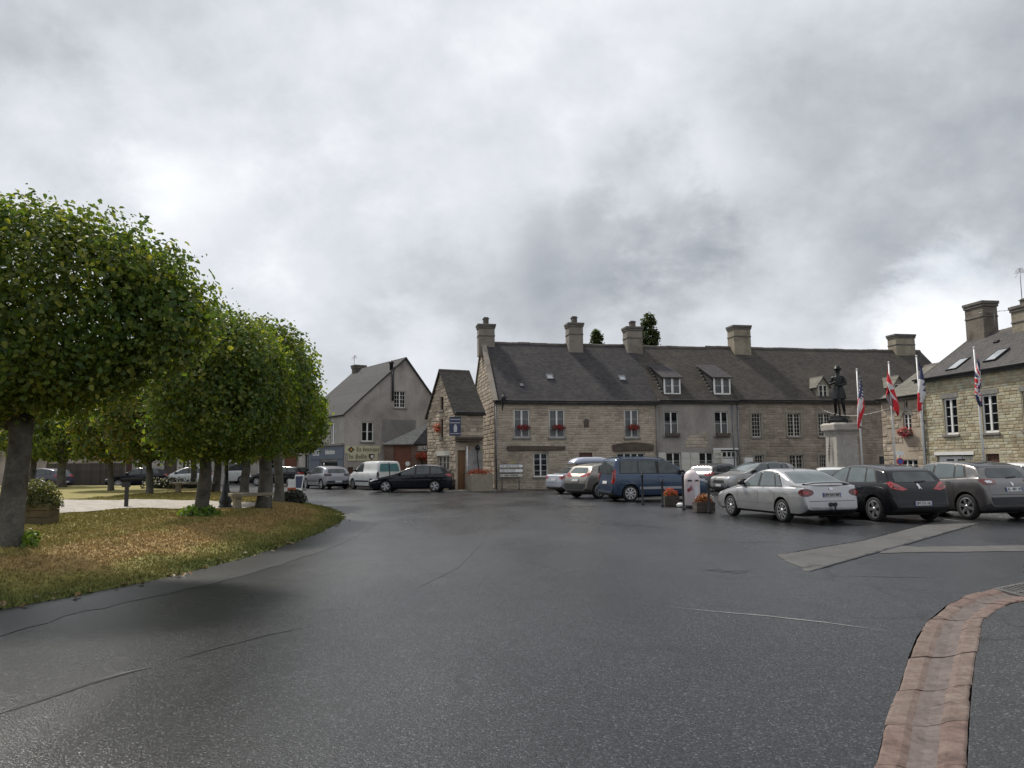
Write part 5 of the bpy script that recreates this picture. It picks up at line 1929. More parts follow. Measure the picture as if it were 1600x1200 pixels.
def leaves_mesh(name, C, Nrm, size, mats, midx=None, wide=0.8, fold=0.18):
    """C: centres (n,3); Nrm: facing; heart-shaped leaf of two quads sharing the midrib"""
    n = len(C)
    Nrm = Nrm / (np.linalg.norm(Nrm, axis=1, keepdims=True) + 1e-9)
    t = NR.normal(size=(n, 3)); t[:, 2] -= 0.5
    t -= (t * Nrm).sum(1, keepdims=True) * Nrm
    t /= np.linalg.norm(t, axis=1, keepdims=True) + 1e-9
    b = np.cross(Nrm, t)
    s = size[:, None] if hasattr(size, '__len__') else np.full((n, 1), size)
    V = np.empty((n, 6, 3), np.float32)
    V[:, 0] = C - t * s * .5
    V[:, 1] = C - t * s * .3 + b * s * .5 * wide + Nrm * s * fold
    V[:, 2] = C + t * s * .15 + b * s * .45 * wide + Nrm * s * fold
    V[:, 3] = C + t * s * .6
    V[:, 4] = C + t * s * .15 - b * s * .45 * wide + Nrm * s * fold
    V[:, 5] = C - t * s * .3 - b * s * .5 * wide + Nrm * s * fold
    base = (np.arange(n) * 6)[:, None]
    F = np.concatenate([base + np.array([[0, 1, 2, 3]]), base + np.array([[0, 3, 4, 5]])], 1).reshape(-1)
    return raw_mesh(name, V.reshape(-1, 3), F, 4, mats, midx=None if midx is None else np.repeat(midx, 2))


def vnoise(P, f, seed):
    r = np.random.default_rng(seed)
    out = np.zeros(len(P))
    for k in range(5):
        w = r.normal(size=3) * f * (1 + .5 * k)
        out += np.sin(P @ w + r.random() * 6.28) / (1 + .4 * k)
    return out / 2.6


def cnorm(d, power):
    a = min(2.5, power)
    return (((np.abs(d[:, 0]) ** a + np.abs(d[:, 2]) ** a) ** (power / a)) + np.abs(d[:, 1]) ** power) ** (1 / power)


def crown_leaves(c, half, n_twigs, per, size, seed, shoots=14, power=3.2, spread=.17, inner=.35, clump=.85):
    r = np.random.default_rng(seed)
    c, half = np.array(c, float), np.array(half, float)
    d = r.normal(size=(n_twigs, 3)); d /= np.linalg.norm(d, axis=1, keepdims=True)
    # superellipsoid radius in that direction
    k = 1 / cnorm(d, power)
    rad = np.where(r.random(n_twigs) < inner, r.random(n_twigs) ** .5 * .9, 0.88 + .14 * r.random(n_twigs))
    p = d * k[:, None]
    # branch-end clumps: bulges with dark gaps between them
    area = (half[0] * half[1] + half[0] * half[2] + half[1] * half[2]) * 8
    nc = int(area / clump ** 2 * .9)
    cd = r.normal(size=(nc, 3)); cd /= np.linalg.norm(cd, axis=1, keepdims=True)
    cp = cd / cnorm(cd, power)[:, None] * half
    cb = r.uniform(-.6, 1.0, nc)
    ps = p * half
    dist = np.full(n_twigs, 1e9); who = np.zeros(n_twigs, int)
    for i in range(nc):
        q = np.sqrt(((ps - cp[i]) ** 2).sum(1))
        kk = q < dist
        dist[kk] = q[kk]; who[kk] = i
    bulge = np.clip(1 - (dist / (clump * .75)) ** 2, -.4, 1)
    lump = 1 + (0.16 * bulge + .11 * cb[who]) * clump / half.mean() * 2.2 + 0.035 * vnoise(p * half, .8, seed + 1)
    p = p * (rad * lump)[:, None]
    keep = (bulge > -.02) | (r.random(n_twigs) < .18)
    p, d = p[keep], d[keep]
    T = c + p * half
    n = len(T)
    m = np.repeat(np.arange(n), per)
    C = T[m] + np.clip(r.normal(size=(n * per, 3)), -1.7, 1.7) * np.array([spread, spread, spread * .9])
    Nm = d[m] * .9 + r.normal(size=(n * per, 3)) * .6 + np.array([0, 0, .45])
    # upright shoots that break the clipped outline
    Cs, Ns, stems = [], [], []
    for _ in range(shoots):
        a = r.uniform(-1, 1, 2) * .92
        dirv = np.array([r.normal() * .25, r.normal() * .25, 1.0])
        h = 1 - abs(a[0]) ** 2.4 - abs(a[1]) ** power
        if h <= 0:
            continue
        st = c + np.array([a[0] * half[0], a[1] * half[1], half[2] * h ** (1 / 2.4) * .9])
        ln = r.uniform(.12, .34)
        stems.append((st - dirv * .5, st + dirv * (ln + .03)))
        q = int(12 + ln * 34)
        tt = r.random(q) * ln
        Cs.append(st + dirv * tt[:, None] + r.normal(size=(q, 3)) * .07)
        Ns.append(r.normal(size=(q, 3)) + np.array([0, 0, .3]))
    if Cs:
        C = np.concatenate([C] + Cs); Nm = np.concatenate([Nm] + Ns)
    sz = size * (.45 + .95 * r.random(len(C)) ** 1.4)
    return C, Nm, sz, stems


def tree(name, label, base, tr, th, c, half, n_twigs, per, size, mat, seed, limbs=7, shoots=14, group=None, lean=0.0, knob=1.0, inner=.35, power=4.2, cat='tree'):
    base = Vector(base)
    t = thing(name, label, cat, tuple(base), 0, group)
    rr = random.Random(seed)
    mb = MB()
    pts, rad = [], []
    n = 12
    for i in range(n + 1):
        f = i / n
        pts.append((lean * f * th + .03 * math.sin(f * 5 + seed), .03 * math.cos(f * 4 + seed), -0.1 + f * (th + .1)))
        flare = 1 + .45 * math.exp(-f * 14)
        rad.append(tr * (flare * (1 - .22 * f) + (.12 * knob if f > .88 else 0) + rr.uniform(-.03, .03)))
    mb.tube(pts, rad, 14)
    v = mb.v
    for i in range(len(v)):                       # ribs and knots
        x, y, z = v[i]
        cx_, cy_ = pts[min(n, i // 14)][0], pts[min(n, i // 14)][1]
        a = math.atan2(y - cy_, x - cx_)
        s = 1 + .06 * math.sin(3 * a + z * 2 + seed) + .04 * math.sin(7 * a - z * 3)
        v[i] = (cx_ + (x - cx_) * s, cy_ + (y - cy_) * s, z)
    mb.build('trunk', M_bark, t)
    top = Vector(pts[-1])
    cl = Vector(c) - base
    for k in range(limbs):
        a = 2 * math.pi * k / limbs + rr.uniform(-.3, .3)
        e = cl + Vector((math.cos(a) * half[0] * .7, math.sin(a) * half[1] * .7, rr.uniform(-.4, .5) * half[2]))
        mid = top.lerp(e, .5) + Vector((0, 0, .25 * (1 if k % 2 else .3)))
        lm = MB(); lm.tube([top - Vector((0, 0, .25)), top.lerp(mid, .5) + Vector((rr.uniform(-.1, .1), rr.uniform(-.1, .1), .1)), mid, e], [tr * .55, tr * .36, tr * .24, tr * .08], 7)
        lm.build('limb', M_bark, t)
    C, Nm, sz, stems = crown_leaves(cl, half, n_twigs, per, size, seed, shoots, inner=inner, power=power)
    tw = MB()
    for (p0_, p1_) in stems:
        m_ = Vector(p0_).lerp(Vector(p1_), .5) + Vector((rr.uniform(-.04, .04), rr.uniform(-.04, .04), 0))
        tw.tube([Vector(p0_), m_, Vector(p1_)], [.012, .008, .003], 4)
    for k in range(limbs * 5):
        a = rr.uniform(0, 6.28)
        e = cl + Vector((math.cos(a) * half[0] * rr.uniform(.3, .98), math.sin(a) * half[1] * rr.uniform(.5, .98), rr.uniform(-.9, .7) * half[2]))
        s_ = cl + (e - cl) * .35
        tw.tube([s_, s_.lerp(e, .5) + Vector((0, 0, .1)), e], [.022, .014, .004], 4)
    tw.build('twigs', M_bark, t)
    me = leaves_mesh('crown', C, Nm, sz, mat)
    stuff(link('crown', me, t))
    return t


LIMES = 'clipped lime trees on the lawn'
b1 = lp(18, 853)
T1 = tree('lime_tree', 'nearest clipped lime tree at the left edge with a huge hanging crown', b1, .2, 2.1,
          (-10.45, 12.0, 4.1), (4.7, 1.2, 1.5), 6600, 21, .081, M_leaf, 41, limbs=9, shoots=16, group=LIMES)
b2 = lp(316, 806)
T2 = tree('lime_tree', 'clipped lime tree with bright green shoots sprouting round its foot', b2, .175, 1.75,
          (b2.x + .25, b2.y + .2, 3.7), (1.35, 1.5, 1.48), 2100, 19, .09, M_leaf, 42, limbs=7, shoots=14, group=LIMES)
b3 = lp(412, 794)
T3 = tree('lime_tree', 'clipped lime tree with thick forked trunk next to the stone bench', b3, .215, 1.9,
          (b3.x - .25, b3.y + .4, 3.95), (1.12, 1.5, 1.5), 1700, 17, .105, M_leaf, 43, limbs=7, shoots=14, group=LIMES)
b4 = lp(434, 784)
T4 = tree('lime_tree', 'slimmer clipped lime tree beside the dark shrub at the tip of the lawn', b4, .17, 1.9,
          (-8.7, b4.y + 2.0, 3.4), (1.15, 3.1, 1.15), 1900, 16, .115, M_leaf, 44, limbs=7, shoots=18, group=LIMES)
second = [((383, 772), .2, 'clipped lime tree behind the stone bench, right of the lamp post', .55),
          ((338, 768), .19, 'clipped lime tree standing just left of the dark lamp post', .5),
          ((301, 762), .17, 'far clipped lime tree by the second stone bench', .5),
          ((232, 771), .15, 'young yellowing lime tree right of the black marker post', .62),
          ((172, 766), .145, 'young yellowing lime tree left of the black marker post', .62),
          ((96, 761), .26, 'thick grey lime trunk beyond the wooden planter', .6),
          ((50, 760), .2, 'shaded lime tree at the far left behind the planter', .6)]
for i, ((px, py), tr, lab, hf) in enumerate(second):
    b = lp(px, py)
    young = i in (3, 4)
    hx = 1.55 if young else 1.8
    zc_, hz = (3.75, 1.55) if young else (4.0, 1.7)
    tree('lime_tree', lab, b, tr, 1.9, (b.x, b.y, zc_), (hx, hx, hz), 620, 14, .17, M_leaf2 if young else M_leaf, 60 + i, limbs=6, shoots=8, group=LIMES)


def tuft(name, parent, c, rad, n, size, mat, seed=1, flat=1.0, nup=.4):
    r = np.random.default_rng(seed)
    d = r.normal(size=(n, 3)); d /= np.linalg.norm(d, axis=1, keepdims=True)
    p = d * (.55 + .5 * r.random((n, 1))) * np.array([rad[0], rad[1], rad[2]])
    p[:, 2] = np.abs(p[:, 2]) * flat if flat > 0 else p[:, 2]
    me = leaves_mesh(name, p + np.array(c), d + r.normal(size=(n, 3)) * .5 + np.array([0, 0, nup]), size * (.6 + .7 * r.random(n)), mat)
    return stuff(link(name, me, parent))


tuft('basal_shoots', T2, (-.05, -.05, 0), (.5, .45, .3), 420, .09, M_bright, 5)
tuft('basal_shoots', T1, (.33, -.05, .0), (.13, .16, .26), 90, .08, M_bright, 6)


def poplar(label, px, ytop, Y, rx, seed):
    p = at_y(px, 722, Y)
    top = at_y(px, ytop, Y).z
    return tree('poplar_tree', label, (p.x, p.y, 0), .35, top * .35, (p.x, p.y, top * .62), (rx, rx, top * .38), 1100, 14, .24, M_poplar, seed, limbs=5, shoots=3, power=2.1, inner=.5, cat='poplar')


poplar('poplar crown rising behind the roof right of the third chimney', 1019, 502, 78, 1.0, 91)
poplar('tips of a lower poplar showing above the roof between two chimneys', 936, 528, 78, .7, 92)

# fallen leaves and pebbles along the lawn edge
LITTER = []
for k in range(110):
    i = random.randint(2, 14)
    p = ED[i].lerp(ED[i + 1], random.random())
    off = random.gauss(-.02, .14)
    x, y = p.x + off, p.y
    z = lawn_height(x, y) + .02
    LITTER.append((x, y, max(z, .012)))
lm_ = leaves_mesh('leaf_litter', np.array(LITTER), np.tile(np.array([[0, 0, 1.0]]), (len(LITTER), 1)) + NR.normal(size=(len(LITTER), 3)) * .25, .05 + .05 * NR.random(len(LITTER)),
                  leaf_mat('dry_leaf', [(0.2, 0.13, 0.05), (0.22, 0.17, 0.1), (0.12, 0.08, 0.03), (0.24, 0.21, 0.16)], .1))
o = stuff(link('leaf_litter', lm_)); o['label'] = 'dry leaves and grit lying along the lawn edge'; o['category'] = 'leaf litter'

# ================================================================== STREET FURNITURE
M_lamp = plain('lamp_green_black', (0.02, 0.022, 0.024), .4, metal=.2, var=.15)
bl_ = lp(352, 793)
lamp = thing('street_lamp', 'dark cast iron lamp post with flared base on the lawn', 'street lamp', tuple(bl_))
mb = MB(); mb.lathe([(.20, 0), (.20, .05), (.17, .07), (.165, .12), (.185, .14), (.185, .2), (.15, .3), (.11, .5), (.085, .62), (.095, .66), (.075, .7), (.06, 1.0)], n=12)
mb.build('base', M_lamp, lamp)
mb = MB(); mb.lathe([(.06, 1.0), (.055, 1.4), (.07, 1.42), (.07, 1.48), (.05, 1.52), (.04, 3.2), (.055, 3.22), (.055, 3.3), (.03, 3.34)], n=12); mb.build('post', M_lamp, lamp)
mb = MB(); mb.lathe([(.09, 3.34), (.17, 3.75), (.2, 3.78), (.13, 3.92), (.04, 4.0), (.02, 4.1)], n=6, smooth=False); mb.build('lantern', M_lamp, lamp)

M_bench = plain('bench_stone', (0.27, 0.235, 0.18), .85, var=.2, bump=.25)
BN = 'stone benches on the lawn'


def bench(px, py, label, rot, ln=1.25):
    b = lp(px, py)
    t = thing('stone_bench', label, 'bench', tuple(b), rot, BN)
    mb = MB(); mb.box(-ln / 2, ln / 2, -.21, .21, .37, .46); mb.build('seat', M_bench, t, bevel=.012)
    for s in (-1, 1):
        x = s * ln * .33
        mb = MB(); mb.prism([(-.18, -.03), (.18, -.03), (.18, .07), (.12, .12), (.13, .28), (.19, .33), (.19, .366), (-.19, .366), (-.19, .33), (-.13, .28), (-.12, .12), (-.18, .07)], 'x', x - .09, x + .09)
        mb.build('leg', M_bench, t)
    return t


bench(392, 795, 'pale stone bench partly behind the thick forked lime trunk', R(35), 1.2)
bench(300, 769, 'far stone bench with two legs behind the lime with shoots', R(5), 1.9)

bp_ = lp(197, 793)
t = thing('marker_post', 'slim black post with small plate beside the gravel path', 'post', tuple(bp_))
mb = MB(); mb.box(-.045, .045, -.045, .045, -.05, .72); mb.build('post', M_black, t)
mb = MB(); mb.box(-.13, .13, -.07, -.05, .62, .78); mb.build('plate', M_iron, t)

bpl = lp(57, 819)
pl = thing('wooden_planter', 'square wooden planter with a bushy shrub behind the nearest lime', 'planter', tuple(bpl), R(12))
pl.scale = (.82, .82, .9)
M_plk = plain('planter_board', (0.13, 0.10, 0.055), .8, var=.3, objvar=.2)
for k in range(3):
    z0 = .03 + k * .165
    for (x0, x1, y0, y1) in ((-.42, .42, -.42, -.39), (-.42, .42, .39, .42), (-.42, -.39, -.388, .388), (.39, .42, -.388, .388)):
        mb = MB(); mb.box(x0, x1, y0, y1, z0, z0 + .155); mb.build('board', M_plk, pl)
mb = MB(); mb.face([(-.39, -.39, .42), (.39, -.39, .42), (.39, .39, .42), (-.39, .39, .42)]); mb.build('soil', M_soil, pl)
sh = thing('planter_shrub', 'bushy green and cream shrub growing in the wooden planter', 'shrub', (bpl.x, bpl.y, bpl.z + .38))
tuft('foliage', sh, (0, 0, .0), (.5, .48, .62), 2600, .05, M_lav, 8)
mb = MB()
for k in range(9):
    a = k * .7; mb.tube([(0.05 * math.cos(a), .05 * math.sin(a), 0), (.2 * math.cos(a), .2 * math.sin(a), .3), (.3 * math.cos(a), .3 * math.sin(a), .5)], [.014, .01, .005], 5)
mb.build('stem', M_bark, sh)

bs = lp(458, 786)
sh = thing('dark_shrub', 'low dark rounded shrub at the tip of the lawn', 'shrub', (bs.x, bs.y, bs.z))
tuft('foliage', sh, (0, 0, 0), (.52, .4, .5), 1700, .07, M_shrub, 9)
mb = MB()
for k in range(7):
    a = k * .9; mb.tube([(0, 0, -.02), (.2 * math.cos(a), .2 * math.sin(a), .25), (.33 * math.cos(a), .28 * math.sin(a), .38)], [.014, .01, .005], 5)
mb.build('stem', M_bark, sh)
bs = lp(268, 763)
sh = thing('white_flower_bed', 'clump of white flowers in front of the dark car under the trees', 'flower bed', (bs.x, bs.y, bs.z))
tuft('foliage', sh, (0, 0, 0), (1.7, .4, .55), 1500, .1, M_shrub, 10)
tuft('blossom', sh, (0, -.05, .18), (1.6, .4, .5), 260, .1, leaf_mat('white_petal', [(.5, .5, .5), (.6, .6, .58)], .1), 12)

# bollards, planters and the painted pillar bin
BO = 'dark bollards along the parking'
for (px, py, h, lab) in ((1004.5, 789, 1.22, 'dark slim bollard in front of the blue van'), (1035.5, 792, 1.0, 'dark slim bollard at the left end of the red flower trough'),
                         (1068.5, 797, 1.25, 'dark slim bollard against the left of the white pillar bin'), (1108.5, 802, 1.02, 'dark slim bollard in front of the wilted flower trough')):
    b = gp(px, py)
    t = thing('bollard', lab, 'bollard', tuple(b), 0, BO)
    mb = MB(); mb.lathe([(.055, -.02), (.055, .06), (.04, .09), (.038, h * .86), (.05, h * .88), (.05, h * .92), (.03, h * .95)], n=10); mb.build('post', M_iron, t)
    mb = MB(); mb.lathe([(.03, h * .95), (.042, h * .965), (.03, h)], n=10); mb.build('cap', M_iron, t)


def flower_trough(px0, px1, ybase, hpx, label, mat_f, mat_l, seed):
    a, b = gp(px0, ybase), gp(px1, ybase)
    w = (b - a).length
    hh = hpx * (a.y / FPX)
    t = thing('flower_trough', label, 'planter', tuple((a + b) / 2 + Vector((0, .25, 0))), R(3))
    for k in range(3):
        z0 = .02 + k * (hh - .02) / 3
        for (x0, x1, y0, y1) in ((-w / 2, w / 2, -.25, -.22), (-w / 2, w / 2, .22, .25), (-w / 2, -w / 2 + .03, -.218, .218), (w / 2 - .03, w / 2, -.218, .218)):
            mb = MB(); mb.box(x0, x1, y0, y1, z0, z0 + (hh - .02) / 3 - .008); mb.build('board', M_plk2, t)
    mb = MB(); mb.face([(-w / 2 + .03, -.22, hh - .04), (w / 2 - .03, -.22, hh - .04), (w / 2 - .03, .22, hh - .04), (-w / 2 + .03, .22, hh - .04)]); mb.build('soil', M_soil, t)
    f = thing('flowers', label.replace('trough', 'plants').replace('wooden', 'bedding'), 'flowers', (t.location.x, t.location.y, hh - .04))
    tuft('foliage', f, (0, 0, 0), (w * .46, .2, .24), 420, .06, mat_l, seed)
    tuft('blossom', f, (0, 0, .03), (w * .5, .24, .28), 420, .05, mat_f, seed + 1)
    return t, f


M_plk2 = plain('dark_planter_board', (0.06, 0.05, 0.04), .85, var=.3, objvar=.25)
tA, fA = flower_trough(1038, 1062, 791, 16, 'dark wooden trough of red flowers beside the blue van', M_orange, M_lav, 20)
fA['label'] = 'bright orange red flowers filling the trough beside the blue van'
tB, fB = flower_trough(1088, 1118, 801, 16, 'dark wooden trough right of the white pillar bin', M_wilt, M_wilt, 30)
fB['label'] = 'wilted brown orange plants in the trough right of the pillar bin'
b = gp(1082, 794)
M_bin = plain('pillar_white_pink', (0.62, 0.54, 0.55), .45, var=.06)
t = thing('pillar_bin', 'round topped white and pink pillar bin with dark slots and red handprint', 'bin', tuple(b))
mb = MB(); mb.lathe([(.26, .1), (.275, .12), (.28, .95), (.285, 1.0), (.27, 1.05), (.24, 1.16), (.18, 1.25), (.09, 1.305), (.01, 1.32)], n=24); mb.build('body', M_bin, t)
mb = MB(); mb.lathe([(.24, 0), (.24, .1)], n=20); mb.build('plinth', M_iron, t)


def on_cyl(mb, pts, rad, m=0):
    mb.prism(pts, 'y', 0, 1, m)


def cyl_patch(parent, name, poly, rad, mat, a0=-math.pi / 2):
    """polygon (arc length, z) wrapped round the pillar"""
    mb = MB()
    n = len(poly)
    for rr_ in (rad,):
        mb.face([(rr_ * math.cos(a0 + s / rad), rr_ * math.sin(a0 + s / rad), z) for s, z in poly])
    return mb.build(name, mat, parent, fix=False)


for s in (-.13, .13):
    for k in range(3):
        cyl_patch(t, 'slot', [(s - .075 + .05 * k, .93), (s - .025 + .05 * k, .93), (s - .025 + .05 * k, .985), (s - .075 + .05 * k, .985)], .2885, M_black)
M_hand = plain('handprint_red', (0.25, 0.03, 0.05), .5, var=.1)
hp = MB()
cyl_patch(t, 'handprint', [(-.24, .62), (-.2, .56), (-.13, .6), (-.1, .66), (-.15, .7), (-.22, .68)], .2865, M_hand)
for k in range(4):
    cyl_patch(t, 'handprint', [(-.17 + .02 * k, .68 - .02 * k), (-.15 + .02 * k, .67 - .02 * k), (-.06 + .015 * k, .79 - .045 * k), (-.085 + .015 * k, .8 - .045 * k)], .2875, M_hand)
mb = MB()
cyl_patch(t, 'panel', [(.03, .2), (.12, .2), (.12, .75), (.03, .75)], .2862, plain('pillar_panel', (.6, .6, .63), .4, var=.05))
cyl_patch(t, 'panel', [(.125, .2), (.21, .2), (.21, .75), (.125, .75)], .2862, MATS['pillar_panel'])
b = gp(1063, 793)
t = thing('white_stone', 'small white stone lying beside the red flower trough', 'stone', tuple(b))
mb = MB(); mb.lathe([(.05, 0), (.13, .04), (.14, .1), (.08, .16), (.01, .17)], n=9); mb.build('body', M_white, t)

# direction signs on their posts in front of the corner house
pb = facA.world(facA.uz(799, 760)[0], -.45, 0)
dsg = thing('direction_sign', 'stack of three white arrow direction boards on two posts by the corner house', 'direction sign', tuple(pb), ROW)
facX = Fac(dsg, (pb.x, pb.y), ROW)
M_signw = plain('sign_white', (.85, .85, .84), .4, var=.03)
for px in (784.5, 811):
    u = facX.uz(px, 735)[0]
    mb = MB(); mb.tube([(u, 0.03, 0), (u, .03, facX.uz(px, 722)[1])], .03, 8); mb.build('post', M_zinc, dsg)
for k, (y0, y1, txt) in enumerate(((725.5, 730.8, 'STE-MERE-EGLISE'), (732.8, 738.2, 'CHEF DU PONT'), (740, 745.5, None))):
    u0, u1, z0, z1 = facX.rect(780, y0, 818.5, y1)
    mb = MB(); mb.prism([(u0, z0), (u1 - .12, z0), (u1, (z0 + z1) / 2), (u1 - .12, z1), (u0, z1)], 'y', -.03, .0); bo = mb.build('board', M_black, dsg)
    e = .02
    mb = MB(); mb.prism([(u0 + e, z0 + e), (u1 - .13, z0 + e), (u1 - e * 1.5, (z0 + z1) / 2), (u1 - .13, z1 - e), (u0 + e, z1 - e)], 'y', -.036, -.031); mb.build('face', M_signw if k < 2 else M_cream, bo)
    if txt:
        sign_text(bo, txt, u0 + .07, u0 + (1.22 if k == 0 else 1.0), z0 + .05, (z1 - z0) - .1, M_black, y=-.04)
    else:
        mb = MB()
        for i in range(13):
            a = u0 + .08 + i * .085
            if i in (1, 2, 6):
                continue
            mb.box(a, a + .05, -.042, -.037, z0 + .06, z1 - .06)
        mb.build('lettering', M_black, bo)
u0, z0 = facX.uz(799, 724)
mb = MB()
for k in range(3):
    mb.box(u0 - .06 + k * .1, u0 - .0 + k * .1, -.02, 0, z0 + .02, z0 + .12)
mb.build('badge', plain('yellow_badge', (.45, .38, .08), .5), dsg)

# wall lantern on the corner house
u, z = facA.uz(787, 622, -.35)
wl = facA.world(u, 0, z - .5)
t = thing('wall_lantern', 'black wall lantern on a bracket at the corner of the stone house', 'lantern', tuple(wl), ROW)
mb = MB(); mb.tube([(-.02, 0, -.2), (-.02, -.05, -.1), (0, -.25, .05), (0, -.38, .12)], .022, 6); mb.tube([(-.02, -.01, -.25), (-.02, -.01, .2)], .03, 6); mb.build('bracket', M_iron, t)
mb = MB(); mb.lathe([(.06, .12), (.16, .5), (.19, .52), (.12, .66), (.05, .7), (.03, .85)], (0, -.38, 0), 6, smooth=False); mb.build('lantern_head', M_iron, t)
t = thing('wall_lantern', 'small black lantern on the brown stone house right of the monument', 'lantern', tuple(facC.world(facC.uz(1377, 630)[0], 0, facC.uz(1377, 634)[1])), ROW)
mb = MB(); mb.tube([(0, 0, 0), (0, -.2, .1), (0, -.3, .1)], .02, 6); mb.build('bracket', M_iron, t)
mb = MB(); mb.lathe([(.08, .1), (.17, .45), (.2, .47), (.1, .62), (.02, .7)], (0, -.3, 0), 6, smooth=False); mb.build('lantern_head', M_iron, t)

# hanging sign on the narrow house: projects from its corner, facing the square
hsp = facG.world(-.02, -.05, 0)
hz0, hz1 = facG.uz(711, 681, -.05)[1], facG.uz(711, 652, -.05)[1]
hs = thing('hanging_sign', 'dark blue hanging sign with pale figure on the narrow gable house', 'sign', (hsp.x, hsp.y, hz0), R(8))
M_blue = plain('sign_blue', (.03, .04, .095), .45, var=.1)
w_ = 18 * hsp.y / FPX
mb = MB(); mb.box(-w_ * .55, w_ * .45, -.06, -.02, 0, hz1 - hz0); mb.build('board', M_blue, hs)
H_ = hz1 - hz0
mb = MB()
mb.box(-w_ * .5, w_ * .4, -.066, -.061, H_ * .86, H_ * .9); mb.box(-w_ * .5, w_ * .4, -.066, -.061, H_ * .68, H_ * .72); mb.box(-w_ * .5, w_ * .4, -.066, -.061, H_ * .1, H_ * .13)
mb.prism([(-.1, H_ * .2), (.06, H_ * .2), (.09, H_ * .45), (.03, H_ * .62), (-.06, H_ * .62), (-.12, H_ * .45)], 'y', -.066, -.061)
mb.build('print', M_net, hs)
mb = MB(); mb.box(-w_ * .55, w_ * .6, -.05, -.03, H_ + .002, H_ + .03); mb.build('bracket', M_iron, hs)

# geraniums and other flowers on the houses
GB = 'red geranium boxes on the corner house windows'


def flower_box(fac, u0, u1, z, label, mat_f, seed, y=-.2, group=None, box=True, h=.22):
    p = fac.world((u0 + u1) / 2, y, z)
    t = thing('flower_box', label, 'flower box', tuple(p), fac.ang, group)
    w = u1 - u0
    if box:
        mb = MB(); mb.box(-w / 2, w / 2, -.08, .08, -.14, .0); mb.build('box', M_wood, t)
    tuft('foliage', t, (0, 0, -.05), (w * .5, .13, h * .8), 160, .06, M_lav, seed)
    tuft('blossom', t, (0, -.03, -.02), (w * .56, .17, h), 330, .055, mat_f, seed + 1, flat=0)
    return t


for k, nm in enumerate(('left', 'middle', 'right')):
    u0, u1, z0, z1 = opA['w%d' % k]
    flower_box(facA, u0 + .15, u1 - .03, z0 + (z1 - z0) * .38, 'dark red geraniums at the %s upper window of the corner stone house' % {'left': 'first', 'middle': 'second', 'right': 'third'}[nm], M_red, 50 + k * 3, group=GB, h=.2)
r = opE[0]
flower_box(facE, r[0] - .15, r[1] + .25, r[2] + .12, 'pink flower box under the arched window of the small corner house', M_pink, 70, h=.3)
u, z = facGg.uz(681, 668, -.25)
flower_box(facGg, u - .3, u + .55, z, 'orange red flowers hanging beside the slit window of the narrow gable house', M_orange, 74, box=False, h=.3)
u0, u1 = facH.uz(648, 711, -.5)[0], facH.uz(671, 711, -.5)[0]
ft = thing('flower_stand', 'round stand of orange red flowers in front of the gateway building', 'flower stand', tuple(facH.world((u0 + u1) / 2, -.5, 0)), R(4))
zf = facH.uz(660, 712, -.5)[1]
mb = MB(); mb.lathe([(.25, 0), (.25, .05), (.05, .1), (.045, zf - .3), (.3, zf - .15), (.32, zf - .1)], n=12); mb.build('stand', M_iron, ft)
tuft('blossom', ft, (0, 0, zf - .05), (.55, .4, .32), 420, .07, M_orange, 77, flat=0)
tuft('foliage', ft, (0, 0, zf - .1), (.5, .35, .28), 200, .07, M_wilt, 78, flat=0)
# stone trough with flowers by the narrow house
p0 = facG.world(.55, -.9, 0)
ttr = thing('stone_trough', 'pale stone trough of wilting flowers by the door of the narrow house', 'planter', tuple(p0), GA)
mb = MB(); mb.prism([(-.1, 0), (1.25, 0), (1.3, .95), (1.2, 1.0), (-.05, 1.0), (-.15, .95)], 'y', -.3, .3); mb.build('trough', M_bench, ttr, bevel=.03)
tuft('blossom', ttr, (.55, 0, 1.05), (.85, .35, .28), 420, .07, M_orange, 81, flat=0)
tuft('foliage', ttr, (.55, 0, 1.0), (.75, .32, .25), 320, .07, M_wilt, 82, flat=0)
# raised step in front of the narrow house
mb = MB(); a = gp(690, 769.5); mb.box(0, 3.0, 0, .9, -.02, .1); struct(mb.build('kerb', M_sill, None, (a.x + .2, a.y + .1, 0), R(18), bevel=.02))
# pavement board and crate by the shop
b = gp(468, 766)
t = thing('pavement_sign', 'white and blue folding pavement sign beside the silver hatchback', 'sign', tuple(b), R(-20))
for s in (-1, 1):
    mb = MB(); mb.box(-.33, .33, -.012, .012, 0, 1.0)
    o = mb.build('board', M_white, t); o.rotation_euler = (s * .22, 0, 0); o.location = (0, s * .22, 0)
    mb = MB(); mb.box(-.27, .27, -.016, -.013, .15, .9); mb.build('print', M_blue, o)
b = gp(458, 767)
t = thing('orange_barrier', 'white and orange striped barrier block in front of the shop', 'barrier', tuple(b), R(-10))
mb = MB(); mb.prism([(-.15, 0), (.15, 0), (.1, .35), (.08, .7), (-.08, .7), (-.1, .35)], 'x', -.3, .12); mb.build('body', M_white, t)
mb = MB(); mb.box(-.301, .121, -.16, .16, .0, .2); mb.build('stripe', plain('orange_plastic', (.5, .12, .05), .5), t)


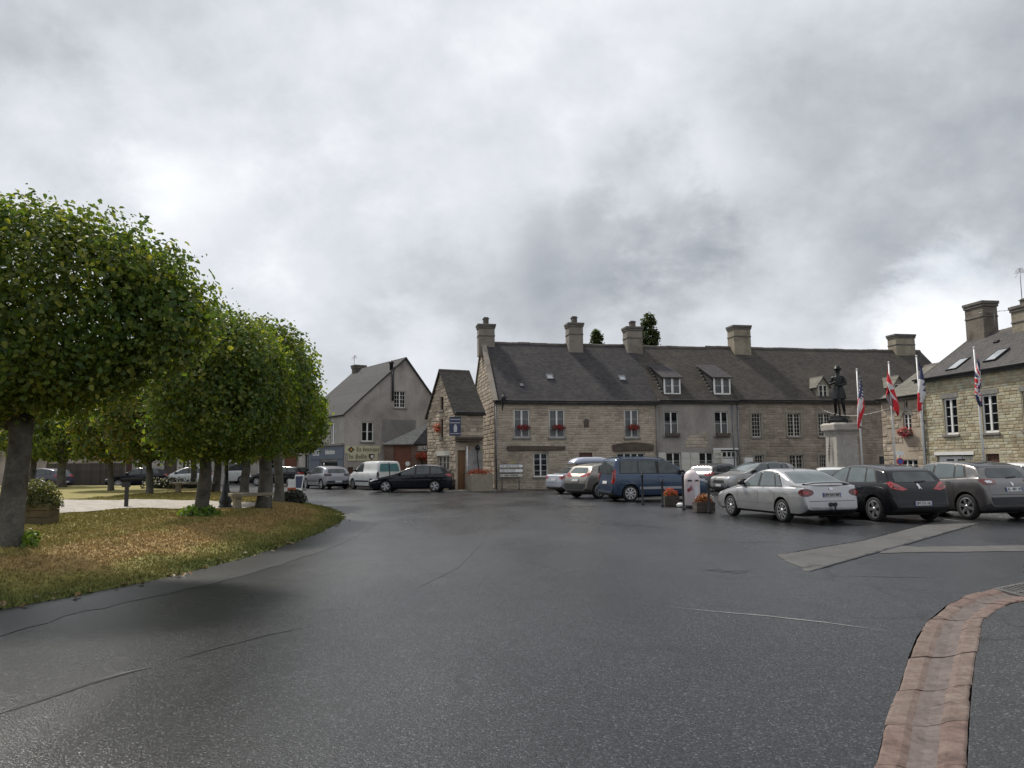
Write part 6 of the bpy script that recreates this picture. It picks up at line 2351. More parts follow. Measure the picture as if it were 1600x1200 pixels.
# ================================================================== CARS
M_cglass = plain('car_glass', (0.045, 0.055, 0.058), 0.05, var=.5, scale=2.5, spec=.7)
M_cglass2 = plain('car_glass_pale', (0.10, 0.12, 0.125), 0.06, var=.25, scale=2.0, spec=.7)
M_trim = plain('black_trim', (0.012, 0.012, 0.013), .55, var=.2)
M_clad = plain('grey_cladding', (0.03, 0.03, 0.032), .6, var=.2)
M_tyre = plain('tyre_rubber', (0.014, 0.014, 0.014), .85, var=.3, bump=.2)
M_rim = plain('alloy_rim', (0.5, 0.5, 0.52), .3, metal=.8, var=.1)
M_rimdark = plain('alloy_back', (0.02, 0.02, 0.022), .5, var=.1)
M_tail = plain('tail_lamp_red', (0.33, 0.012, 0.015), .12, var=.35, scale=14, coat=.8)
M_taild = plain('tail_lamp_dark', (0.10, 0.012, 0.012), .12, var=.4, scale=14, coat=.8)
M_head = plain('head_lamp', (0.42, 0.44, 0.46), .1, var=.5, scale=16, coat=.8)
M_plate = plain('plate_white', (0.55, 0.55, 0.54), .4, var=.05)
M_plateb = plain('plate_blue', (0.03, 0.06, 0.3), .4, var=.05)
M_chrome = plain('chrome', (0.6, 0.6, 0.62), .12, metal=1.0, var=.05)


def pch(pts):
    X = np.array([p[0] for p in pts], float); Y = np.array([p[1] for p in pts], float)
    h = np.diff(X); d = np.diff(Y) / h
    m = np.zeros(len(X))
    m[0], m[-1] = d[0], d[-1]
    for i in range(1, len(X) - 1):
        if d[i - 1] * d[i] <= 0:
            m[i] = 0
        else:
            w1, w2 = 2 * h[i] + h[i - 1], h[i] + 2 * h[i - 1]
            m[i] = (w1 + w2) / (w1 / d[i - 1] + w2 / d[i])

    def f(s):
        s = min(max(s, X[0]), X[-1])
        i = min(len(h) - 1, int(np.searchsorted(X, s, 'right') - 1))
        t = (s - X[i]) / h[i]
        t2, t3 = t * t, t * t * t
        return float(Y[i] * (2 * t3 - 3 * t2 + 1) + h[i] * m[i] * (t3 - 2 * t2 + t) + Y[i + 1] * (-2 * t3 + 3 * t2) + h[i] * m[i + 1] * (t3 - t2))
    return f


TYPES = {
    'sedan': dict(L=4.51, W=1.74, H=1.41, wb=2.6, fo=.93, r=.305, top=[(0, .48), (.03, .58), (.12, .66), (.5, .76), (1.1, .885), (1.28, .93), (2.1, 1.31), (2.35, 1.38), (2.65, 1.41), (3.0, 1.385), (3.3, 1.32), (4.0, 1.035), (4.12, 1.0), (4.38, .985), (4.44, .95), (4.49, .72), (4.51, .5)],
                  belt=[(0, .6), (.4, .72), (1.2, .85), (2.5, .89), (4.5, .93)], ws=(1.32, 2.2), panes=[(1.55, 2.12, 2.38, 2.40), (2.48, 2.50, 3.22, 3.02), (3.28, 3.08, 3.52, 3.22)], dlo=(1.5, 2.05, 3.56, 3.28),
                  rg='top', rgs=(3.28, 3.98), tail=(.80, .62, .30, .16), plate_z=.74, hl=.62),
    'hatch': dict(L=4.28, W=1.82, H=1.5, wb=2.61, fo=.9, r=.325, top=[(0, .5), (.03, .62), (.12, .72), (.5, .83), (1.0, .95), (1.15, 1.0), (1.95, 1.40), (2.3, 1.48), (2.6, 1.5), (3.2, 1.46), (3.72, 1.37), (3.80, 1.34), (4.0, 1.08), (4.1, .98), (4.2, .85), (4.25, .7), (4.28, .5)],
                  belt=[(0, .62), (.4, .76), (1.2, .92), (2.5, .97), (4.2, 1.02)], ws=(1.18, 2.05), panes=[(1.4, 2.0, 2.35, 2.36), (2.43, 2.44, 3.15, 3.1), (3.22, 3.16, 3.6, 3.42)], dlo=(1.35, 1.95, 3.66, 3.48),
                  rg='back', rgz=(1.04, 1.3, .62, .54), tail=(.93, .66, .42, .14), plate_z=.5, hl=.68),
    'suv': dict(L=4.2, W=1.8, H=1.58, wb=2.61, fo=.86, r=.345, top=[(0, .6), (.03, .74), (.12, .86), (.5, .95), (.95, 1.05), (1.1, 1.1), (1.8, 1.47), (2.1, 1.55), (2.5, 1.58), (3.2, 1.54), (3.62, 1.46), (3.72, 1.42), (3.95, 1.12), (4.03, 1.05), (4.12, .95), (4.17, .8), (4.2, .6)],
                belt=[(0, .72), (.4, .88), (1.2, 1.0), (2.5, 1.05), (3.4, 1.1), (4.2, 1.14)], ws=(1.12, 1.95), panes=[(1.32, 1.86, 2.25, 2.26), (2.33, 2.34, 3.05, 3.0), (3.12, 3.06, 3.42, 3.3)], dlo=(1.28, 1.82, 3.5, 3.36),
                rg='back', rgz=(1.12, 1.38, .6, .5), tail=(1.02, .64, .34, .13), plate_z=.82, hl=.8, clad=True),
    'van': dict(L=4.38, W=1.81, H=1.8, wb=2.73, fo=.86, r=.33, top=[(0, .58), (.03, .74), (.12, .88), (.45, 1.0), (.85, 1.12), (1.0, 1.18), (1.75, 1.62), (2.05, 1.74), (2.5, 1.79), (3.4, 1.8), (4.05, 1.77), (4.14, 1.72), (4.22, 1.5), (4.28, 1.1), (4.33, .85), (4.36, .75), (4.38, .55)],
                belt=[(0, .72), (.4, .9), (1.1, 1.08), (2.5, 1.1), (4.3, 1.12)], ws=(1.02, 1.9), panes=[(1.22, 1.78, 2.28, 2.3), (2.42, 2.44, 3.2, 3.2), (3.24, 3.24, 4.0, 3.96)], dlo=(1.18, 1.72, 4.04, 4.0),
                rg='back', rgz=(1.14, 1.62, .66, .58), tail=(1.02, .80, .16, .3), plate_z=.78, hl=.8),
    'wagon': dict(L=4.83, W=1.86, H=1.49, wb=2.815, fo=1.0, r=.33, top=[(0, .48), (.04, .62), (.15, .72), (.6, .83), (1.2, .95), (1.4, 1.0), (2.3, 1.39), (2.6, 1.46), (3.0, 1.49), (3.7, 1.46), (4.25, 1.38), (4.34, 1.34), (4.6, 1.06), (4.68, .98), (4.76, .88), (4.8, .7), (4.83, .48)],
                  belt=[(0, .6), (.4, .74), (1.3, .9), (2.8, .97), (4.8, 1.03)], ws=(1.42, 2.4), panes=[(1.7, 2.3, 2.65, 2.66), (2.75, 2.76, 3.5, 3.48), (3.58, 3.56, 4.3, 4.08)], dlo=(1.65, 2.25, 4.38, 4.16),
                  rg='back', rgz=(1.06, 1.3, .62, .54), tail=(.95, .66, .46, .13), plate_z=.7, hl=.68),
}


def car(name, label, typ, paint, P, heading, side, glass=None, cat='car', **kw):
    """P: ground point under the visible rear wheel (side +1 left, -1 right); heading: angle of the nose"""
    S = dict(TYPES[typ]); S.update(kw)
    k_ = S.get('scale', 1.0)
    Ln, Wd = S['L'], S['W']
    top, belt = pch(S['top']), pch(S['belt'])
    plan = pch([(0, .80), (.05, .87), (.18, .94), (.5, .98), (1.0, 1), (Ln - 1, 1), (Ln - .4, .975), (Ln - .15, .945), (Ln - .05, .90), (Ln, .84)])
    under = pch([(0, .36), (.04, .28), (.22, .21), (Ln - .35, .21), (Ln - .06, .28), (Ln, .36)])
    xr = Ln / 2 - (S['fo'] + S['wb'])
    hd = Vector((math.cos(heading), math.sin(heading), 0)); lv = Vector((-hd.y, hd.x, 0))
    ctr = Vector((P[0], P[1], 0)) - hd * xr - lv * side * (Wd / 2 - .02)
    root = thing(name, label, cat, (ctr.x, ctr.y, 0), heading)
    glass = glass or M_cglass

    def sect(s):
        w = Wd / 2 * plan(s)
        zu, zt = under(s), top(s)
        zs = min(belt(s), zt - .05)
        zu = min(zu, zs - .06)
        h = zs - zu
        H = zt - zs
        yb = .945 * w
        tb = .30 if typ != 'van' else .16
        lo = [(0, zu), (.55 * w, zu), (.86 * w, zu), (.95 * w, zu + min(.05, .2 * h)), (.982 * w, zu + min(.16, .35 * h)), (w, zu + .55 * h), (.995 * w, zu + .75 * h), (.978 * w, zs - .035 * min(1, h / .3)), (.955 * w, zs)]
        yr = yb - tb * H
        up = [(yb - .012, zs + .03 * min(1, H / .3)), (yb - tb * H * .35, zs + .33 * H), (yb - tb * H * .72, zs + .66 * H), (yb - tb * H * .95, zs + .84 * H), (yr * .965, zs + .915 * H), (yr * .90, zs + .96 * H), (yr * .72, zs + .985 * H), (yr * .4, zs + .997 * H), (0, zt)]
        return lo + up

    ss = sorted(set([round(x, 3) for x in list(np.linspace(0, Ln, 38)) + [p[0] for p in S['top']] + [.01, .06, .09, .2, .3, Ln - .01, Ln - .02, Ln - .07, Ln - .1, Ln - .2, Ln - .3]]))
    ss = [a for i, a in enumerate(ss) if i == 0 or a - ss[i - 1] > .006]
    mb = MB()
    rows = []
    nh = None
    for s in ss:
        hp_ = sect(s)
        nh = len(hp_)
        x = Ln / 2 - s
        rows.append([(x, y, z) for y, z in hp_] + [(x, -y, z) for y, z in hp_[-2:0:-1]])
    nu = len(rows[0])
    mb.grid(rows, 0, True, True)
    nf = len(mb.f)
    for fi in range(nf):
        j = fi % nu
        jj = j if j < nh - 1 else nu - 1 - j
        i = fi // nu
        sm_ = (ss[i] + ss[min(i + 1, len(ss) - 1)]) / 2
        if jj <= 2 or (jj == 3 and S.get('clad')):
            mb.m[fi] = 1
        if S.get('roof2') and jj >= 13 and S['ws'][1] - .05 < sm_ < S.get('roofend', Ln - .5):
            mb.m[fi] = 2
    mb.f.append(tuple(range(nu))); mb.m.append(0); mb.sm.append(False)
    e = (len(rows) - 1) * nu
    mb.f.append(tuple(e + k for k in range(nu))[::-1]); mb.m.append(0); mb.sm.append(False)
    me = mb.mesh('body', [paint, M_clad if S.get('clad') else M_trim, S.get('roof2') or paint, M_trim])
    bvh = BVHTree.FromPolygons([v.co.copy() for v in me.vertices], [tuple(p.vertices) for p in me.polygons])
    # wheel arches cut out
    body = link('body', me, root)
    r = S['r']
    axles = [Ln / 2 - S['fo'], xr]
    cm = MB()
    for ax in axles:
        for sd in (-1, 1):
            y0, y1 = sd * (Wd / 2 - .30), sd * (Wd / 2 + .2)
            cm.lathe([(r + .055, min(y0, y1)), (r + .055, max(y0, y1))], (ax, 0, r + .01), 28, axis='y')
    cut = cm.build('cut_tmp', M_trim)
    bpy.context.view_layer.update()
    body.parent = None
    md = body.modifiers.new('b', 'BOOLEAN'); md.operation = 'DIFFERENCE'; md.solver = 'EXACT'; md.object = cut
    bpy.context.view_layer.update()
    dg = bpy.context.evaluated_depsgraph_get()
    nme = bpy.data.meshes.new_from_object(body.evaluated_get(dg))
    body.modifiers.clear()
    if len(nme.polygons) > 50:
        body.data = nme
        me = nme
    bpy.data.objects.remove(cut)
    body.parent = root
    for p in me.polygons:
        c = p.center
        for ax in axles:
            if math.hypot(c.x - ax, c.z - r - .01) < r + .06 and abs(c.y) < Wd / 2 - .015 and c.z < r * 2.2 and (abs(p.normal.y) > .9 or math.hypot(c.x - ax, c.z - r - .01) < r + .0555):
                if p.material_index == 0 and abs(c.y) < Wd / 2 * .93:
                    p.material_index = 3
    while len(me.materials) < 4:
        me.materials.append(M_trim)
    me.set_sharp_from_angle(angle=R(38))

    # ---- panels that follow the body surface
    def panel(pname, poly, frame, off, mat, parent=None, cell=.13, lip=True):
        O, rv, uv, dv = [Vector(a) for a in frame]
        bm = bmesh.new()
        f0 = bm.faces.new([bm.verts.new((a, b, 0)) for a, b in poly])
        xs = [p[0] for p in poly]; ys = [p[1] for p in poly]
        for c in np.arange(min(xs) + cell, max(xs), cell):
            bmesh.ops.bisect_plane(bm, geom=bm.verts[:] + bm.edges[:] + bm.faces[:], plane_co=(c, 0, 0), plane_no=(1, 0, 0))
        for c in np.arange(min(ys) + cell, max(ys), cell):
            bmesh.ops.bisect_plane(bm, geom=bm.verts[:] + bm.edges[:] + bm.faces[:], plane_co=(0, c, 0), plane_no=(0, 1, 0))
        dead = []
        for v in bm.verts:
            p = O + rv * v.co.x + uv * v.co.y - dv * 4
            loc, nr, idx, dist = bvh.ray_cast(p, dv)
            if loc is None:
                dead.append(v); continue
            if nr.dot(dv) > 0:
                nr = -nr
            v.co = loc + (nr * .5 - dv * .5).normalized() * off
        bmesh.ops.delete(bm, geom=dead, context='VERTS')
        bmesh.ops.recalc_face_normals(bm, faces=bm.faces)
        for f in bm.faces:
            if f.normal.dot(dv) > 0:
                f.normal_flip()
            f.smooth = True
        m2 = bpy.data.meshes.new(pname)
        bm.to_mesh(m2); bm.free()
        m2.materials.append(mat)
        return link(pname, m2, parent or root)

    def fr_side(sd):
        return ((0, 0, 0), (1, 0, 0), (0, 0, 1), (0, -sd, 0))

    fr_back = ((0, 0, 0), (0, 1, 0), (0, 0, 1), (1, 0, 0))
    fr_front = ((0, 0, 0), (0, 1, 0), (0, 0, 1), (-1, 0, 0))
    fr_top = ((0, 0, 0), (1, 0, 0), (0, 1, 0), (0, 0, -1))

    def zlow(s): return min(belt(s), top(s) - .05) + .045

    def zhigh(s):
        zs = min(belt(s), top(s) - .05)
        return zs + .85 * (top(s) - zs)

    def strip(sa_b, sa_t, sb_b, sb_t, grow=0.0, n=9):
        bot, tp = [], []
        for i in range(n):
            u = i / (n - 1)
            s0, s1 = sa_b + (sb_b - sa_b) * u, sa_t + (sb_t - sa_t) * u
            bot.append((Ln / 2 - s0, zlow(s0) - grow)); tp.append((Ln / 2 - s1, max(zhigh(s1) + grow * .7, zlow(s0) + .01)))
        return bot + tp[::-1]

    for sd in (-1, 1):
        if not S.get('noside'):
            d = S['dlo']
            panel('window_surround', strip(*d, grow=.025), fr_side(sd), .003, M_trim)
            for q in S['panes'][:S.get('npanes', 9)]:
                panel('side_window', strip(*q), fr_side(sd), .007, glass)
        # door gaps and handles
        for gs in S.get('gaps', [S['panes'][0][0] - .18, S['panes'][0][2] + .05] + ([S['panes'][1][2] + .03] if len(S['panes']) > 1 else [])):
            z1_ = zlow(gs) - .03
            x = Ln / 2 - gs
            panel('door_gap', [(x - .006, .3), (x + .006, .3), (x + .006, z1_), (x - .006, z1_)], fr_side(sd), .002, M_trim, cell=.1)
        for gs in S.get('handles', [S['panes'][0][2] - .12] + ([S['panes'][1][2] - .15] if len(S['panes']) > 1 else [])):
            x = Ln / 2 - gs
            z = zlow(gs) - .13
            panel('door_handle', [(x - .09, z - .016), (x + .09, z - .016), (x + .09, z + .016), (x - .09, z + .016)], fr_side(sd), .025, S.get('handle_mat', paint), cell=.05)
        if S.get('rub'):
            x0, x1 = xr + r + .08, axles[0] - r - .08
            panel('rub_strip', [(x0, .5), (x1, .5), (x1, .5 + S['rub']), (x0, .5 + S['rub'])], fr_side(sd), .012, S.get('rub_mat', M_trim))
        # mirrors
        s_m = S['panes'][0][0] + .08
        loc, nr, idx, dist = bvh.ray_cast(Vector((Ln / 2 - s_m, sd * 3, zlow(s_m) + .04)), Vector((0, -sd, 0)))
        if loc:
            mm = MB()
            c = loc + Vector((0, sd * .1, .05))
            mm.lathe([(.01, -.1), (.06, -.085), (.085, -.02), (.085, .05), (.075, .08), (.03, .085)], (0, 0, 0), 12, axis='x')
            mm.v = [(c.x - v[0] * .9, c.y + v[1] * 1.15, c.z + v[2] * .85) for v in mm.v]
            mm.box(loc.x - .03, loc.x + .03, min(loc.y - sd * .05, c.y), max(loc.y - sd * .05, c.y), c.z - .05, c.z - .01)
            mm.build('mirror', S.get('mirror_mat', M_trim), root)
    # windscreen
    w0, w1 = S['ws']

    def yroof(s):
        zs = min(belt(s), top(s) - .05)
        return .945 * Wd / 2 * plan(s) - (.30 if typ != 'van' else .16) * (top(s) - zs)
    pts = [(Ln / 2 - s, yroof(s) * .93) for s in np.linspace(w0, w1 - .03, 8)]
    panel('windscreen', pts + [(x, -y) for x, y in pts[::-1]], fr_top, .006, glass)
    if S['rg'] == 'top':
        a, b = S['rgs']
        pts = [(Ln / 2 - s, yroof(s) * (.80 + .12 * (s - a) / (b - a))) for s in np.linspace(a, b, 8)]
        rgo = panel('rear_window', pts + [(x, -y) for x, y in pts[::-1]], fr_top, .006, S.get('rear_glass', glass))
    else:
        z0, z1, y0, y1 = S['rgz']
        pol = [(-y0, z0), (y0, z0), (y0 - .02, z0 + (z1 - z0) * .5), (y1, z1 - .03), (y1 - .05, z1), (-y1 + .05, z1), (-y1, z1 - .03), (-y0 + .02, z0 + (z1 - z0) * .5)]
        rgo = panel('rear_window', pol, fr_back, .006, S.get('rear_glass', glass))
        if not S.get('split'):
            panel('wiper', [(-.32, z0 + .015), (.02, z0 - .01), (.02, z0 + .02), (-.32, z0 + .035)], fr_back, .02, M_trim, cell=.08)
        else:
            panel('door_split', [(-.03, .45), (.03, .45), (.03, z1 + .05), (-.03, z1 + .05)], fr_back, .012, M_trim)
    # lamps
    tz, ty0, tw, th_ = S['tail']
    for sd in (-1, 1):
        O = Vector((-Ln / 2 + .06, sd * (Wd / 2 - .1), 0))
        dv = Vector((1, -sd * .85, 0)).normalized()
        rv = Vector((0, 0, 1)).cross(dv) * -1
        rv = rv if rv.y * sd > 0 else -rv           # towards the flank
        tl = S.get('tail_shape')
        if tl == 'slant':
            pol = [(-tw * .75, tz - th_ * .55), (-tw * .45, tz - th_ * .75), (tw * .15, tz - th_ * .3), (tw * .42, tz + th_ * .75), (tw * .2, tz + th_ * .9), (-tw * .2, tz + th_ * .35)]
        elif tl == 'tall':
            pol = [(-tw * .55, tz - th_), (tw * .35, tz - th_ * .9), (tw * .6, tz - th_ * .2), (tw * .55, tz + th_ * .85), (tw * .15, tz + th_), (-tw * .5, tz + th_ * .5)]
        elif tl == 'oval':
            pol = [(tw * .62 * math.cos(a) - .02, tz + th_ * .62 * math.sin(a)) for a in [2 * math.pi * k / 14 for k in range(14)]]
        else:
            pol = [(-tw * .62, tz - th_ * .4), (-tw * .3, tz - th_ * .6), (tw * .3, tz - th_ * .5), (tw * .62, tz + th_ * .35), (tw * .45, tz + th_ * .62), (-tw * .35, tz + th_ * .55), (-tw * .6, tz + th_ * .2)]
        t_o = panel('tail_lamp', pol, (O, rv, (0, 0, 1), dv), .012, S.get('tail_mat', M_tail), cell=.06)
        cxp = [(p[0] * .42 - tw * .08, tz + (p[1] - tz) * .42) for p in pol]
        panel('lens', cxp, (O, rv, (0, 0, 1), dv), .018, S.get('lens_mat', M_taild), t_o, cell=.06)
        Of = Vector((Ln / 2 - .1, sd * (Wd / 2 - .12), 0))
        dvf = Vector((-1, -sd * .9, .0)).normalized()
        rvf = Vector((0, 0, 1)).cross(dvf); rvf = rvf if rvf.y * sd > 0 else -rvf
        hz_ = S['hl']
        panel('headlamp', [(-.3, hz_ - .05), (.1, hz_ - .06), (.36, hz_ + .05), (.34, hz_ + .1), (-.1, hz_ + .075), (-.3, hz_ + .03)], (Of, rvf, (0, 0, 1), dvf), .01, M_head, cell=.07)
    # plates
    pz = S['plate_z']
    for fr, z, nm in ((fr_back, pz, 'rear_plate'), (fr_front, .46, 'front_plate')):
        if nm == 'rear_plate' and S.get('split'):
            continue
        po = panel(nm, [(-.262, z - .055), (.26, z - .055), (.26, z + .055), (-.26, z + .055)], fr, .02, S.get('plate_mat', M_plate), cell=.2)
        sgn = 1 if fr is fr_back else -1
        for e_ in (-1, 1):
            panel('plate_band', [(e_ * .247 - .012, z - .054), (e_ * .247 + .012, z - .054), (e_ * .247 + .012, z + .054), (e_ * .247 - .012, z + .054)], fr, .023, M_plateb, po, cell=.2)
        txt = S.get('plate')
        if txt and nm == 'rear_plate':
            xs_ = -.205
            for ch in txt:
                if ch != ' ':
                    loc, nr, idx, dist = bvh.ray_cast(Vector((-6, -(xs_ + .02), z)), Vector((1, 0, 0)))
                    if loc:
                        text_mesh('plate_letter', ch, .105, M_black, po, Matrix.Translation((loc.x - .026, -(xs_ + .02), z)) @ Matrix.Rotation(R(-90), 4, 'Z') @ Matrix.Rotation(R(90), 4, 'X'), extrude=.001)
                xs_ += .047
    panel('front_grille', [(-.42, .3), (.42, .3), (.46, .4), (-.46, .4)], fr_front, .008, M_trim)
    if S.get('grille'):
        panel('upper_grille', [(-.5, .56), (.5, .56), (.42, .7), (-.42, .7)], fr_front, .008, M_trim)
    if S.get('bumper_dark'):
        z0_, z1_ = S['bumper_dark']
        panel('bumper', [(-Wd / 2 * .84, z0_), (Wd / 2 * .84, z0_), (Wd / 2 * .84, z1_), (-Wd / 2 * .84, z1_)], fr_back, .008, M_clad)
    zb_ = S.get('seam', pz - .16)
    panel('boot_gap', [(-Wd / 2 * .78, zb_), (Wd / 2 * .78, zb_), (Wd / 2 * .78, zb_ + .012), (-Wd / 2 * .78, zb_ + .012)], fr_back, .003, M_trim)
    # wheels
    for ax in axles:
        for sd in (-1, 1):
            yc = sd * (Wd / 2 - .115)
            wm = MB()
            wm.lathe([(r * .66, -.085), (r * .93, -.1), (r * .985, -.075), (r, -.03), (r, .03), (r * .985, .075), (r * .93, .1), (r * .66, .085)], (0, 0, 0), 28, axis='y', caps=False)
            wh = wm.build('wheel', M_tyre, root)
            wh.location = (ax, yc, r)
            bm_ = MB(); bm_.lathe([(r * .68, -.06), (r * .68, .05), (.02, .05)], (0, 0, 0), 24, axis='y')
            if sd < 0:
                bm_.v = [(a, -b, c) for a, b, c in bm_.v]
            bm_.build('rim_back', M_rimdark, wh)
            rm = MB()
            ys = sd * .075
            rm.lathe([(r * .64, -.012), (r * .72, -.02), (r * .72, .012), (r * .64, .012)], (0, ys, 0), 28, axis='y', caps=False)
            ns = S.get('spokes', 7)
            for k in range(ns):
                a = 2 * math.pi * k / ns + .3
                wdt = S.get('spoke_w', .03)
                Mx = Matrix.Translation((0, ys, 0)) @ Matrix.Rotation(a, 4, 'Y')
                pts_ = [(-wdt * .75, .035), (wdt * .75, .035), (wdt * 1.25, r * .66), (-wdt * 1.25, r * .66)]
                b0 = len(rm.v)
                rm.prism(pts_, 'y', -.012, .012)
                for i in range(b0, len(rm.v)):
                    rm.v[i] = tuple(Mx @ Vector(rm.v[i]))
            rm.lathe([(.05, -.012), (.055, .016), (.02, .02)], (0, ys, 0), 14, axis='y') if sd > 0 else rm.lathe([(.02, -.02), (.055, -.016), (.05, .012)], (0, ys, 0), 14, axis='y')
            rm.build('rim', S.get('rim_mat', M_rim), wh)
    # underbody shadow box so that light does not pass through the hollow
    ub = MB(); ub.box(-Ln / 2 + .5, Ln / 2 - .5, -Wd / 2 + .32, Wd / 2 - .32, .17, .3); ub.build('underbody', M_trim, root)
    if S.get('rails'):
        for sd in (-1, 1):
            mb_ = MB()
            ln = []
            for s in np.linspace(S['rails'][0], S['rails'][1], 9):
                loc, nr, idx, dist = bvh.ray_cast(Vector((Ln / 2 - s, sd * (yroof(s) * .88), 4)), Vector((0, 0, -1)))
                ln.append(loc + Vector((0, 0, .05)))
            ln[0].z -= .05; ln[-1].z -= .05
            mb_.tube(ln, .018, 6)
            mb_.build('roof_rail', S.get('rail_mat', M_trim), root)
    if S.get('spoiler'):
        s0 = S['spoiler']
        mb_ = MB()
        rows_ = []
        for y in np.linspace(-.66, .66, 11):
            x = -Ln / 2 + s0 + .10 * (1 - (y / .66) ** 2) * -1 + .1
            z = top(Ln - s0) + .07 - .05 * (abs(y) / .66) ** 4
            rows_.append([(x + .1, y, z - .03), (x + .02, y, z + .018), (x - .07, y, z + .02), (x - .09, y, z), (x - .02, y, z - .03)])
        mb_.grid(rows_, 0, True, True)
        mb_.build('spoiler', paint, root)
    if S.get('roof_antenna'):
        mb_ = MB(); mb_.tube([(Ln / 2 - S['roof_antenna'], 0, top(S['roof_antenna']) - .01), (Ln / 2 - S['roof_antenna'] - .12, 0, top(S['roof_antenna']) + .22)], [.012, .004], 6); mb_.build('antenna', M_trim, root)
    if S.get('badge'):
        bz = S['badge_z']
        b_ = S['badge']
        if b_ == 'ring':
            for q in (1,):
                pol = [(.06 * math.cos(a), bz + .035 * math.sin(a)) for a in [2 * math.pi * k / 16 for k in range(16)]]
        elif b_ == 'diamond':
            pol = [(0, bz + .06), (.042, bz), (0, bz - .06), (-.042, bz)]
        else:
            pol = [(.0, bz + .075), (.035, bz + .06), (.03, bz + .03), (.055, bz + .01), (.02, bz + .0), (.045, bz - .06), (.02, bz - .07), (-.005, bz - .03), (-.03, bz - .07), (-.05, bz - .06), (-.025, bz), (-.04, bz + .03), (-.02, bz + .06)]
        panel('badge', pol, fr_back, .014, M_chrome, cell=.3)
    return root


silver = paint_mat('silver_paint', (0.42, 0.42, 0.43), .75, .34)
h0 = math.atan2(2.4, -.62)
P = gp(1222, 816)
pr = car('silver_sedan', 'silver saloon with boot spoiler parked nearest the road', 'sedan', silver, P, h0, 1, glass=M_cglass2, spokes=9, spoke_w=.018, tail_shape='oval', tail_mat=M_taild, lens_mat=M_tail,
         spoiler=.16, rub=.035, rub_mat=silver, plate='DM 541 WT', roof_antenna=2.9, badge='ring', badge_z=.9, handle_mat=silver, mirror_mat=M_trim, seam=.58, plate_mat=plain('plate_grey', (.3, .3, .29), .4))
mb = MB(); mb.tube([(-2.2, 0, .34), (-2.33, 0, .33), (-2.35, 0, .38), (-2.35, 0, .42)], .022, 8); mb.lathe([(.005, .42), (.03, .43), (.03, .47), (.005, .48)], (-2.35, 0, 0), 10); mb.build('tow_ball', M_iron, pr)
for y in (.06, -.06):
    mb = MB(); mb.lathe([(.05, -.03), (.055, .0), (.05, .01)], (-2.27, y, .5), 12, axis='x'); mb.build('tow_socket', M_trim, pr)

black = paint_mat('black_paint', (0.008, 0.008, 0.010), .0, .25, .55)
P = gp(1366, 815)
car('black_hatchback', 'black hatchback with bright red slanting tail lamps next to the silver saloon', 'hatch', black, P, h0 - R(2), 1, glass=M_cglass2, spokes=5, spoke_w=.045, tail_shape='slant', plate='CM 515 HL', badge='lion', badge_z=.93,
    rear_glass=M_cglass, handle_mat=M_chrome, bumper_dark=(.4, .47), seam=.66)
mb = None
grey = paint_mat('grey_paint', (0.15, 0.142, 0.14), .7, .32)
P = gp(1511, 812)
car('grey_crossover', 'grey crossover with dark roof parked right of the black hatchback', 'suv', grey, P, h0 - R(1), 1, glass=M_cglass2, spokes=6, spoke_w=.035, tail_mat=M_taild, lens_mat=M_head, roof2=paint_mat('dark_roof_paint', (.02, .02, .02), .2, .25), roofend=3.75,
    plate='EL 481 YD', badge='diamond', badge_z=.96, rear_glass=M_cglass, bumper_dark=(.42, .62), handle_mat=grey, seam=.68)
white = paint_mat('white_car_paint', (0.62, 0.62, 0.61), 0, .3)
car('white_hatchback', 'white car cut off by the right edge beside the grey crossover', 'hatch', white, Vector((15.6, 23.4, 0)), h0, 1)
car('white_coupe', 'low white car with only its roof showing behind the silver saloon', 'sedan', white, at_y(1262, 760, 25.0) * 1, h0 + R(150), -1)

blue = paint_mat('blue_van_paint', (0.028, 0.055, 0.105), .5, .3)
P = gp(986, 784)
car('blue_van', 'dark blue passenger van with silver side strip parked by the red flowers', 'van', blue, P, R(15), -1, spokes=8, spoke_w=.03, tail_shape='tall', rub=.1, rub_mat=plain('silver_strip', (.35, .36, .38), .4, metal=.5), rails=(1.9, 4.0), rail_mat=blue, seam=.62, cat='van')
beige = paint_mat('champagne_paint', (0.26, 0.24, 0.21), .7, .34)
P = gp(937, 779)
car('beige_crossover', 'champagne coloured crossover squeezed between the blue van and pale saloon', 'suv', beige, P, R(33), -1, spokes=10, spoke_w=.022, tail_shape='slant', tail=(1.05, .7, .5, .13), L=4.2, rear_glass=M_cglass2, bumper_dark=(.4, .66))
pale = paint_mat('pale_blue_silver', (0.46, 0.48, 0.54), .7, .32)
P = gp(904, 772)
ps = car('pale_saloon', 'pale bluish silver saloon, leftmost car parked before the corner house', 'sedan', pale, P, R(30), -1, tail_mat=M_tail, tail=(.84, .62, .36, .13))
# long roof box carried on the pale saloon
rbx_ = thing('roof_box', 'long pale blue roof box carried above the leftmost parked saloon', 'roof box', (0, 0, 0))
a_, b_ = at_y(893, 718, ps.location.y - .4), at_y(948, 716, ps.location.y + 1.0)
ctr = (a_ + b_) / 2
rbx_.location = (at_y(921, 722, ps.location.y).x, ps.location.y, 1.42)
rbx_.rotation_euler = (0, 0, R(30))
mb = MB()
rows_ = []
for x in np.linspace(-1.2, 1.2, 15):
    t_ = abs(x) / 1.2
    k1 = max(.25, 1 - t_ ** 5 * .75)
    wv, hv = .42 * (1 - .25 * t_ ** 4), .34 * k1
    rows_.append([(x, wv * .9, .12), (x, wv, .12 + hv * .35), (x, wv * .93, .12 + hv * .7), (x, wv * .7, .12 + hv * .95), (x, 0, .12 + hv), (x, -wv * .7, .12 + hv * .95), (x, -wv * .93, .12 + hv * .7), (x, -wv, .12 + hv * .35), (x, -wv * .9, .12)])
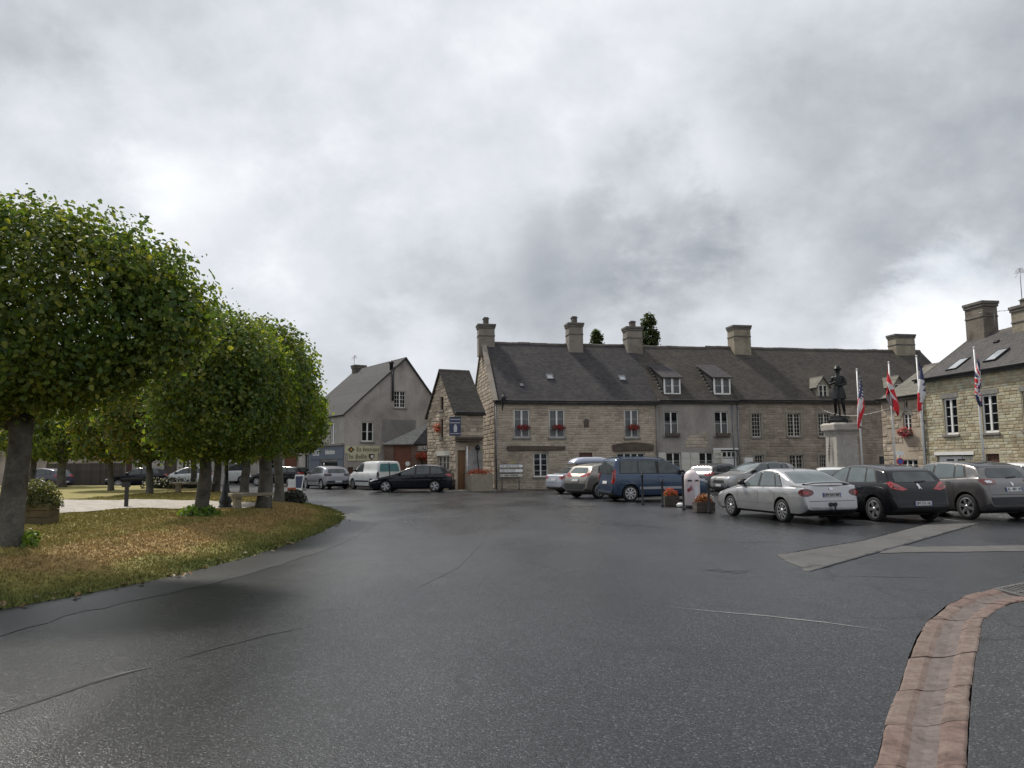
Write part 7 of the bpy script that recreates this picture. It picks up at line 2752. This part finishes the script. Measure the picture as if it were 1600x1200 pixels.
mb.grid(rows_, 0, True, True)
mb.face(rows_[0]); mb.face(rows_[-1])
mb.build('shell', paint_mat('roof_box_paint', (.42, .45, .55), .1, .35), rbx_)
for x in (-.45, .45):
    mb = MB(); mb.box(x - .03, x + .03, -.6, .6, .06, .115); mb.box(x - .03, x + .03, -.6, -.55, -.06, .058); mb.box(x - .03, x + .03, .55, .6, -.06, .058); mb.build('cross_bar', M_trim, rbx_)

dgrey = paint_mat('dark_grey_paint', (0.05, 0.05, 0.053), .5, .3)
car('dark_grey_hatchback', 'dark grey hatchback with pale rear window behind the pillar bin', 'hatch', dgrey, gp(1125, 768), R(38), -1, rear_glass=plain('glass_sky_reflection', (.35, .36, .37), .1, var=.1))  # rear glass coloured pale to stand in for reflected sky
silver2 = paint_mat('silver_grey_paint', (0.34, 0.34, 0.335), .7, .32)
car('silver_crossover', 'silver crossover with black roof facing us behind the silver saloon', 'suv', silver2, at_y(1236, 760, 37.5), R(198), 1, roof2=black, roofend=3.9, grille=True, glass=M_cglass2)

nearblack = paint_mat('blue_black_paint', (0.006, 0.007, 0.012), .0, .2, .6)
P = gp(679, 769)
car('black_estate', 'shiny black estate car seen side on before the narrow gable house', 'wagon', nearblack, P, R(176), 1, spokes=5, spoke_w=.05, rails=(2.5, 4.1), rail_mat=M_chrome, handle_mat=nearblack, glass=M_cglass)
whitev = paint_mat('white_van_paint', (0.66, 0.67, 0.66), 0, .35)
P = at_y(580, 765, 47.5)
car('white_van', 'small white panel van with two rear doors parked by the boutique', 'van', whitev, P, R(126), 1, npanes=1, noside=False, dlo=(1.18, 1.72, 2.33, 2.34), split=True, rear_glass=plain('van_rear_glass', (.10, .22, .23), .08, var=.1),
    tail=(.86, .8, .12, .3), tail_shape='tall', tail_mat=M_trim, rub=.09, L=4.11 + .27, scale=1, cat='van', bumper_dark=(.38, .55))
silver3 = paint_mat('silver_lilac_paint', (0.27, 0.27, 0.30), .6, .34)
P = at_y(501, 766, 50.0)
car('silver_hatchback', 'small silver hatchback with its rear to us in front of the grey shop', 'hatch', silver3, P, R(126), 1, tail_mat=M_trim, lens_mat=M_taild, rub=.05, bumper_dark=(.42, .56))
car('dark_car', 'dark car glinting behind the young lime trees', 'hatch', nearblack, at_y(246, 758, 57), R(200), 1)
car('white_car', 'white car under the trees behind the stone bench', 'hatch', whitev, at_y(318, 758, 60), R(196), 1)
car('far_white_van', 'distant white van seen between trunk and lamp post', 'van', whitev, at_y(378, 756, 66), R(215), 1, cat='van', grille=True)
car('far_dark_car', 'dark parked car behind the trunks left of the shop', 'wagon', black, at_y(452, 760, 58), R(165), 1)
car('violet_car', 'dark violet car half hidden behind the leftmost trees', 'hatch', paint_mat('violet_paint', (.04, .035, .06), .4, .3), at_y(75, 758, 56), R(170), 1)


# ================================================================== MONUMENT
MY = 33.0
mb0 = at_y(1316, 716, MY)
M_granite = render_mat('pale_granite', (0.36, 0.34, 0.31), (0.42, 0.40, 0.36), (0.26, 0.24, 0.22), 1.0)
M_bronze = plain('dark_bronze', (0.02, 0.022, 0.022), .38, metal=.65, var=.35, scale=5)
ped = thing('monument_pedestal', 'tall pale granite war memorial pedestal between the parked cars and houses', 'pedestal', (mb0.x, mb0.y, 0), R(5))


def zpx(y, x=1316):
    return at_y(x, y, MY).z


ped.scale = (.8, .8, 1)
z_top = zpx(661)
lv_ = [(1.25, 0, .22), (1.05, .222, .5), (.86, .502, .95)]
for hw, z0, z1 in lv_:
    mb = MB(); mb.box(-hw, hw, -hw, hw, z0, z1); mb.build('step', M_granite, ped, bevel=.02)
zb_, zc_ = .952, z_top - .5
mb = MB()
mb.grid([[(-a, -a, z), (a, -a, z), (a, a, z), (-a, a, z)] for a, z in ((.7, zb_), (.7, zb_ + .25), (.6, zb_ + .36), (.57, zc_))], 0, False, True)
mb.build('shaft', M_granite, ped)
mb = MB()
mb.grid([[(-a, -a, z), (a, -a, z), (a, a, z), (-a, a, z)] for a, z in ((.58, zc_ + .002), (.62, zc_ + .1), (.74, zc_ + .2), (.76, zc_ + .42), (.66, zc_ + .5))], 0, False, True)
mb.face([(-.66, -.66, zc_ + .5), (.66, -.66, zc_ + .5), (.66, .66, zc_ + .5), (-.66, .66, zc_ + .5)])
mb.build('cornice', M_granite, ped)
pmh = MB()                                      # bronze palm on the lit face
for k in range(9):
    t_ = k / 8
    z = zb_ + .5 + t_ * (zc_ - zb_ - .75)
    l = .12 * math.sin(math.pi * (.15 + .8 * t_)) + .02
    for s in (-1, 1):
        pmh.face([(-.72 + .085 * t_, .0, z), (-.735 + .085 * t_, s * l, z + .16), (-.72 + .085 * t_, s * l * .3, z + .2)])
pmh.build('bronze_palm', M_bronze, ped)
zs0 = z_top
st = thing('soldier_statue', 'dark bronze soldier statue in a helmet standing on the granite pedestal', 'statue', (mb0.x, mb0.y, zs0), R(-125))
mb = MB()
mb.grid([[(-a, -b, z), (a, -b, z), (a, b, z), (-a, b, z)] for a, b, z in ((.44, .4, 0), (.44, .4, .12), (.38, .34, .16), (.33, .3, .3))], 0, False, True)
mb.face([(-.33, -.3, .3), (.33, -.3, .3), (.33, .3, .3), (-.33, .3, .3)])
mb.build('base', M_bronze, st)
Hs = (zpx(573) - zs0 - .3)
K = Hs / 1.8
verts = {'pel': (0, 0, .93, .155), 'wai': (.0, 0, 1.08, .135), 'che': (.01, 0, 1.3, .165), 'nec0': (.0, 0, 1.47, .085), 'nec1': (.01, 0, 1.55, .062), 'hed': (.02, 0, 1.66, .088), 'hedt': (.02, 0, 1.73, .085),
         'lsh': (.0, .19, 1.42, .075), 'lel': (.06, .27, 1.15, .055), 'lwr': (.26, .1, 1.1, .038), 'lhn': (.32, .03, 1.12, .04),
         'rsh': (.0, -.19, 1.42, .075), 'rel': (.05, -.28, 1.16, .055), 'rwr': (.27, -.1, 1.2, .038), 'rhn': (.33, -.02, 1.22, .04),
         'lhi': (.0, .1, .88, .11), 'lkn': (.06, .14, .5, .07), 'lan': (.0, .16, .1, .048), 'lto': (.15, .2, .045, .045),
         'rhi': (.0, -.1, .88, .11), 'rkn': (-.0, -.14, .5, .07), 'ran': (-.12, -.16, .1, .048), 'rto': (.04, -.2, .045, .045)}
edges = [('pel', 'wai'), ('wai', 'che'), ('che', 'nec0'), ('nec0', 'nec1'), ('nec1', 'hed'), ('hed', 'hedt'), ('che', 'lsh'), ('lsh', 'lel'), ('lel', 'lwr'), ('lwr', 'lhn'), ('che', 'rsh'), ('rsh', 'rel'), ('rel', 'rwr'), ('rwr', 'rhn'),
         ('pel', 'lhi'), ('lhi', 'lkn'), ('lkn', 'lan'), ('lan', 'lto'), ('pel', 'rhi'), ('rhi', 'rkn'), ('rkn', 'ran'), ('ran', 'rto')]
names = list(verts)
me = bpy.data.meshes.new('figure')
me.from_pydata([tuple(c * K for c in verts[n][:3]) for n in names], [(names.index(a), names.index(b)) for a, b in edges], [])
tmp = link('figure_tmp', me)
md = tmp.modifiers.new('skin', 'SKIN')
if not me.skin_vertices:
    bpy.context.view_layer.objects.active = tmp
    bpy.context.view_layer.update()
lay = me.skin_vertices[0].data if me.skin_vertices else None
if lay:
    for i, n in enumerate(names):
        rr_ = verts[n][3] * K
        lay[i].radius = (rr_, rr_ * (.8 if n in ('che', 'wai', 'pel') else 1))
        lay[i].use_root = (n == 'pel')
md2 = tmp.modifiers.new('sub', 'SUBSURF'); md2.levels = 2; md2.render_levels = 2
bpy.context.view_layer.update()
dg = bpy.context.evaluated_depsgraph_get()
fme = bpy.data.meshes.new_from_object(tmp.evaluated_get(dg))
bpy.data.objects.remove(tmp)
fme.materials.clear(); fme.materials.append(M_bronze)
for p in fme.polygons:
    p.use_smooth = True
fig = link('body', fme, st); fig.location = (0, 0, .3)
mb = MB(); mb.lathe([(.155 * K, 1.7 * K), (.165 * K, 1.715 * K), (.125 * K, 1.74 * K), (.115 * K, 1.79 * K), (.08 * K, 1.835 * K), (.01, 1.85 * K)], (.02 * K, 0, .3), 16); mb.build('helmet', M_bronze, st)
mb = MB()                                      # greatcoat skirt and pack
rows_ = []
for (z, a, b) in ((1.12, .17, .15), (1.0, .2, .18), (.8, .25, .22), (.62, .28, .24)):
    rows_.append([((.0 + a * math.cos(t_) * (1 + .05 * math.sin(5 * t_))) * K, b * 1.05 * math.sin(t_) * K, z * K + .3) for t_ in [2 * math.pi * k / 18 for k in range(18)]])
mb.grid(rows_, 0, True, True); mb.build('coat', M_bronze, st)
mb = MB(); mb.box(-.3 * K, -.14 * K, -.15 * K, .15 * K, 1.15 * K + .3, 1.5 * K + .3); mb.build('pack', M_bronze, st, bevel=.03)
mb = MB(); mb.tube([(.30 * K, .06 * K, .32), (.31 * K, .03 * K, .7 * K + .3), (.33 * K, .0, 1.2 * K + .3)], [.035, .03, .018], 6); mb.box(.27 * K, .34 * K, .03 * K, .09 * K, .305, .6); mb.build('rifle', M_bronze, st)
for (w, el, hs_) in ((Vector((.33, -.02, 1.22)), 1, 1), (Vector((.32, .03, 1.12)), -1, 1)):
    mb = MB()
    for k in range(4):
        p0_ = w + Vector((.02, (k - 1.5) * .018, .01)); p1_ = p0_ + Vector((.045, 0, -.005)); p2_ = p1_ + Vector((.005, 0, -.035))
        mb.tube([(p * K + Vector((0, 0, .3))) for p in (p0_, p1_, p2_)], [.011 * K, .01 * K, .008 * K], 5)
    p0_ = w + Vector((0, .035 * el, .02)); mb.tube([(p * K + Vector((0, 0, .3))) for p in (p0_, p0_ + Vector((.035, .01 * el, .02)))], [.012 * K, .009 * K], 5)
    mb.build('fingers', M_bronze, st)
mb = MB(); mb.tube([(.105 * K, 0, 1.68 * K + .3), (.125 * K, 0, 1.645 * K + .3), (.1 * K, 0, 1.635 * K + .3)], [.012, .018, .01], 5)
for s in (-1, 1):
    mb.lathe([(.004, -.01), (.014, 0), (.004, .01)], (.1 * K, s * .034 * K, 1.685 * K + .3), 6)
    mb.lathe([(.01, -.025), (.022, 0), (.01, .025)], (.02 * K, s * .09 * K, 1.66 * K + .3), 6)
mb.tube([(.1 * K, -.025 * K, 1.605 * K + .3), (.108 * K, 0, 1.602 * K + .3), (.1 * K, .025 * K, 1.605 * K + .3)], .008, 5)
mb.build('face', M_bronze, st)

# ================================================================== FLAGS
M_pole = plain('flagpole_white', (.6, .6, .6), .4, var=.05)
F_red = plain('flag_red', (.52, .015, .025), .8, var=.1)
F_white = plain('flag_white', (.55, .55, .56), .8, var=.06)
F_blue = plain('flag_blue', (.025, .032, .09), .8, var=.1)
FM = [F_red, F_white, F_blue]


def pat_us(u, v):
    if u < .42 and v > .46:
        gx, gy = (u / .42 * 6) % 1, ((v - .46) / .54 * 5) % 1
        return 1 if (abs(gx - .5) < .2 and abs(gy - .5) < .22) else 2
    return 0 if int(v * 13) % 2 == 0 else 1


def pat_ca(u, v):
    if u < .31 or u > .69:
        return 0
    du, dv_ = abs(u - .5), abs(v - .5)
    return 0 if (du * 2.0 + dv_ < .36 and not (dv_ > .2 and du < .03 and v < .3)) else 1


def pat_fr(u, v):
    return 2 if u < .333 else (1 if u < .667 else 0)


def pat_uk(u, v):
    x, y = abs(u - .5) * 2, abs(v - .5)
    if abs(u - .5) < .05 or abs(v - .5) < .1:
        return 0
    if abs(u - .5) < .085 or abs(v - .5) < .165:
        return 1
    d = abs(abs(u - .5) - abs(v - .5))
    return 0 if d < .025 else (1 if d < .08 else 2)


def flagpole(px_top, ytop, px_bot, Y, label_p, label_f, pat, drop, wid, seed, zoff=.1, fold=3):
    top_ = at_y(px_top, ytop, Y)
    b_ = at_y(px_bot, 722, Y)
    t_ = thing('flagpole', label_p, 'flagpole', (b_.x, b_.y, 0), 0, 'flagpoles round the monument')
    mb = MB()
    lx = (top_.x - b_.x) * top_.z / max(.1, top_.z - 1.65)
    lx = max(-.25, min(.25, lx))
    mb.tube([(0, 0, 0), (lx, 0, top_.z)], [.045, .028], 10); mb.build('pole', M_pole, t_)
    mb = MB(); mb.lathe([(.02, 0), (.045, .03), (.03, .07), (.005, .09)], (lx, 0, top_.z), 10); mb.build('finial', M_pole, t_)
    f = thing('flag', label_f, 'flag', (b_.x + lx * .95, b_.y - .16, top_.z - zoff), 0, 'limp flags round the monument')
    r_ = random.Random(seed)
    nu_, nv_ = 60, 44
    rows_ = []
    hoist = drop * .42
    for j in range(nv_ + 1):
        v = 1 - j / nv_
        row = []
        for i in range(nu_ + 1):
            u = i / nu_
            # the fly end droops down along the pole, gathered in folds
            z = -(1 - v) * hoist * (1 - .75 * u) - u ** .85 * drop * (.62 + .38 * (1 - v * .25))
            amp = wid * min(1, u * 3)
            x = wid * .25 * math.sin(u * 4.5 + seed) * (1 - v * .2) + amp * .38 * math.sin(v * fold * 6.283 + u * 3 + seed) * (.35 + .65 * (1 - v * .3))
            y = amp * .38 * math.cos(v * fold * 6.283 + u * 2 + seed)
            row.append((x, y + .12 * (1 - min(1, u * 6)), z))
        rows_.append(row)
    mb = MB(); mb.grid(rows_, 0, True)
    k = 0
    for j in range(nv_):
        for i in range(nu_):
            mb.m[k] = pat((i + .5) / nu_, 1 - (j + .5) / nv_); k += 1
    mb.build('cloth', FM, f)
    return t_


flagpole(1339, 579, 1347.5, 32.0, 'white flagpole just right of the pedestal', 'limp flag with stars and red and white stripes beside the soldier', pat_us, 2.15, .34, 1)
flagpole(1389, 568, 1399, 31.0, 'white flagpole second from the monument carrying red and white', 'red and white flag with leaf hanging limp right of the monument', pat_ca, 1.85, .5, 4, fold=1)
flagpole(1433, 558, 1446, 31.0, 'white flagpole before the downpipe of the yellow house', 'blue white and red flag hanging limp before the small house', pat_fr, 1.95, .36, 7)
flagpole(1523, 545, 1539, 29.0, 'white flagpole in front of the yellow house windows', 'dark blue flag with red and white crosses hanging before the yellow house', pat_uk, 1.95, .32, 2)

# no parking sign beside the flagpole
b_ = at_y(1399, 722, 30.8)
t_ = thing('road_sign', 'small round blue and red road sign above the black hatchback', 'road sign', (b_.x, b_.y - .35, 0))
mb = MB(); mb.tube([(0, 0, 0), (0, 0, 1.95)], .03, 8); mb.build('post', M_zinc, t_)
zz_ = at_y(1399, 717, 30.4).z
mb = MB(); mb.lathe([(.14, -.045), (.14, -.03)], (0, 0, zz_ - .1), 20, axis='y'); mb.build('rim', F_red, t_)
mb = MB(); mb.lathe([(.105, -.055), (.105, -.046)], (0, 0, zz_ - .1), 20, axis='y'); mb.build('face', plain('sign_sky_blue', (.04, .08, .3), .4), t_)
mb = MB(); mb.box(-.15, .15, -.05, -.03, zz_ + .14, zz_ + .3); mb.build('plate', M_white, t_)

# string of lights sagging from house to poles
pts_ = []
A_, B_ = facC.world(facC.uz(1283, 640)[0], -.1, facC.uz(1283, 640)[1]), at_y(1389, 638, 31.0)
for k in range(17):
    q = k / 16
    p = A_.lerp(B_, q); p.z -= .35 * 4 * q * (1 - q)
    pts_.append(p)
cb = thing('light_string', 'pale string of bulbs sagging between the brown house and a flagpole', 'light string', tuple(pts_[0]))
mb = MB(); mb.tube([p - pts_[0] for p in pts_], .007, 5); mb.build('cable', M_white, cb)
for p in pts_[1:-1]:
    mb = MB(); q = p - pts_[0]; mb.lathe([(.01, 0), (.04, -.04), (.035, -.09), (.005, -.11)], tuple(q), 8); mb.v = [tuple(Vector(q) + (Vector(v) - Vector(q)) * .45) for v in mb.v]; mb.build('bulb', M_white, cb)
